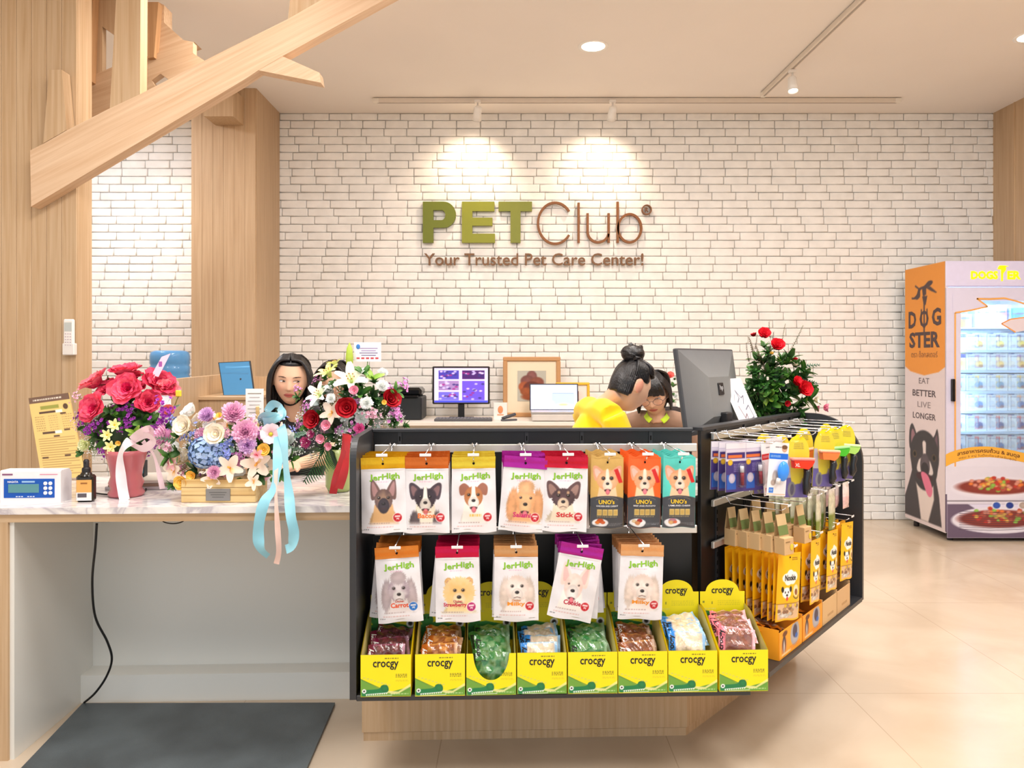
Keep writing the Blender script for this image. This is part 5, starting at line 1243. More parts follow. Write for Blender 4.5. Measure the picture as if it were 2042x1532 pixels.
# header with illuminated lettering
hz0, hz1 = fz(573), FZ
m = MB(); m.box((FW/2, .02, (hz0+hz1)/2+.002), (FW, .05, hz1-hz0-.004), (216,212,240), 'paint', bev=.006); m.build('header_panel', fr)
m = MB()
lw = (2035-1935)*FY/F
m.text('DOGS', lambda x, y, z: Vector((fx(1962)+x, -.0075, fz(549)+y)), .062, .2, (255,236,0), 'emit', .05); m.text('ER', lambda x, y, z: Vector((fx(2021)+x, -.0075, fz(549)+y)), .062, .1, (255,236,0), 'emit', .05)
sp = [(-.006, -.055), (.006, -.055), (.008, 0), (.03, .03), (.028, .05), (.05, .055), (.02, .06), (-.02, .06), (-.035, .035), (-.008, .03), (-.008, 0)]
m.poly([(fx(1997)+x, -.0076, fz(546)+z) for x, z in sp], (255,236,0), 'emit'); m.build('lit_lettering', fr)
# side graphics canvas (side face x=0, u from back (0) to front (1))
SH = FZ-.07; asp = SH/FD
cv = Cv(84, 300, asp, (224,210,212), 12)
yy = lambda py: (1078-6-py)/(556)*FZ/FD   # photo row at the front edge -> canvas y
zc = lambda z: (z-.07)/FD
oy = zc(fz(735)); cv.poly([(0, asp), (1, asp), (1, oy+.02), (.85, oy-.05), (.5, oy-.1), (.15, oy-.05), (0, oy+.02)], (232,150,56))
K = (76,58,60)
g = zc(fz(600))
G = lambda pts: [(.5+(x-.5)*.85, g-.02+(y)*.62) for x, y in pts]
cv.poly(G([(.3,.14), (.38,.2), (.4,.34), (.6,.36), (.74,.44), (.72,.5), (.62,.5), (.5,.42), (.34,.38), (.28,.26), (.2,.2), (.12,.2), (.14,.16), (.24,.15)]), K, smooth=True); cv.poly(G([(.56,.36), (.68,.38), (.86,.24), (.84,.22), (.7,.28)]), K); cv.poly(G([(.44,.36), (.56,.36), (.56,.22), (.46,.2)]), K); cv.line(G([(.34,.37), (.24,.44)]), .025, K); cv.poly([(.45,g+.1), (.58,g+.1), (.54,g-.02), (.49,g-.02)], K)
# fork through the O
gc = zc(fz(632)); cv.line([(.5, gc+.3), (.5, gc-.2)], .035, K); cv.line([(.43,gc+.12), (.43,gc-.04), (.5,gc-.12), (.57,gc-.04), (.57,gc+.12)], .03, K)
# dog portrait
b = zc(.09); 
Dk = (64,58,62); px_ = lambda a: a; H_ = lambda f: b+f*(zc(fz(855))-b)
cv.poly([(.0,H_(.0)), (.0,H_(.2)), (.12,H_(.38)), (.22,H_(.55)), (.75,H_(.55)), (.86,H_(.3)), (.92,H_(0))], Dk, smooth=False, soft=.02)
cv.poly([(.28,H_(.42)), (.5,H_(.5)), (.72,H_(.42)), (.74,H_(.25)), (.6,H_(0)), (.42,H_(0)), (.36,H_(.2))], (228,214,208), soft=.03)
cv.poly([(.14,H_(.72)), (.12,H_(.92)), (.2,H_(1.0)), (.32,H_(.88)), (.38,H_(.78))], Dk, smooth=True); cv.poly([(.18,H_(.78)), (.17,H_(.9)), (.22,H_(.94)), (.29,H_(.83))], (150,110,120), smooth=True)
cv.poly([(.66,H_(.8)), (.76,H_(.92)), (.82,H_(.98)), (.86,H_(.86)), (.84,H_(.7))], Dk, smooth=True); cv.poly([(.74,H_(.82)), (.81,H_(.92)), (.82,H_(.76))], (110,84,96), smooth=True)
cv.ell(.5, H_(.68), .36, .34, Dk, .02); cv.ell(.5, H_(.6), .33, .36, Dk, .02)
cv.poly([(.46,H_(.82)), (.54,H_(.82)), (.55,H_(.68)), (.66,H_(.62)), (.7,H_(.5)), (.34,H_(.5)), (.36,H_(.62)), (.47,H_(.68))], (226,214,212), smooth=True, soft=.02)
cv.ell(.52, H_(.58), .12, .16, (96,84,92)); cv.ell(.52, H_(.55), .09, .08, (50,42,48)); cv.ell(.26, H_(.68), .055, .05, (100,80,60)); cv.ell(.26, H_(.68), .03, .03, (10,10,12)); cv.ell(.74, H_(.68), .055, .05, (90,74,60)); cv.ell(.74, H_(.68), .03, .03, (10,10,12))
cv.ell(.5, H_(.46), .2, .06, (70,30,40)); cv.poly([(.42,H_(.49)), (.58,H_(.49)), (.7,H_(.36)), (.66,H_(.27)), (.56,H_(.3))], (226,120,150), smooth=True)
m = MB(); m.canvas(cv, lambda u, v: Vector((-.0015, FD-u*FD, .07+v*SH)), 'card', False)
def st(s, py, h, w, col, bold=.02, uc=.5):
    z0 = fz(py); m.text(s, lambda x, y, z: Vector((-.003, FD*(1-uc)-x, z0+y)), h, w, col, 'card', bold)
st('D', 632, .135, .115, K, .035, .2); st('O', 632, .135, .13, K, .02, .5); st('G', 630, .135, .125, K, .035, .8); st('STER', 676, .125, .44, K, .035)
st('ตรา ด็อกสเตอร์', 706, .05, .38, (150,100,60), .005)
TX = (120,108,112)
st('EAT', 762, .045, .15, TX, 0); st('BETTER', 788, .05, .34, (90,78,84), .015); st('LIVE', 812, .045, .19, (150,138,142), 0); st('LONGER', 836, .048, .33, (90,78,84), .01)
m.build('side_graphic', fr)
# door
dz0, dz1 = fz(985), fz(574)
door = MB(); wx0, wx1 = .105, .72; wz0, wz1 = fz(968), fz(600)
for (a, b, c_, d_) in ((0, wx0, dz0, dz1), (wx1, FW, dz0, dz1), (wx0, wx1, dz0, wz0), (wx0, wx1, wz1, dz1)): door.box(((a+b)/2, 0, (c_+d_)/2), (b-a, .03, d_-c_), LAV, 'paint')
door.box((FW/2, -.0155, dz1-.05), (FW-.1, .001, .004), (170,164,196)); dr = door.build('door', fr)
m = MB(); m.box(((wx0+wx1)/2, .004, (wz0+wz1)/2), (wx1-wx0, .006, wz1-wz0), (240,248,255), 'clear'); m.build('glass_pane', dr)
m = MB(); m.box((.04, -.03, fz(778)), (.022, .03, .165), (14,14,16), 'gloss', bev=.004); m.build('handle', dr)
# door film: white head shaped border, orange outline, banner and plate
film = MB(); Ff = -.017
def fp(pts, col, y=Ff, mat='card'): film.poly([(fx(a), y, fz(b)) for a, b in pts], col, mat)
def ribbon2(pts, w, col, y):
    for i in range(len(pts)-1):
        (a, b), (c_, d_) = pts[i], pts[i+1]; dx, dy = c_-a, d_-b; l = math.hypot(dx, dy) or 1; nx, ny = -dy/l*w/2, dx/l*w/2
        fp([(a-nx, b-ny), (c_-nx, d_-ny), (c_+nx, d_+ny), (a+nx, b+ny)], col, y)
fp([(1897,585), (2050,585), (2050,604), (2030,600), (1998,594), (1945,595), (1967,612), (1935,620), (1902,624), (1897,624)], LAV)
ribbon2([(1902,985), (1902,624), (1930,620), (1967,612), (1945,596), (1970,597), (2000,595), (2030,603), (2050,610)], 3.2, (236,170,90), Ff-.001)
fp([(2050,632), (2012,638), (1994,646), (2022,663), (2050,658)], (226,214,222)); ribbon2([(2050,632), (2012,637), (1994,646), (2022,663)], 2.5, (236,160,80), Ff-.001)
# curved banner
top_ = [(1883+i*9.5, 906-16*math.sin(PI*(i/19.0)**.8)+(i-9)*.35*(i > 9)) for i in range(19)]
for i in range(18):
    a, b = top_[i], top_[i+1]; fp([(a[0], a[1]+24-i*.35), (b[0], b[1]+24-i*.35), b, a], (238,176,62), Ff-.002)
for i in range(18):
    a, b = top_[i], top_[i+1]; fp([(a[0], 985), (b[0], 985), (b[0], b[1]+22-i*.35), (a[0], a[1]+22-i*.35)], (226,222,236), Ff-.0005)
def bt(s, pc, h, w, dy, col, bold=.02):
    def f(x, y, z):
        px = pc+x*F/FY; i = (px-1883)/9.5; yb = 906-16*math.sin(PI*max(0, min(1, (i/19.0)))**.8)+max(0, i-9)*.35+dy; return Vector((fx(px), Ff-.003, fz(yb)+y))
    film.text(s, f, h, w, col, 'card', bold)
bt('สารอาหารครบถ้วน & สมดุล', 1968, .042, .46, 9, (110,60,30)); bt('ครบ 5 หมู่ ในมื้อเดียวสำหรับสุนัข', 1966, .022, .42, 18, (150,90,50), 0)
film.build('door_film', dr)
# plates of food print
fc = Cv(120, 100, .8, (222,218,232), 21)
def plate(cx, cy, rx, ry, n, lid=False):
    fc.ell(cx, cy, rx, ry, (244,240,246), col2=(226,222,236))
    fc.ell(cx, cy+ry*.1, rx*.86, ry*.66, (150,60,50), .02)
    for k in range(n):
        a = fc.rs.uniform(0, 2*PI); r = fc.rs.uniform(0, .8); x = cx+rx*.8*r*math.cos(a); y = cy+ry*.35+ry*.75*r*math.sin(a)
        fc.ell(x, y, .022, .018, [(190,90,70), (240,130,60), (150,200,80), (200,60,50), (226,150,130), (236,190,90)][k % 6])
fc.rect(0, 0, 1, .38, (104,88,112)); fc.poly([(.0,.8), (1,.8), (1,.42), (.14,.42), (.0,.6)], (222,218,232)); plate(.47, .56, .44, .13, 90)
fc.poly([(.2,.38), (1.0,.38), (1.0,.2), (.6,.1), (.3,.3)], (222,218,240)); plate(.5, .2, .46, .15, 70)
for k in range(9): fc.line([(.12, .3-k*.025), (.4,.285-k*.025), (.7,.275-k*.022), (1,.29-k*.02)], .006, (60,50,70), .8)
for k, c_ in enumerate(((50,90,190), (30,60,150), (190,170,160), (50,100,200))): fc.ell(.47+k*.125, .365, .045, .045, (240,240,246), col2=(240,240,246)); fc.ell(.47+k*.125, .365, .036, .036, c_)
fc.line([(0,.415), (1,.415)], .008, (60,50,60))
m = MB(); m.canvas(fc, lambda u, v: Vector((.002+u*(FW-.004), -.0185, fz(1072)+v*(fz(930)-fz(1072)))), 'card', False); m.build('food_graphic', fr)
m = MB(); m.box((FW/2, .0, (.07+dz0)/2), (FW, .03, dz0-.072), (110,94,118), 'paint', bev=.003); m.build('kick_panel', fr)
lamp('freezer_lamp', 'AREA', (FX+FW/2, FY+.12, hz0-.03), 10, (200,232,255), (0,0,0), .15)
for zz in (1.0, 1.5): lamp('freezer_lamp', 'POINT', (FX+.06, FY+.06, zz), 9, (190,228,255), size=.03)
# shelves and packs behind the glass
rows_ = [697, 738, 780, 820, 862, 904]
names = ['top', 'second', 'third', 'fourth', 'fifth', 'lowest']
cols_ = [[(60,60,150), (240,230,90)], [(150,110,190), (240,220,120)], [(236,206,60), (90,150,200)], [(240,180,120), (80,130,200)], [(220,90,80), (60,80,160)], [(210,40,60), (60,110,190)]]
for r, py in enumerate(rows_):
    z = fz(py)-.002
    m = MB(); m.box((FW/2, .3, z-.006), (FW-.06, .42, .008), (226,240,250), 'gloss', bev=.002); m.box((FW/2, .088, z-.012), (FW-.06, .006, .018), (176,210,242), 'gloss'); m.build('shelf', fr)
    for c_ in range(4):
        w_, h_ = .152, .128; cvp = Cv(26, 20, h_/w_, (206,232,246), r*7+c_)
        cvp.micro(.1, .62, .9, .72, (90,120,170), .8); cvp.rect(.42, .1, .62, .75, cols_[r][0]); cvp.ell(.62, .3, .2, .16, cols_[r][1]); cvp.ell(.5, .55, .1, .12, mix(cols_[r][1], (255,255,255), .4)); cvp.rect(0, .78, .3, .84, (60,90,170)); cvp.ell(.72, .2, .1, .07, (150,90,70)); cvp.micro(.1, .05, .45, .25, (150,180,220), .7, 2)
        if c_ == 0 and r in (0, 1): cvp = Cv(26, 20, h_/w_, (246,240,150), 5); cvp.rect(0, .6, 1, .8, (70,80,170)); cvp.ell(.6, .35, .25, .14, (240,180,80), .1)
        m = MB(); m.box((0, .06, h_/2), (w_, .12, h_), (206,226,240), 'card', bev=.004); m.canvas(cvp, lambda u, v: Vector(((u-.5)*w_, -.002, v*h_)), 'card', False)
        o = m.build('frozen_food_pack', loc=(FX+.13+c_*.158, FY+.1, z)); 
        tag(o, 'pale blue frozen dog food pack on the %s freezer shelf, %s from the left' % (names[r], ['first', 'second', 'third', 'fourth'][c_]), 'food pack', 'frozen packs on the %s freezer shelf' % names[r])
z = fz(652); m = MB(); m.box((FW/2, .3, z-.006), (FW-.06, .42, .008), (226,240,250), 'gloss'); m.build('shelf', fr)
for k, (x, w_, h_, c_, lb) in enumerate(((.2, .15, .1, (190,160,110), 'tan'), (.36, .12, .17, (200,228,246), 'tall pale blue'), (.49, .1, .17, (240,170,200), 'pink'), (.62, .12, .15, (110,190,210), 'teal'))):
    m = MB(); m.box((0, .06, h_/2), (w_, .1, h_), c_, 'card', bev=.004); m.box((0, .008, h_*.7), (w_*.7, .002, .012), (120,130,170), 'card'); o = m.build('frozen_food_pack', loc=(FX+x, FY+.12, z)); tag(o, '%s carton on the uppermost shelf behind the freezer glass' % lb, 'food pack')
# ================================================================ FLOWERS
def petal(m, M, L_, W_, open0, curl, cup, c0, c1, ruf=0, rr=R, nu=5, nv=5, pw=.6, mat='petal'):
    # grows from the origin; open0 angle from axis z (radians), curl adds along the length
    ph = rr.uniform(0, 6)
    path = [(0, 0)]; a = open0
    for k in range(nv):
        a = open0+curl*(k+.5)/nv; q = path[-1]; path.append((q[0]+math.sin(a)*L_/nv, q[1]+math.cos(a)*L_/nv))
    def fn(u, v):
        k = min(nv, int(round(v*nv))); r, z = path[k]; s = 2*u-1
        w = W_/2*(math.sin(PI*min(1, .12+.80*v))**pw)
        x = s*w; lift = cup*s*s*w+ruf*math.sin(5*s+ph+v*3)*v*w
        a = open0+curl*v
        return M @ Vector((r-lift*math.cos(a), x, z+lift*math.sin(a)))
    m.grid(fn, nu, nv, mat=mat, colfn=lambda u, v: mix(c0, c1, min(1, v*1.1)))
def spin(a): return Matrix.Rotation(a, 4, 'Z')
def t_rose(c0, c1, seed=1, rings=((3,.28,.15),(4,.42,.25),(5,.6,.45),(6,.8,.75),(7,.95,1.05))):
    rr = random.Random(seed); m = MB(); m.ell((0,0,.35), (.12,.12,.22), c0, 'petal', 10, 6)
    for k, (n, L_, o) in enumerate(rings):
        for i in range(n): petal(m, spin(2*PI*(i+.5*(k%2))/n+rr.uniform(-.15,.15)), L_*rr.uniform(.95,1.05), L_*1.25, o*.45, .15+o*.5, .32, c0, jit(c1, 12, rr), .06, rr, 6, 6)
    return m.mesh('rose')
def t_peony(c0, c1, seed=1):
    rr = random.Random(seed); m = MB()
    for k, (n, L_, o) in enumerate(((6,.42,.15),(8,.5,.4),(9,.58,.65),(8,.8,.8),(8,1.0,1.0),(7,1.1,1.3))):
        for i in range(n): petal(m, spin(2*PI*i/n+rr.uniform(-.3,.3)), L_*rr.uniform(.85,1.1), L_*(.75 if k < 3 else 1.0), o*.55, .1+o*.42, .3, c0 if k > 2 else mix(c0, c1, .3), jit(c1 if k > 2 else c0, 16, rr), .16, rr, 7, 6)
    return m.mesh('peony')
def t_mum(c0, c1, seed=1, n=90, flat=.9):
    rr = random.Random(seed); m = MB(); m.ell((0,0,.1), (.5,.5,.35), mix(c0, (80,60,70), .3), 'petal', 10, 6)
    for i in range(n):
        a = i*2.399; o = math.sqrt((i+.5)/n)*1.5*flat; petal(m, Matrix.Translation((0,0,.15)) @ spin(a), rr.uniform(.7,.9), .26, o, -.25, -.3, c0, jit(c1, 9, rr), 0, rr, 2, 3, .5)
    return m.mesh('chrysanthemum')
def t_hydr(c0, c1, seed=1, n=64):
    rr = random.Random(seed); m = MB(); m.ell((0,0,0), (.75,.75,.6), mix(c0, (60,80,60), .4), 'leaf', 12, 8)
    for i in range(n):
        z = 1-1.7*(i+.5)/n; a = i*2.399; r = math.sqrt(max(0, 1-z*z)); d = Vector((r*math.cos(a), r*math.sin(a), z*.8))
        M = Matrix.Translation(d*.82) @ d.to_track_quat('Z', 'Y').to_matrix().to_4x4() @ spin(rr.uniform(0, 6))
        c_ = mix(c0, c1, rr.random())
        for k in range(4): petal(m, M @ spin(k*PI/2), .2, .2, 1.1, .5, -.1, jit(c_, 6, rr), jit(c_, 12, rr), .1, rr, 2, 2)
        m.ell(M @ Vector((0,0,.01)), .02, (240,240,200), 'petal', 5, 3)
    return m.mesh('hydrangea')
def t_lily(c0, c1, seed=1):
    rr = random.Random(seed); m = MB()
    for k in range(6): petal(m, spin(k*PI/3), 1.15 if k%2 else 1.05, .42 if k%2 else .34, .28, 1.35, .22, c0, c1, .05, rr, 4, 8, .7)
    for k in range(6):
        a = k*PI/3+.3; m.tube([(0,0,0), (.08*math.cos(a),.08*math.sin(a),.35), (.16*math.cos(a),.16*math.sin(a),.6)], .012, (206,220,140), 'petal', 5); m.ell((.17*math.cos(a),.17*math.sin(a),.62), (.03,.03,.05), (176,110,40), 'petal', 6, 4)
    m.tube([(0,0,0), (0,0,.72)], .018, (180,206,120), 'petal', 5); return m.mesh('lily')
def t_star(c0, c1, seed=1, n=6, L_=1., W_=.5):
    rr = random.Random(seed); m = MB()
    for k in range(n): petal(m, spin(k*2*PI/n), L_, W_, 1.05, .25, .15, c0, c1, .05, rr, 4, 4, .8)
    for k in range(n): petal(m, spin(k*2*PI/n+.5), L_*.55, W_*.7, .6, .3, .1, c0, c1, .05, rr, 3, 3, .8)
    m.ell((0,0,.12), (.14,.14,.1), (220,190,40), 'petal', 8, 5); return m.mesh('daffodil')
def t_lisi(c0, c1, seed=1):
    rr = random.Random(seed); m = MB()
    for k in range(6): petal(m, spin(k*PI/3), 1.05, 1.0, .35, 1.0, -.12, c0, c1, .12, rr, 5, 5)
    m.ell((0,0,.3), (.16,.16,.16), (200,200,60), 'petal', 8, 5); return m.mesh('lisianthus')
def t_orchid(c0, c1, lip, seed=1):
    rr = random.Random(seed); m = MB()
    for k in range(5): petal(m, spin(k*2*PI/5+PI/2), 1.0, .62 if k in (1,4) else .5, 1.15, .3, .12, c0, c1, .06, rr, 4, 4, .7)
    petal(m, spin(-PI/2), .55, .5, .7, .9, -.4, lip, c0, .1, rr, 4, 4); m.tube([(0,0,0), (0,.1,.3)], .07, lip, 'petal', 6); return m.mesh('orchid')
def t_cluster(c0, c1, seed=1, n=22):
    rr = random.Random(seed); m = MB()
    for i in range(n):
        p = Vector((rr.gauss(0,.42), rr.gauss(0,.42), rr.gauss(.25,.3)))
        m.tube([(0,0,-.6), p], .012, (90,130,60), 'leaf', 4, False)
        M = Matrix.Translation(p) @ (p+Vector((0,0,.8))).to_track_quat('Z', 'Y').to_matrix().to_4x4() @ spin(rr.uniform(0,6))
        for k in range(5): petal(m, M @ spin(k*2*PI/5), .2, .19, .9, .5, -.1, c0, jit(c1, 12, rr), .1, rr, 2, 2)
    return m.mesh('stock_cluster')
def t_breath(c, seed=1, n=46):
    rr = random.Random(seed); m = MB()
    for i in range(n):
        p = Vector((rr.gauss(0,.5), rr.gauss(0,.5), rr.uniform(-.1,.8))); m.tube([(0,0,-.6), p*.5, p], .008, (120,150,90), 'leaf', 3, False); m.ell(p, rr.uniform(.04,.075), jit(c, 6, rr), 'petal', 6, 4)
    return m.mesh('filler_sprig')
def leaf(m, M, L_, W_, o, curl, c0, c1, nv=6): petal(m, M, L_, W_, o, curl, .2, c0, c1, 0, R, 4, nv, .75, 'leaf')
def t_leaves(c0, c1, seed=1, n=9, L_=1., W_=.4, spread=1.1):
    rr = random.Random(seed); m = MB()
    for i in range(n): leaf(m, spin(rr.uniform(0, 2*PI)), L_*rr.uniform(.7,1.1), W_, rr.uniform(.3, spread), rr.uniform(.2,.8), jit(c0, 12, rr), jit(c1, 14, rr))
    return m.mesh('leaf_spray')
def t_euc(c0, c1, seed=1, n=12, L_=1.6, small=1.0):
    rr = random.Random(seed); m = MB(); pts = [Vector((.12*math.sin(t*2.2), .05*t, L_*t)) for t in [k/10 for k in range(11)]]; m.tube(pts, .014, (120,110,80), 'leaf', 5)
    for k in range(n):
        t = .15+.85*k/n; p = Vector((.12*math.sin(t*2.2), .05*t, L_*t))
        for q in (0, PI): leaf(m, Matrix.Translation(p) @ spin(k*1.3+q), .24*small*(1.2-t*.6), .2*small*(1.2-t*.6), 1.1, .3, jit(c0, 8, rr), jit(c1, 8, rr), 3)
    return m.mesh('eucalyptus_sprig')
def t_fern(c0, c1):
    m = MB(); m.tube([(.5*(k/10)**2, 0, 1.9*k/10) for k in range(11)], .018, c0, 'leaf', 5)
    for k in range(14):
        t = .22+.78*k/14; p = Vector((.5*t*t, 0, 1.9*t)); l = .62*math.sin(PI*min(1, t*.75+.25))+.12
        for q in (PI/2, -PI/2): leaf(m, Matrix.Translation(p) @ spin(q), l, .13, .75, .3, c0, c1, 4)
    return m.mesh('fern_leaf')
TM = {
 'peony': t_peony((214,30,84), (236,84,110), 1), 'peony_dark': t_peony((186,14,60), (216,60,90), 2), 'peony_light': t_peony((224,60,100), (242,124,136), 3),
 'cream_rose': t_rose((252,232,196), (252,240,222), 4), 'white_rose': t_rose((248,246,236), (252,250,246), 5), 'red_rose': t_rose((120,2,14), (168,8,26), 6), 'yellow_rose': t_rose((244,180,50), (248,206,100), 7), 'pink_rose': t_rose((226,110,140), (240,160,180), 8), 'bright_red_rose': t_rose((170,0,18), (214,14,36), 9), 'coral_rose': t_rose((230,80,80), (244,130,120), 10),
 'pink_mum': t_mum((214,130,180), (244,196,220), 1), 'lilac_mum': t_mum((196,130,200), (232,196,232), 2), 'pale_mum': t_mum((206,214,120), (246,246,206), 3, 70), 'white_mum': t_mum((236,240,226), (252,252,250), 4, 80), 'magenta_mum': t_mum((190,40,120), (232,110,170), 5, 60),
 'hydrangea': t_hydr((140,172,226), (190,214,246), 1), 'lily': t_lily((236,240,196), (254,252,240), 1), 'yellow_lily': t_lily((222,230,120), (248,246,180), 2), 'star': t_star((240,232,120), (250,246,190), 1),
 'lisianthus': t_lisi((246,190,206), (250,226,232), 1), 'orchid': t_orchid((246,220,196), (250,232,214), (240,170,80), 1), 'orchid_pink': t_orchid((226,140,150), (240,190,190), (190,40,60), 2),
 'purple_cluster': t_cluster((120,30,130), (170,70,180), 1), 'lilac_cluster': t_cluster((206,110,190), (236,170,220), 2), 'blue_cluster': t_cluster((110,130,220), (170,180,240), 3), 'pink_cluster': t_cluster((226,150,180), (246,200,214), 4),
 'breath': t_breath((250,246,244), 1), 'breath_pink': t_breath((240,200,214), 2),
 'leaves': t_leaves((40,90,36), (90,140,56), 1), 'leaves_dark': t_leaves((24,60,30), (56,100,44), 2), 'leaves_lime': t_leaves((120,160,50), (160,196,80), 3), 'leaves_silver': t_leaves((150,164,160), (206,214,212), 4), 'leaves_small': t_leaves((30,80,34), (70,124,50), 5, 22, .7, .2, 1.4),
 'euc': t_euc((90,130,110), (130,166,146), 1), 'euc_fine': t_euc((110,130,100), (150,164,130), 2, 20, 2.4, .6), 'fern': t_fern((16,66,30), (36,100,46)), 'twig': t_euc((70,90,40), (110,60,50), 3, 18, 1.8, .7)}
NM = {'euc': 'eucalyptus_sprig', 'euc_fine': 'eucalyptus_sprig', 'twig': 'leafy_twig', 'fern': 'fern_leaf', 'breath': 'filler_sprig', 'breath_pink': 'filler_sprig', 'star': 'daffodil', 'orchid_pink': 'orchid', 'yellow_lily': 'lily'}
def place(e, kind, px, py, rpx, cen, Y=None, dY=-.05, fwd=.5, up=None, spin_=None):
    Y = Y if Y else cen.y+dY; p = P(px, py, Y); r = rpx*Y/F
    n = NM.get(kind) or ('leaf_spray' if kind.startswith('leaves') else kind.split('_')[-1].replace('mum', 'chrysanthemum').replace('cluster', 'stock_cluster') if '_' in kind else kind)
    if kind.startswith('peony'): n = 'peony'
    o = mobj(n, TM[kind], e); d = (p-cen); d.y -= .0
    d = d.normalized()*(1-fwd)+Vector((0,-1,.15))*fwd
    if up: d = Vector(up)
    q = d.to_track_quat('Z', 'Y').to_matrix().to_4x4() @ spin(R.uniform(0, 6) if spin_ is None else spin_)
    o.matrix_world = Matrix.Identity(4); o.location = p-e.location-d.normalized()*r*.35; o.rotation_euler = q.to_euler(); o.scale = (r, r, r); return o
def scatter(e, cen, x0, x1, y0, y1, n, kinds, r0, r1, seed, dY=-.03, fwd=.35):
    rr = random.Random(seed)
    for i in range(n):
        a = i*2.399; q = math.sqrt((i+.5)/n); x = (x0+x1)/2+(x1-x0)/2*q*math.cos(a); y = (y0+y1)/2+(y1-y0)/2*q*math.sin(a)
        place(e, kinds[rr.randrange(len(kinds))], x+rr.uniform(-5,5), y+rr.uniform(-5,5), rr.uniform(r0, r1), cen, dY=dY*(1.6-q*1.2)+rr.uniform(-.01,.01), fwd=fwd*(1.3-q))
def stems(e, cen, pts, col=(60,100,50), r=.003):
    m = MB(); 
    for p in pts: m.tube([Vector(cen)-e.location, (Vector(cen)+p)*.5-e.location+Vector((0,.01,.01)), p-e.location], r, col, 'leaf', 5)
    return m.build('stems', e)
# --- pink vase with peonies
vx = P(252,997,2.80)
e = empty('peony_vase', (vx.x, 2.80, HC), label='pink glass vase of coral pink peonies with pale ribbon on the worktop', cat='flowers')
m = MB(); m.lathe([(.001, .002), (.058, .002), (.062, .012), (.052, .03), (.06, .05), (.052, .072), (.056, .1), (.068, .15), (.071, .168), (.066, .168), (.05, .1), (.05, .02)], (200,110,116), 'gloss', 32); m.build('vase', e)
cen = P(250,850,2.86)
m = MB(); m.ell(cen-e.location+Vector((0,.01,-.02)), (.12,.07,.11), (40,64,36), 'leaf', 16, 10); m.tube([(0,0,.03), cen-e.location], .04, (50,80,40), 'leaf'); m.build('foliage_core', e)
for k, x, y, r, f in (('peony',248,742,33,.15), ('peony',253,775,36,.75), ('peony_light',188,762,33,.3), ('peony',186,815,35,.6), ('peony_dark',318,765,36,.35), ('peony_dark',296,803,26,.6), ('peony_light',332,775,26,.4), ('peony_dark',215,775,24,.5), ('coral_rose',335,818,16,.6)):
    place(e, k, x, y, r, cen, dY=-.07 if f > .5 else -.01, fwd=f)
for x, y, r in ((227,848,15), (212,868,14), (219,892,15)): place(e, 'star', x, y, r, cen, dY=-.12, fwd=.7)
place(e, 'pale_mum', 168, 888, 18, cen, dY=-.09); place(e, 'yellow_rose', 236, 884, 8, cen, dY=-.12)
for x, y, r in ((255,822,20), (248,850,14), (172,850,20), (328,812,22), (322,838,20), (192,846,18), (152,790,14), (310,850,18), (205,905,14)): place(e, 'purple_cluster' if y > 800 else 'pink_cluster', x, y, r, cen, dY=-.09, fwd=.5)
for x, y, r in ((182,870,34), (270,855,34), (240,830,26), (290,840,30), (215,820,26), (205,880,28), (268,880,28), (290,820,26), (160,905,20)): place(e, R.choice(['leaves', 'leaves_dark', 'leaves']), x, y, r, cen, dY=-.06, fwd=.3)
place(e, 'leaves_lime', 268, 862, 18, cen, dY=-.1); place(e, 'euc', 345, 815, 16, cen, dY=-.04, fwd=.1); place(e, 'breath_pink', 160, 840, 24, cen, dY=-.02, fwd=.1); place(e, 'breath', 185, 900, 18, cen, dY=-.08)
PR = (244,214,220)
def rib(e, pts, w, col, wv=None, ext=None, name='ribbon'):
    q = [P(a, b, y)-e.location for a, b, y in pts]; q = [Vector(t) for t in crom([tuple(t) for t in q], 6, False)]
    ws = []
    for i in range(len(q)):
        d = (q[min(i+1, len(q)-1)]-q[max(i-1, 0)]).normalized(); n = d.cross(Vector((0,-1,.0))); 
        if n.length < .3: n = Vector((1,0,0))
        n = n.normalized(); n = (n+Vector((0, .8*math.sin(i*.22+len(q)), 0))).normalized(); ws.append(n*w/2)
    m = MB(); m.ribbon(q, ws, col, 'satin'); return m.build(name, e)
rib(e, [(262,878,2.72), (248,890,2.70), (240,910,2.715), (241,950,2.725), (246,985,2.73), (250,1000,2.72)], .034, (250,240,244))
rib(e, [(262,878,2.72), (290,868,2.69), (306,880,2.70), (285,895,2.72), (262,885,2.72)], .03, PR); rib(e, [(262,878,2.72), (280,862,2.68), (300,855,2.70), (296,875,2.73)], .026, PR)
rib(e, [(285,880,2.72), (305,905,2.72), (315,935,2.73), (324,975,2.74)], .018, PR)
m = MB(); a, b, c_, d_ = P(302,748,2.84), P(316,752,2.84), P(322,712,2.86), P(340,705,2.86); fn = quadmap(a-e.location, b-e.location, c_-e.location, d_-e.location)
m.grid(fn, 2, 4, (240,196,214), 'card', False); m.box(fn(.5,.5)+Vector((0,-.001,0)), (.012,.0006,.03), (170,90,170), 'card', rz=.0); m.tube([fn(.4,0), fn(.4,0)+Vector((-.012,0,-.07))], .0015, (226,180,200), 'paint'); m.build('gift_card', e)
m = MB(); m.box(P(356,785,2.84)-e.location, (.02,.012,.024), (246,214,60), 'paint', bev=.003); m.tube([P(356,790,2.84)-e.location, P(340,830,2.86)-e.location], .002, (120,110,40), 'leaf'); m.build('yellow_tag', e)
scatter(e, cen, 150, 340, 790, 905, 26, ['leaves','leaves_dark','leaves_small','purple_cluster','leaves','breath'], 18, 27, 3)
scatter(e, cen, 200, 320, 740, 800, 8, ['peony_dark','leaves_dark','peony_light'], 18, 24, 4, dY=.01)
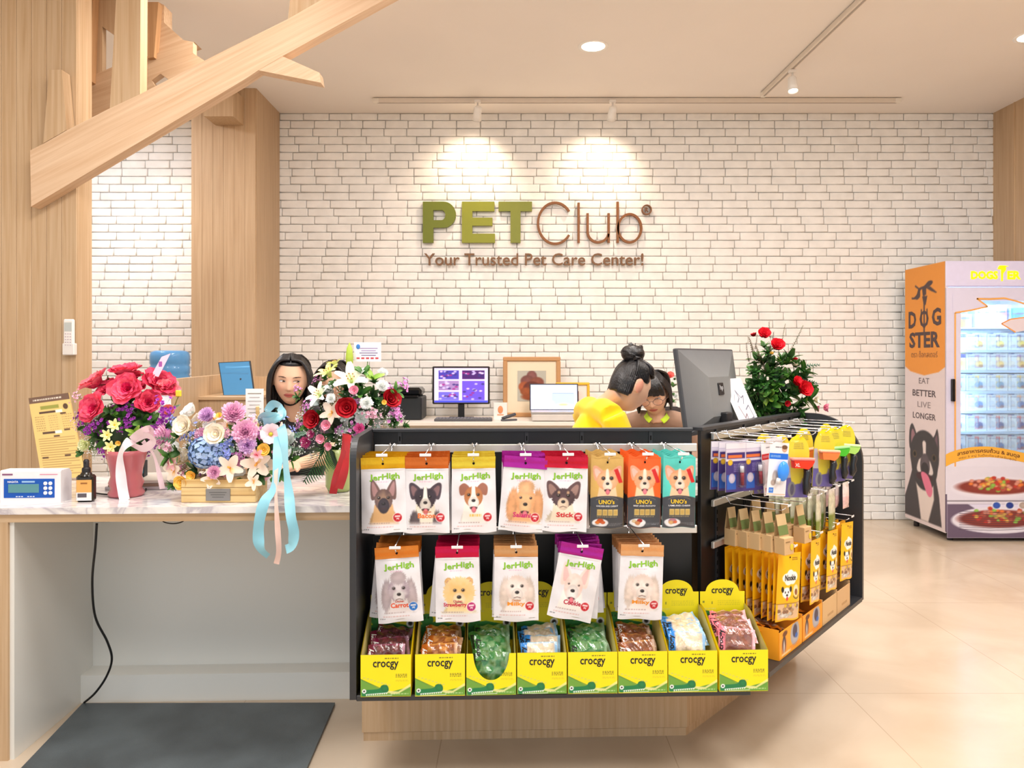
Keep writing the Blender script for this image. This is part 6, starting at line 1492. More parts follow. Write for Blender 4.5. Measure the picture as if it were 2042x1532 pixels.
# --- pine box arrangement
bx_ = P(447,1000,2.72)
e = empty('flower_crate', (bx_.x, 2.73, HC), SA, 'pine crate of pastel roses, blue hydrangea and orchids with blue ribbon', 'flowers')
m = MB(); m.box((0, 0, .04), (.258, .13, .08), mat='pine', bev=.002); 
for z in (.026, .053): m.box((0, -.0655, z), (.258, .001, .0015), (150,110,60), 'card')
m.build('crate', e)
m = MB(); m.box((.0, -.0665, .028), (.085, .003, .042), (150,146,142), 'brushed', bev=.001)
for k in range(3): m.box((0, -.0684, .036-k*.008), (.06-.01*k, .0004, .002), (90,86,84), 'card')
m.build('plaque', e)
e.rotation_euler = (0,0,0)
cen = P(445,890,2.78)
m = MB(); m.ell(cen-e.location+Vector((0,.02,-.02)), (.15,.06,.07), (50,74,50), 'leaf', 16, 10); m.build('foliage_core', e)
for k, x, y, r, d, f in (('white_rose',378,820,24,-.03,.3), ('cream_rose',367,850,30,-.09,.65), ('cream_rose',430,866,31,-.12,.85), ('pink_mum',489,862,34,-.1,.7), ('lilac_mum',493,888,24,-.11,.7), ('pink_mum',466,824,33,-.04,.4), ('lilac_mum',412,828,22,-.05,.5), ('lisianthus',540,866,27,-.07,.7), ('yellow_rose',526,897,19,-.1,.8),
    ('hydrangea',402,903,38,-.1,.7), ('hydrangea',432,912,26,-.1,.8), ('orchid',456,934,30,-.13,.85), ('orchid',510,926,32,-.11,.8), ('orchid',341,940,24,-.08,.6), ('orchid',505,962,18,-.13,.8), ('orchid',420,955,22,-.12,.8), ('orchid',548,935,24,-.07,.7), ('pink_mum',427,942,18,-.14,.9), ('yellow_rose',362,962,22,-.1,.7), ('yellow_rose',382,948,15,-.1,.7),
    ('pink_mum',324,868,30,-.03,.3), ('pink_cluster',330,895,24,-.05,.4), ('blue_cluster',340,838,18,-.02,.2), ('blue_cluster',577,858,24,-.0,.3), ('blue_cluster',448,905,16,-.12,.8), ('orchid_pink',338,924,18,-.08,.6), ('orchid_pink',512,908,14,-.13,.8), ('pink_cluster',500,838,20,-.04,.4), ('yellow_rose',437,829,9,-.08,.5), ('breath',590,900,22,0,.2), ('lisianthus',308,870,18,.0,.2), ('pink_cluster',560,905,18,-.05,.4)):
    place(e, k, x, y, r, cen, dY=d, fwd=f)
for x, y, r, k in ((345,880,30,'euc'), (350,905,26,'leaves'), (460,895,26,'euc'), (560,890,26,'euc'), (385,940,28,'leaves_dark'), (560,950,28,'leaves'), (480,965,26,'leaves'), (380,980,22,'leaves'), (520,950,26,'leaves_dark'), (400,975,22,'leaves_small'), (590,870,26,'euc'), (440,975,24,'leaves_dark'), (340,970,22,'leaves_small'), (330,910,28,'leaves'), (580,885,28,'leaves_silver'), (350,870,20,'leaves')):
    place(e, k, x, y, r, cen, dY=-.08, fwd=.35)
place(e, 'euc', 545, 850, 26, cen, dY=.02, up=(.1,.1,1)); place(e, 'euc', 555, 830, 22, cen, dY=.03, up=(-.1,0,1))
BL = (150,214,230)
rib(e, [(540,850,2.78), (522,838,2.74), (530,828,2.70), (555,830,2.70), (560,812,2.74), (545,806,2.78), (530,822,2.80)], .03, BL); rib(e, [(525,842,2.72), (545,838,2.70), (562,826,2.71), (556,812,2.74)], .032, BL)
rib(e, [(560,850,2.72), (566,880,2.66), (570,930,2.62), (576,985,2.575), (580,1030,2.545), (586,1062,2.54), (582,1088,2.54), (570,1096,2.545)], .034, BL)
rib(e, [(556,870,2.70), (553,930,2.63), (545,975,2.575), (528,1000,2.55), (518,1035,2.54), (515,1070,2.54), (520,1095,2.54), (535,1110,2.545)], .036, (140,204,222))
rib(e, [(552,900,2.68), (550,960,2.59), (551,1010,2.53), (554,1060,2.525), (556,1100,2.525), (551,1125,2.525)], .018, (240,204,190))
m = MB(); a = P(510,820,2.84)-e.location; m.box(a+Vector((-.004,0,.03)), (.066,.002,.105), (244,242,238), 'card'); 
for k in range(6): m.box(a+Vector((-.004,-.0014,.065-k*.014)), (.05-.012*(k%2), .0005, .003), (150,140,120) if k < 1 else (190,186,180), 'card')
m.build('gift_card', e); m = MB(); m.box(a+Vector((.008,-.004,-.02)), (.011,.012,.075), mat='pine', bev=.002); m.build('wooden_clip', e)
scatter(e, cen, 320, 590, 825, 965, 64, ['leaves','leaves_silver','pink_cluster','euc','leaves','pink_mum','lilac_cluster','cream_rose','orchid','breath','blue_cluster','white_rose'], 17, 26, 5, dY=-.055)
# --- lily arrangement
lx = P(682,990,2.86)
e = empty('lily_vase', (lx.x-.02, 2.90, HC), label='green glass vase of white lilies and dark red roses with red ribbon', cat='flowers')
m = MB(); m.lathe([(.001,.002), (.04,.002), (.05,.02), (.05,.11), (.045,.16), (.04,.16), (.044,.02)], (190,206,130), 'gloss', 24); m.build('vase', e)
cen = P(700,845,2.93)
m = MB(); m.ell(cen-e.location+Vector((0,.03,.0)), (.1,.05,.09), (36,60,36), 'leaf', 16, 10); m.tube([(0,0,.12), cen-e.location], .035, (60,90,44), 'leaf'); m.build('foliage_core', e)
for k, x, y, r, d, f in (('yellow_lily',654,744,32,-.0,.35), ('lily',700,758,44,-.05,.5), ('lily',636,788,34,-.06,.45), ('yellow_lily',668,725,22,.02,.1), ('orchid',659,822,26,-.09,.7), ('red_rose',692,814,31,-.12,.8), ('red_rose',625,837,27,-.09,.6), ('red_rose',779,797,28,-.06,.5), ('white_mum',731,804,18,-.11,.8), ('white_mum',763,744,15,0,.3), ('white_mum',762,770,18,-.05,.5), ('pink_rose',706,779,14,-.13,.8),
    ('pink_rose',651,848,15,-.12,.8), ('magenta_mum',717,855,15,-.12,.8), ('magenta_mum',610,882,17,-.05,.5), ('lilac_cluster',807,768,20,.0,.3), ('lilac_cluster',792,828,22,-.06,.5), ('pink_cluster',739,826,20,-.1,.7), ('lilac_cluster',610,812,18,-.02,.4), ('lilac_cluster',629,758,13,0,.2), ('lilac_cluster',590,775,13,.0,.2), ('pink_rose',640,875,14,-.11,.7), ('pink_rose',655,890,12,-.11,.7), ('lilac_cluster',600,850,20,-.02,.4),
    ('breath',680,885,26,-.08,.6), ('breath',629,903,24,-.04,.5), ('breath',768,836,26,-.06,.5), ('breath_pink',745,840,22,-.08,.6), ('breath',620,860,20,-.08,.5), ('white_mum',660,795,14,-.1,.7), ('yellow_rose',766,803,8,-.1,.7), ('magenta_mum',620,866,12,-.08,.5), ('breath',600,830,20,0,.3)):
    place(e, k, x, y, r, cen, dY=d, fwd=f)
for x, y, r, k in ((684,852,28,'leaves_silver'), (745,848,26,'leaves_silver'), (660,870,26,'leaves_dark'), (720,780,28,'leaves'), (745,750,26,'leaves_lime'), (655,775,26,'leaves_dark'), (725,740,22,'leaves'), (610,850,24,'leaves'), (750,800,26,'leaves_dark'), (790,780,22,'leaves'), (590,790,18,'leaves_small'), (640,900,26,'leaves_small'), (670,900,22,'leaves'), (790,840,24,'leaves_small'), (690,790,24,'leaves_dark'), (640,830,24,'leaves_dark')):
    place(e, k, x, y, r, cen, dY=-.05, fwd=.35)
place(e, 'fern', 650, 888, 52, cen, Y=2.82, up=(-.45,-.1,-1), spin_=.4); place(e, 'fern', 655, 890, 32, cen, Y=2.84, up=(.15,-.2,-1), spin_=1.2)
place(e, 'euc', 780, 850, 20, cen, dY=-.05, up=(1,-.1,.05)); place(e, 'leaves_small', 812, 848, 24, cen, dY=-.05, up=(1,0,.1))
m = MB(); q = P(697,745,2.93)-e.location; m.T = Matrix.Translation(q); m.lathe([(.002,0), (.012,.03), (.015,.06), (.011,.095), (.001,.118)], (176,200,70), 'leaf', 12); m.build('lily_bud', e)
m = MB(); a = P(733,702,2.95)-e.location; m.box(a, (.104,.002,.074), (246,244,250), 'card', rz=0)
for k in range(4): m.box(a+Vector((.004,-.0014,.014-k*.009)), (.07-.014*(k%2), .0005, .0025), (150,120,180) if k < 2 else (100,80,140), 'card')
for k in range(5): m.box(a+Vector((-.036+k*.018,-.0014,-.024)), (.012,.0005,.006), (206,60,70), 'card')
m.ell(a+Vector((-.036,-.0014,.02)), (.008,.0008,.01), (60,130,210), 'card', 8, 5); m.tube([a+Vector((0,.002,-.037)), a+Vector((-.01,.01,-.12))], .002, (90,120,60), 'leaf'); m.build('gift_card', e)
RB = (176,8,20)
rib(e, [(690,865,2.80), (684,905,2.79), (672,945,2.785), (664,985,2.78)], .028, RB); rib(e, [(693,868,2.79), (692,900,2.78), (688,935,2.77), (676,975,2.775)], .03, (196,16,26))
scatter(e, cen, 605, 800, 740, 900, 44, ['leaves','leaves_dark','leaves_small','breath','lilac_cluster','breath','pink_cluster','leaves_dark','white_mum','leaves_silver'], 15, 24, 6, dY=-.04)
# --- red rose arrangement at the right
e = empty('red_rose_pot', (P(1540,800,3.5).x, 3.5, HC), label='tall green arrangement with red roses behind the angled rack', cat='flowers')
m = MB(); m.lathe([(.001,.002), (.05,.002), (.06,.02), (.065,.12), (.07,.14), (.06,.14)], (70,50,40), 'paint', 24); m.build('pot', e)
cen = P(1550,800,3.5)
m = MB(); m.ell(cen-e.location+Vector((0,.03,-.04)), (.06,.05,.09), (24,48,24), 'leaf', 14, 10); m.tube([(0,0,.1), P(1535,690,3.5)-e.location], .008, (50,80,40), 'leaf'); m.build('foliage_core', e)
for k, x, y, r, d, f in (('bright_red_rose',1524,666,19,-.04,.6), ('bright_red_rose',1550,689,21,-.05,.6), ('bright_red_rose',1604,776,24,-.07,.6), ('bright_red_rose',1590,762,17,-.06,.4), ('bright_red_rose',1582,716,12,.0,.3), ('cream_rose',1628,798,11,-.02,.4), ('cream_rose',1586,726,9,-.02,.4), ('pink_rose',1647,813,13,0,.3), ('pink_rose',1630,815,10,0,.3), ('yellow_rose',1539,705,6,-.03,.4), ('red_rose',1503,668,9,0,.1), ('red_rose',1570,805,9,-.08,.6)): place(e, k, x, y, r, cen, dY=d, fwd=f)
for x, y, r, k in ((1500,700,22,'twig'), (1515,720,24,'twig'), (1508,760,26,'leaves_small'), (1530,740,28,'leaves_small'), (1550,750,30,'leaves'), (1500,800,28,'leaves_dark'), (1530,800,32,'leaves'), (1560,800,32,'leaves_dark'), (1590,810,28,'leaves'), (1580,750,26,'leaves_small'), (1560,720,22,'leaves_lime'), (1610,800,20,'leaves_lime'), (1500,740,22,'leaves_small'), (1530,700,18,'leaves_small'), (1550,820,28,'leaves_dark'), (1515,830,28,'leaves'), (1575,780,26,'leaves_dark'), (1545,770,26,'leaves'), (1495,775,20,'leaves_dark'), (1600,735,18,'leaves_small'), (1535,840,26,'leaves_dark'), (1590,835,24,'leaves_dark'), (1490,815,22,'leaves')): place(e, k, x, y, r, cen, dY=-.02, fwd=.25)
place(e, 'euc_fine', 1575, 700, 28, cen, dY=.02, up=(.45,0,1)); place(e, 'euc_fine', 1560, 690, 22, cen, dY=.03, up=(.2,0,1)); place(e, 'euc', 1605, 730, 24, cen, dY=.0, up=(1,0,.1)); place(e, 'euc', 1600, 760, 24, cen, dY=.0, up=(1,0,-.2)); place(e, 'twig', 1495, 720, 26, cen, dY=0, up=(-.1,0,1)); place(e, 'twig', 1505, 695, 20, cen, dY=0, up=(.1,0,1))
scatter(e, cen, 1488, 1625, 700, 850, 46, ['leaves','leaves_dark','leaves_small','leaves','leaves_dark','leaves_lime','leaves_small'], 22, 34, 8, dY=-.02)
scatter(e, cen, 1500, 1560, 670, 760, 12, ['leaves_small','twig','leaves'], 18, 26, 9, dY=.0)
# --- small vase on the back desk
e = empty('small_flower_vase', (P(1340,790,6.1).x, 6.1, DZ), label='small vase with coral rose and pale sprigs on the back desk', cat='flowers')
m = MB(); m.lathe([(.001,.002), (.035,.002), (.045,.05), (.03,.11), (.034,.13), (.026,.13)], (230,226,220), 'gloss', 20); m.build('vase', e)
cen = P(1340,775,6.1)
for k, x, y, r, up in (('coral_rose',1337,749,11,(0,-.8,.6)), ('leaves',1342,768,13,(0,-.3,1)), ('leaves_dark',1336,785,12,(0,-.5,.6)), ('euc_fine',1330,745,11,(-.5,0,1)), ('euc_fine',1342,740,9,(.2,0,1)), ('leaves_small',1345,755,10,(0,0,1)), ('white_mum',1348,790,8,(0,-1,.2)), ('leaves',1340,800,10,(0,-.4,1))): place(e, k, x, y, r, cen, dY=-.02, up=up)
# ================================================================ PEOPLE
from mathutils.bvhtree import BVHTree
SK = (228,182,152)
def head_pt(d):
    x, y, z = d; ax = abs(x)
    px_ = x*.074; py = y*.092; pz = z*.114
    if z < 0:
        t = -z; px_ *= 1-.30*t**1.7; 
        if y > 0: py *= 1-.45*t
        else: py *= 1-.04*t
    else: px_ *= 1+.02*z
    if y < 0:
        g = lambda a, c_, w: math.exp(-((a-c_)/w)**2)
        X, Z = px_, pz; f = min(1, -y*1.6)
        nz = max(0, min(1, (.014-Z)/.048)); 
        if Z < -.034: nz *= max(0, 1-(-.034-Z)/.008)
        py -= f*.021*nz*math.exp(-(X/(.0085+.006*nz))**2)
        py += f*.0085*g(abs(X), .031, .016)*g(Z, .004, .012)
        py -= f*.0035*g(Z, .024, .010)*g(abs(X), .026, .03)
        py -= f*.0060*math.exp(-(X/.022)**2)*(g(Z, -.053, .006)+1.05*g(Z, -.064, .006))
        py += f*.003*g(Z, -.0735, .006)*math.exp(-(X/.02)**2)
        py -= f*.007*math.exp(-(X/.02)**2)*g(Z, -.094, .014)
        py -= f*.004*g(abs(X), .042, .02)*g(Z, -.03, .02)
    return Vector((px_, py, pz))
def add_head(m, HM):
    def fn(u, v):
        a = u*2*PI; b = (v-.5)*PI*.998; d = (math.cos(a)*math.cos(b), math.sin(a)*math.cos(b), math.sin(b)); return HM @ head_pt(d)
    m.grid(fn, 96, 72, SK, 'skin', closed=True)
    for s in (-1, 1): m.ell(HM @ Vector((s*.079, .012, -.002)), (.012, .021, .034), SK, 'skin', 14, 10, M=HM.to_3x3())
def fuse(m, name, voxel, parent, mat, col=None, colfn=None, smooth=2):
    me = m.mesh(name+'_src'); o = bpy.data.objects.new('tmp', me); C.objects.link(o)
    r = o.modifiers.new('r', 'REMESH'); r.mode = 'VOXEL'; r.voxel_size = voxel
    if smooth: q = o.modifiers.new('s', 'SMOOTH'); q.factor = .5; q.iterations = smooth
    dg = bpy.context.evaluated_depsgraph_get(); dg.update(); me2 = bpy.data.meshes.new_from_object(o.evaluated_get(dg)); me2.name = name
    bpy.data.objects.remove(o); bpy.data.meshes.remove(me)
    me2.materials.clear(); me2.materials.append(MT[mat])
    for a in list(me2.color_attributes): me2.color_attributes.remove(a)
    at = me2.color_attributes.new('Col', 'FLOAT_COLOR', 'POINT')
    if colfn: cc = np.array([lin(colfn(v.co)) for v in me2.vertices], dtype=np.float32).ravel()
    else: cc = np.tile(np.array(lin(col), dtype=np.float32), len(me2.vertices))
    at.data.foreach_set('color', cc); me2.polygons.foreach_set('use_smooth', [True]*len(me2.polygons)); me2.polygons.foreach_set('material_index', [0]*len(me2.polygons)); me2.update()
    o = bpy.data.objects.new(name, me2); C.objects.link(o); o.parent = parent; return o
def hand(m, w, d, up, side):
    # w wrist, d finger direction, up = back of the hand
    d = d.normalized(); s = d.cross(up).normalized()*side; n = s.cross(d).normalized()
    if n.dot(up) < 0: n = -n
    m.tube([w, w+d*.03, w+d*.075], [.021, .026, .025], SK, 'skin', 10)
    for k, (o_, L_) in enumerate(((-.026,.062), (-.009,.072), (.009,.068), (.025,.054))):
        b = w+d*.07+s*o_; m.tube([b-d*.02, b+d*L_*.4-n*.002, b+d*L_*.75-n*.012, b+d*L_*.95-n*.026], [.0095, .0088, .008, .0065], SK, 'skin', 8)
    b = w+d*.022-s*.02; m.tube([b, b-s*.022+d*.022-n*.006, b-s*.03+d*.05-n*.016], [.012, .0105, .008], SK, 'skin', 8)
def person(loc, rz, label, shirt, pants, headp, headR, neck, sh, elbows, wrists, hz=.50, skin=SK, sleeve=.5, shw=.165, handd=None, lean=Vector((0,0,0)), voxel=.0062):
    # local frame: faces -y; headp centre of the head, headR rotation matrix (3x3) of the head
    HM = Matrix.Translation(headp) @ headR.to_4x4()
    m = MB(); add_head(m, HM)
    nk = headp+headR @ Vector((0, .022, -.07))
    m.tube([nk+Vector((0,0,.03)), (nk+neck)*.5, neck+Vector((0,0,-.03))], [.052, .047, .056], SK, 'skin', 14)
    pel = Vector((0, .02, hz)); ch = (neck+pel)*.5+Vector((0,0,.12))
    def torso(g, q):
        g.ell(pel+Vector((0,0,.04)), (.165+q, .115+q, .13+q), SK, 'skin', 20, 12)
        g.tube([pel+Vector((0,0,.05)), pel*.5+ch*.5+Vector((0,0,-.02)), ch, neck+Vector((0,.01,-.06))], [.118+q, .112+q, .128+q, .07+q], SK, 'skin', 18)
        for s in (0, 1):
            g.ell(ch+Vector(((s*2-1)*.055, -.015, .0)), (.085+q, .09+q, .12+q), SK, 'skin', 14, 10)
            g.tube([neck+Vector((0,.012,-.035)), (neck+sh[s])*.5+Vector((0,.01,-.002)), sh[s]], [.055+q, .052+q, .05+q], SK, 'skin', 12)
    torso(m, -.012)
    for s in (0, 1):
        m.tube([sh[s], (sh[s]+elbows[s])*.5, elbows[s]], [.047, .042, .036], SK, 'skin', 12); m.tube([elbows[s], elbows[s]*.6+wrists[s]*.4, wrists[s]], [.038, .035, .024], SK, 'skin', 12)
        hd = handd[s] if handd else (wrists[s]-elbows[s]); hand(m, wrists[s], Vector(hd), Vector((0,0,1)), 1 if s else -1)
        q = s*2-1; hip = pel+Vector((q*.09,-.02,0)); kn = Vector((q*.11, -.36, hz-.01)); an = Vector((q*.11, -.31, .09))
        m.tube([hip, (hip+kn)*.5, kn], [.085, .075, .055], SK, 'skin', 12); m.tube([kn, kn*.6+an*.4, an], [.055, .052, .034], SK, 'skin', 12)
        m.tube([an+Vector((0,.03,-.045)), an+Vector((0,-.05,-.05)), an+Vector((0,-.13,-.06))], [.036, .036, .026], SK, 'skin', 10)
    HI = HM.inverted()
    def cf(co):
        h = HI @ co
        if h.length > .17: return skin
        c_ = skin
        if abs(h.x) > .079 and abs(h.z) < .04 and h.y > -.02: c_ = mix(skin, (206,120,100), .55)
        if h.y < -.05:
            b = math.exp(-((abs(h.x)-.038)/.016)**2-((h.z+.028)/.016)**2)*.3; c_ = mix(c_, (230,140,120), b)
            b = math.exp(-((abs(h.x)-.03)/.015)**2-((h.z-.004)/.009)**2)*.25; c_ = mix(c_, (150,100,80), b)
        return c_
    body = fuse(m, 'person', voxel, None, 'skin', colfn=cf)
    root = body
    tag(root, label, 'person')
    g = MB(); torso(g, .006)
    for s in (0, 1):
        a = sh[s]; b = elbows[s]; 
        g.tube([a, a*(1-sleeve)+b*sleeve], [.06, .058], SK, 'skin', 12) if sleeve <= 1 else g.tube([a, b, b*.15+wrists[s]*.85], [.06, .052, .038], SK, 'skin', 12)
    fuse(g, 'shirt', .009, root, 'cloth', col=shirt, smooth=3)
    g = MB(); g.ell(pel+Vector((0,0,.0)), (.178, .128, .11), SK, 'skin', 20, 12)
    for s in (0, 1):
        q = s*2-1; hip = pel+Vector((q*.09,-.02,0)); kn = Vector((q*.11, -.36, hz-.01)); an = Vector((q*.11, -.31, .09)); g.tube([hip, (hip+kn)*.5, kn], [.095, .085, .068], SK, 'skin', 12); g.tube([kn, an+Vector((0,0,.0))], [.066, .05], SK, 'skin', 12)
    fuse(g, 'trousers', .012, root, 'cloth', col=pants)
    for s in (0, 1):
        q = s*2-1; an = Vector((q*.11, -.31, .09)); g = MB(); g.tube([an+Vector((0,.04,-.042)), an+Vector((0,-.05,-.047)), an+Vector((0,-.14,-.055))], [.044, .043, .034], (30,30,34), 'paint', 12); g.build('shoe', root)
    # face on the surface of the head
    g = MB(); add_head(g, Matrix()); bv = BVHTree.FromPolygons([Vector(v) for v in g.v], [list(f) for f in g.f])
    def srf(X, Z, off=.0009):
        h = bv.ray_cast(Vector((X, -.3, Z)), Vector((0, 1, 0))); y = h[0].y if h[0] else -.08; return HM @ Vector((X, y-off, Z))
    def patch(name, x0, x1, z0, z1, fn, nu, nv, mat='skin', off=.0012):
        g = MB(); keep = {}
        for j in range(nv+1):
            for i in range(nu+1):
                X = x0+(x1-x0)*i/nu; Z = z0+(z1-z0)*j/nv; c_ = fn(i/nu*2-1, j/nv*2-1)
                keep[i, j] = (g.av(srf(X, Z, off if c_ else .0002), c_ or skin), c_ is not None)
        for j in range(nv):
            for i in range(nu):
                q = [keep[i, j], keep[i+1, j], keep[i+1, j+1], keep[i, j+1]]
                if sum(k[1] for k in q) >= 3: g.af([k[0] for k in q], mat, True)
        return g.build(name, root)
    return root, HM, patch, srf
def face(root, HM, patch, look=(0, -.3), openness=.55, lip=(206,112,104), brow=(60,40,34), lid=(50,34,30)):
    for s in (-1, 1):
        def ef(u, v, s=s):
            w = openness*(1-u*u)
            up = w; lo = -w*.75
            if v > up+.32 or v < lo-.14 or abs(u) > .99: return None
            if v > up-.02: return lid if v < up+.22 else mix(skc, lid, .25)
            if v < lo: return mix(skc, (150,90,80), .5)
            d = math.hypot(u-look[0], (v-look[1])*.62); return (14,10,10) if d < .2 else ((52,32,24) if d < .40 else (238,232,228))
        patch('eye', s*.031-.0155, s*.031+.0155, -.006, .013, ef, 30, 18, 'gloss', .0016)
        def bf(u, v, s=s):
            c_ = .25-.5*(u*s-.1)**2; return brow if abs(v-c_) < .42*(1-.55*abs(u*s*.9+.0)) and abs(u) < .97 else None
        patch('eyebrow', s*.032-.019, s*.032+.019, .017, .030, bf, 24, 12)
    def lf(u, v):
        w = (1-u*u)**.8
        if v > .85*w*(1-.12*math.cos(u*6)) or v < -.95*w: return None
        return mix(lip, (90,30,34), .7) if abs(v-.05) < .09 else lip
    patch('lips', -.0235, .0235, -.071, -.047, lf, 26, 16)
    def nf(u, v): 
        return (120,70,60) if min((u-.45)**2, (u+.45)**2)*4+v*v < .22 else None
    patch('nostrils', -.012, .012, -.0385, -.0325, nf, 14, 6)
skc = SK
def caps(HM, root, cut, col=(20,16,18), grow=.010, name='hair', back=None):
    m = MB()
    n = 40
    def fn(u, v):
        a = u*2*PI; b = (v-.5)*PI*.998; d = Vector((math.cos(a)*math.cos(b), math.sin(a)*math.cos(b), math.sin(b)))
        p = head_pt(d) if False else Vector((d.x*.074*(1-.15*max(0,-d.z)), d.y*.092, d.z*.114)); k = cut(d); q = p+d*(grow if k > 0 else -.012); return HM @ q
    m.grid(fn, 56, 40, col, 'hair', closed=True); return m
def strands(m, HM, paths, r, col=(18,14,16), n=6):
    for pts in paths:
        q = [HM @ Vector(p) for p in crom(pts, 5, False)]; k = len(q)
        m.tube(q, [r*(.55+.45*math.sin(PI*min(1, .15+.8*i/k))) for i in range(k)], jit(col, 5), 'hair', n)
def longhair(root, HM, seed, length=.36, part=0.0, name='hair'):
    rr = random.Random(seed); m = caps(HM, root, lambda d: 1 if (d.y > -.30 or d.z > .60) and not (d.y < -.1 and d.z < .25) else -1, grow=.008)
    paths = []
    for s in (-1, 1):
        for k in range(46):
            y0 = -.072+.15*k/46; t = (k/46)
            z0 = .119-(y0*4.2)**2*.16
            out = .084+rr.uniform(-.003, .008); yb = -.035+.12*t+rr.uniform(-.008, .008)
            if t < .12: yb = -.058
            zz = [z0, .088, .02, -.07, -.16, -length*rr.uniform(.85, 1.)]
            wd = 1-.35*max(0, (t-.5)*2)
            paths.append([(part+s*.002, y0, z0-.002), (s*.05*wd, y0*.9+.004, .098-.02*abs(t-.4)), (s*(out-.002)*wd, yb-.006, .03), (s*(out+.004)*wd, yb+.005, -.06), (s*(out-.0)*wd, yb+.02, -.15), (s*(out+.0)*wd, yb+.02, zz[-1])])
    for k in range(26):
        x = -.075+.15*k/25; paths.append([(x*.5, .05, .108), (x, .088, .06), (x*1.05, .10, -.03), (x*1.05, .09, -.15), (x*1.05, .085, -length)])
    strands(m, HM, paths, .0072, n=6); return m.build(name, root)
def rot(yaw, pitch, roll=0): return (Matrix.Rotation(math.radians(yaw), 3, 'Z') @ Matrix.Rotation(math.radians(roll), 3, 'Y') @ Matrix.Rotation(math.radians(pitch), 3, 'X'))
def stool(x, y, label):
    e = empty('office_stool', (x, y, 0), 0, label, 'stool')
    m = MB(); m.lathe([(.001,.34), (.16,.34), (.19,.355), (.19,.375), (.17,.39), (.001,.392)], (50,52,56), 'cloth', 28); m.build('seat', e)
    m = MB(); m.tube([(0,0,.06), (0,0,.345)], .025, (180,180,184), 'chrome'); m.build('post', e)
    for k in range(5):
        a = k*2*PI/5; m = MB(); m.tube([(0,0,.075), (.22*math.cos(a),.22*math.sin(a),.05)], .016, (40,40,44), 'paint'); m.tube([(.22*math.cos(a),.22*math.sin(a)-.012,.022), (.22*math.cos(a),.22*math.sin(a)+.012,.022)], .02, (24,24,26), 'paint', 12); m.build('leg', e)
V = Vector
# woman behind the flowers, looking down to the side
hc = P(580,757,3.52); L0 = V((hc.x-.0, 3.60, 0))
hp = hc-L0
pr_, HM, patch, srf = person(L0, 0, 'person with long straight black hair looking down behind the flowers', (36,34,40), (50,54,70), hp, rot(12, 8, 3), V((.005, .01, hp.z-.15)), [V((-.16,.02,hp.z-.21)), V((.16,.02,hp.z-.21))],
    [V((-.2,-.09,.91)), V((.2,-.09,.91))], [V((-.09,-.33,.90)), V((.1,-.33,.90))], hz=.49, sleeve=.55)
pr_.location = L0; face(pr_, HM, patch, look=(.35, -.25), openness=.42); longhair(pr_, HM, 3)
stool(L0.x, L0.y+.02, 'low round office stool under the person with long hair')
# second person hidden by the lilies
hc = P(666,762,4.15); L0 = V((hc.x, 4.25, 0)); hp = hc-L0
pr_, HM, patch, srf = person(L0, 0, 'person almost hidden behind the lilies, only dark hair showing', (60,54,90), (50,54,70), hp, rot(-5, 10), V((0, .01, hp.z-.17)), [V((-.165,.02,hp.z-.235)), V((.165,.02,hp.z-.235))],
    [V((-.2,-.1,.86)), V((.2,-.1,.86))], [V((-.08,-.3,.80)), V((.08,-.3,.80))], hz=.49, sleeve=.55, voxel=.008)
pr_.location = L0; face(pr_, HM, patch, look=(0, -.3), openness=.4); longhair(pr_, HM, 5, .3)
stool(L0.x, L0.y+.02, 'low round office stool under the person hidden by the lilies')
# person in the yellow knit, seen from behind and bending to the right
hc = P(1257,770,3.38); L0 = V((hc.x-.20, 3.40, 0)); RZ = math.radians(108)
inv = Matrix.Rotation(-RZ, 3, 'Z'); hp = inv @ (hc-L0)
pr_, HM, patch, srf = person(L0, RZ, 'person in yellow knit top with black hair in a bun, bending to the right', (252,208,20), (40,44,56), hp, rot(10, 24, 0), V((0, hp.y+.115, hp.z-.085)), [V((-.15,hp.y+.12,hp.z-.125)), V((.15,hp.y+.12,hp.z-.125))],
    [V((-.2,-.16,.86)), V((.2,-.16,.86))], [V((-.1,-.34,.84)), V((.1,-.34,.84))], hz=.49, sleeve=1.5, shw=.16)
pr_.location = L0; pr_.rotation_euler = (0, 0, RZ); face(pr_, HM, patch, look=(0, -.3), openness=.35)
rr = random.Random(4)
m = caps(HM, pr_, lambda d: 1 if (d.y > -.42 and d.z > -.12+.5*max(0, -d.y) and not (abs(d.x) > .6 and d.y < .25 and d.z < .22)) or d.z > .72 or (d.y > .3 and d.z > -.5) else -1, grow=.006)
paths = []
for k in range(60):
    a = math.radians(-150+300*k/59); x0, y0 = .072*math.sin(a), .0-.088*math.cos(a); z0 = .07 if abs(a) < 1.2 else (.03 if abs(a) < 2 else -.055)
    if abs(a) > 2.0: z0 = -.06
    paths.append([(x0, y0, z0), (x0*.95, y0*.85+.01, z0*.4+.075), (x0*.45, .035+y0*.15, .118)])
strands(m, HM, paths, .008, n=5); hr_ = m.build('hair', pr_)
m = MB(); m.ell(HM @ V((0, .045, .135)), (.052,.052,.04), (16,13,15), 'hair', 18, 12)
for k in range(9):
    a = k*.7; m.tube([HM @ V((.046*math.cos(a+t*.5)*(1-.1*t), .045+.046*math.sin(a+t*.5)*(1-.1*t), .118+.010*t+.012*math.sin(k+t))) for t in range(6)], .011, (20,16,18), 'hair', 6)
for k in range(7): a = rr.uniform(0, 6); m.tube([HM @ V((.02*math.cos(a), .045+.02*math.sin(a), .16)), HM @ V((.035*math.cos(a), .045+.035*math.sin(a), .175))], .0012, (20,16,18), 'hair', 4)
m.build('hair_bun', hr_)
stool(L0.x, L0.y, 'low round office stool under the person in the yellow top')
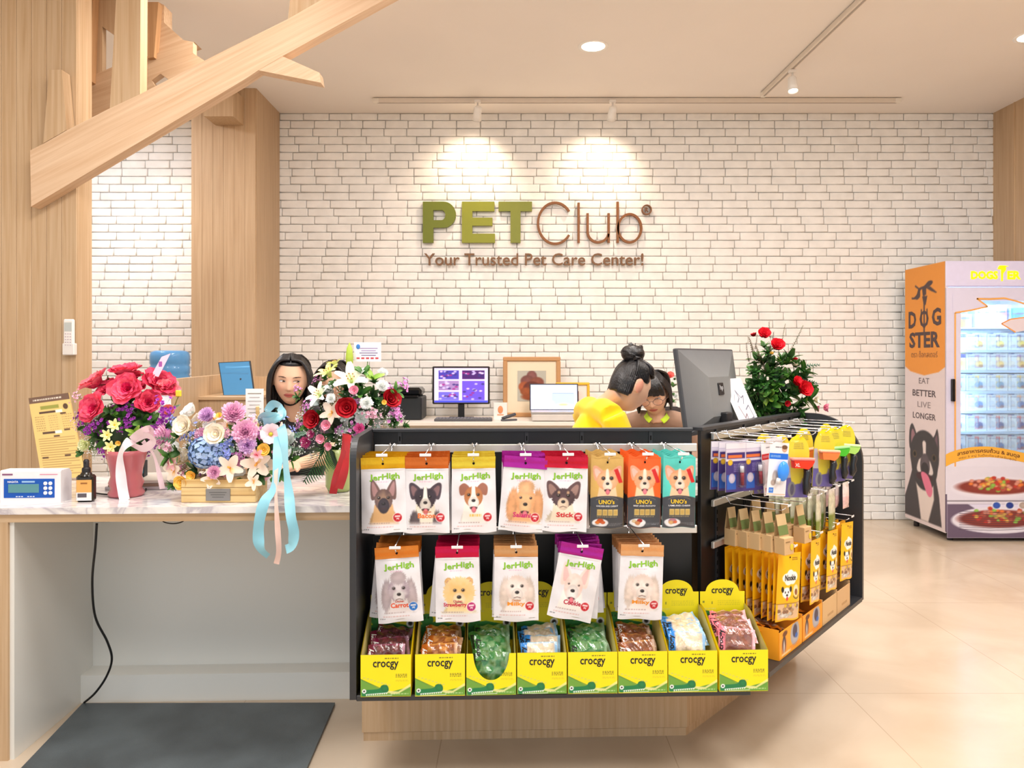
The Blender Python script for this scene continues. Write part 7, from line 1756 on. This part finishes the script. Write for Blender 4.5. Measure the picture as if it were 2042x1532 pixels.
# person with glasses facing us, head bowed
hc = P(1302,785,4.0); L0 = V((hc.x+.05, 4.14, 0)); RZ = math.radians(-12); inv = Matrix.Rotation(-RZ, 3, 'Z'); hp = inv @ (hc-L0)
pr_, HM, patch, srf = person(L0, RZ, 'person with glasses and dark bob in a tan jacket looking down', (158,126,106), (60,60,66), hp, rot(-6, 22, -6), V((0, hp.y+.06, hp.z-.12)), [V((-.165,hp.y+.07,hp.z-.17)), V((.165,hp.y+.07,hp.z-.17))],
    [V((-.22,-.1,.84)), V((.22,-.1,.84))], [V((-.09,-.33,.80)), V((.1,-.33,.80))], hz=.49, sleeve=1.5)
pr_.location = L0; pr_.rotation_euler = (0, 0, RZ); face(pr_, HM, patch, look=(0, -.5), openness=.3)
m = caps(HM, pr_, lambda d: 1 if (d.y > -.25 or d.z > .5) and not (d.y < .05 and d.z < .2) else -1, grow=.008)
paths = []
for s in (-1, 1):
    for k in range(34):
        y0 = -.06+.13*k/34; t = k/34; wd = 1-.4*max(0, (t-.5)*2); e_ = -.065-.03*rr.random()
        paths.append([(s*.004, y0, .115-(y0*4)**2*.15), (s*.055*wd, y0-.004, .09), (s*.086*wd, -.045+.12*t, .03), (s*.088*wd, -.04+.125*t, -.03), (s*.082*wd, -.035+.125*t, e_)])
for k in range(22):
    x = -.062+.124*k/21; paths.append([(x*.3, -.02, .121), (x*.8, -.075, .095), (x*1.05, -.098, .055), (x*1.1, -.098, .026+.008*rr.random())])
for k in range(20): x = -.075+.15*k/19; paths.append([(x*.5, .05, .108), (x, .09, .06), (x*1.05, .1, -.03), (x*1.0, .09, -.09)])
strands(m, HM, paths, .0078, n=5); m.build('hair', pr_)
m = MB()
for s in (-1, 1):
    pts = [HM @ V((s*.034+.025*math.cos(a), -.1025+abs(math.cos(a)*s)*0, -.004+.018*math.sin(a))) for a in [k*2*PI/20 for k in range(21)]]; m.tube(pts, .0011, (60,50,60), 'gloss', 5)
    m.tube([HM @ V((s*.059, -.102, .0)), HM @ V((s*.078, -.06, .002)), HM @ V((s*.082, .01, .0))], .0013, (60,50,60), 'gloss', 5)
m.tube([HM @ V((-.009,-.103,.0)), HM @ V((0,-.106,.003)), HM @ V((.009,-.103,.0))], .0012, (60,50,60), 'gloss', 5); m.build('glasses', pr_)
nk = V((0, hp.y+.04, hp.z-.125))
for s in (-1, 1):
    m = MB(); m.grid(lambda u, v, s=s: nk+V((s*(.05+.018*v-.03*u*u), .02-.10*u-.01*v, .03-.035*u-.02*v)), 8, 4, (186,214,40), 'cloth'); o = m.build('green_collar', pr_); q = o.modifiers.new('t', 'SOLIDIFY'); q.thickness = .003
stool(L0.x, L0.y+.02, 'low round office stool under the person with glasses')
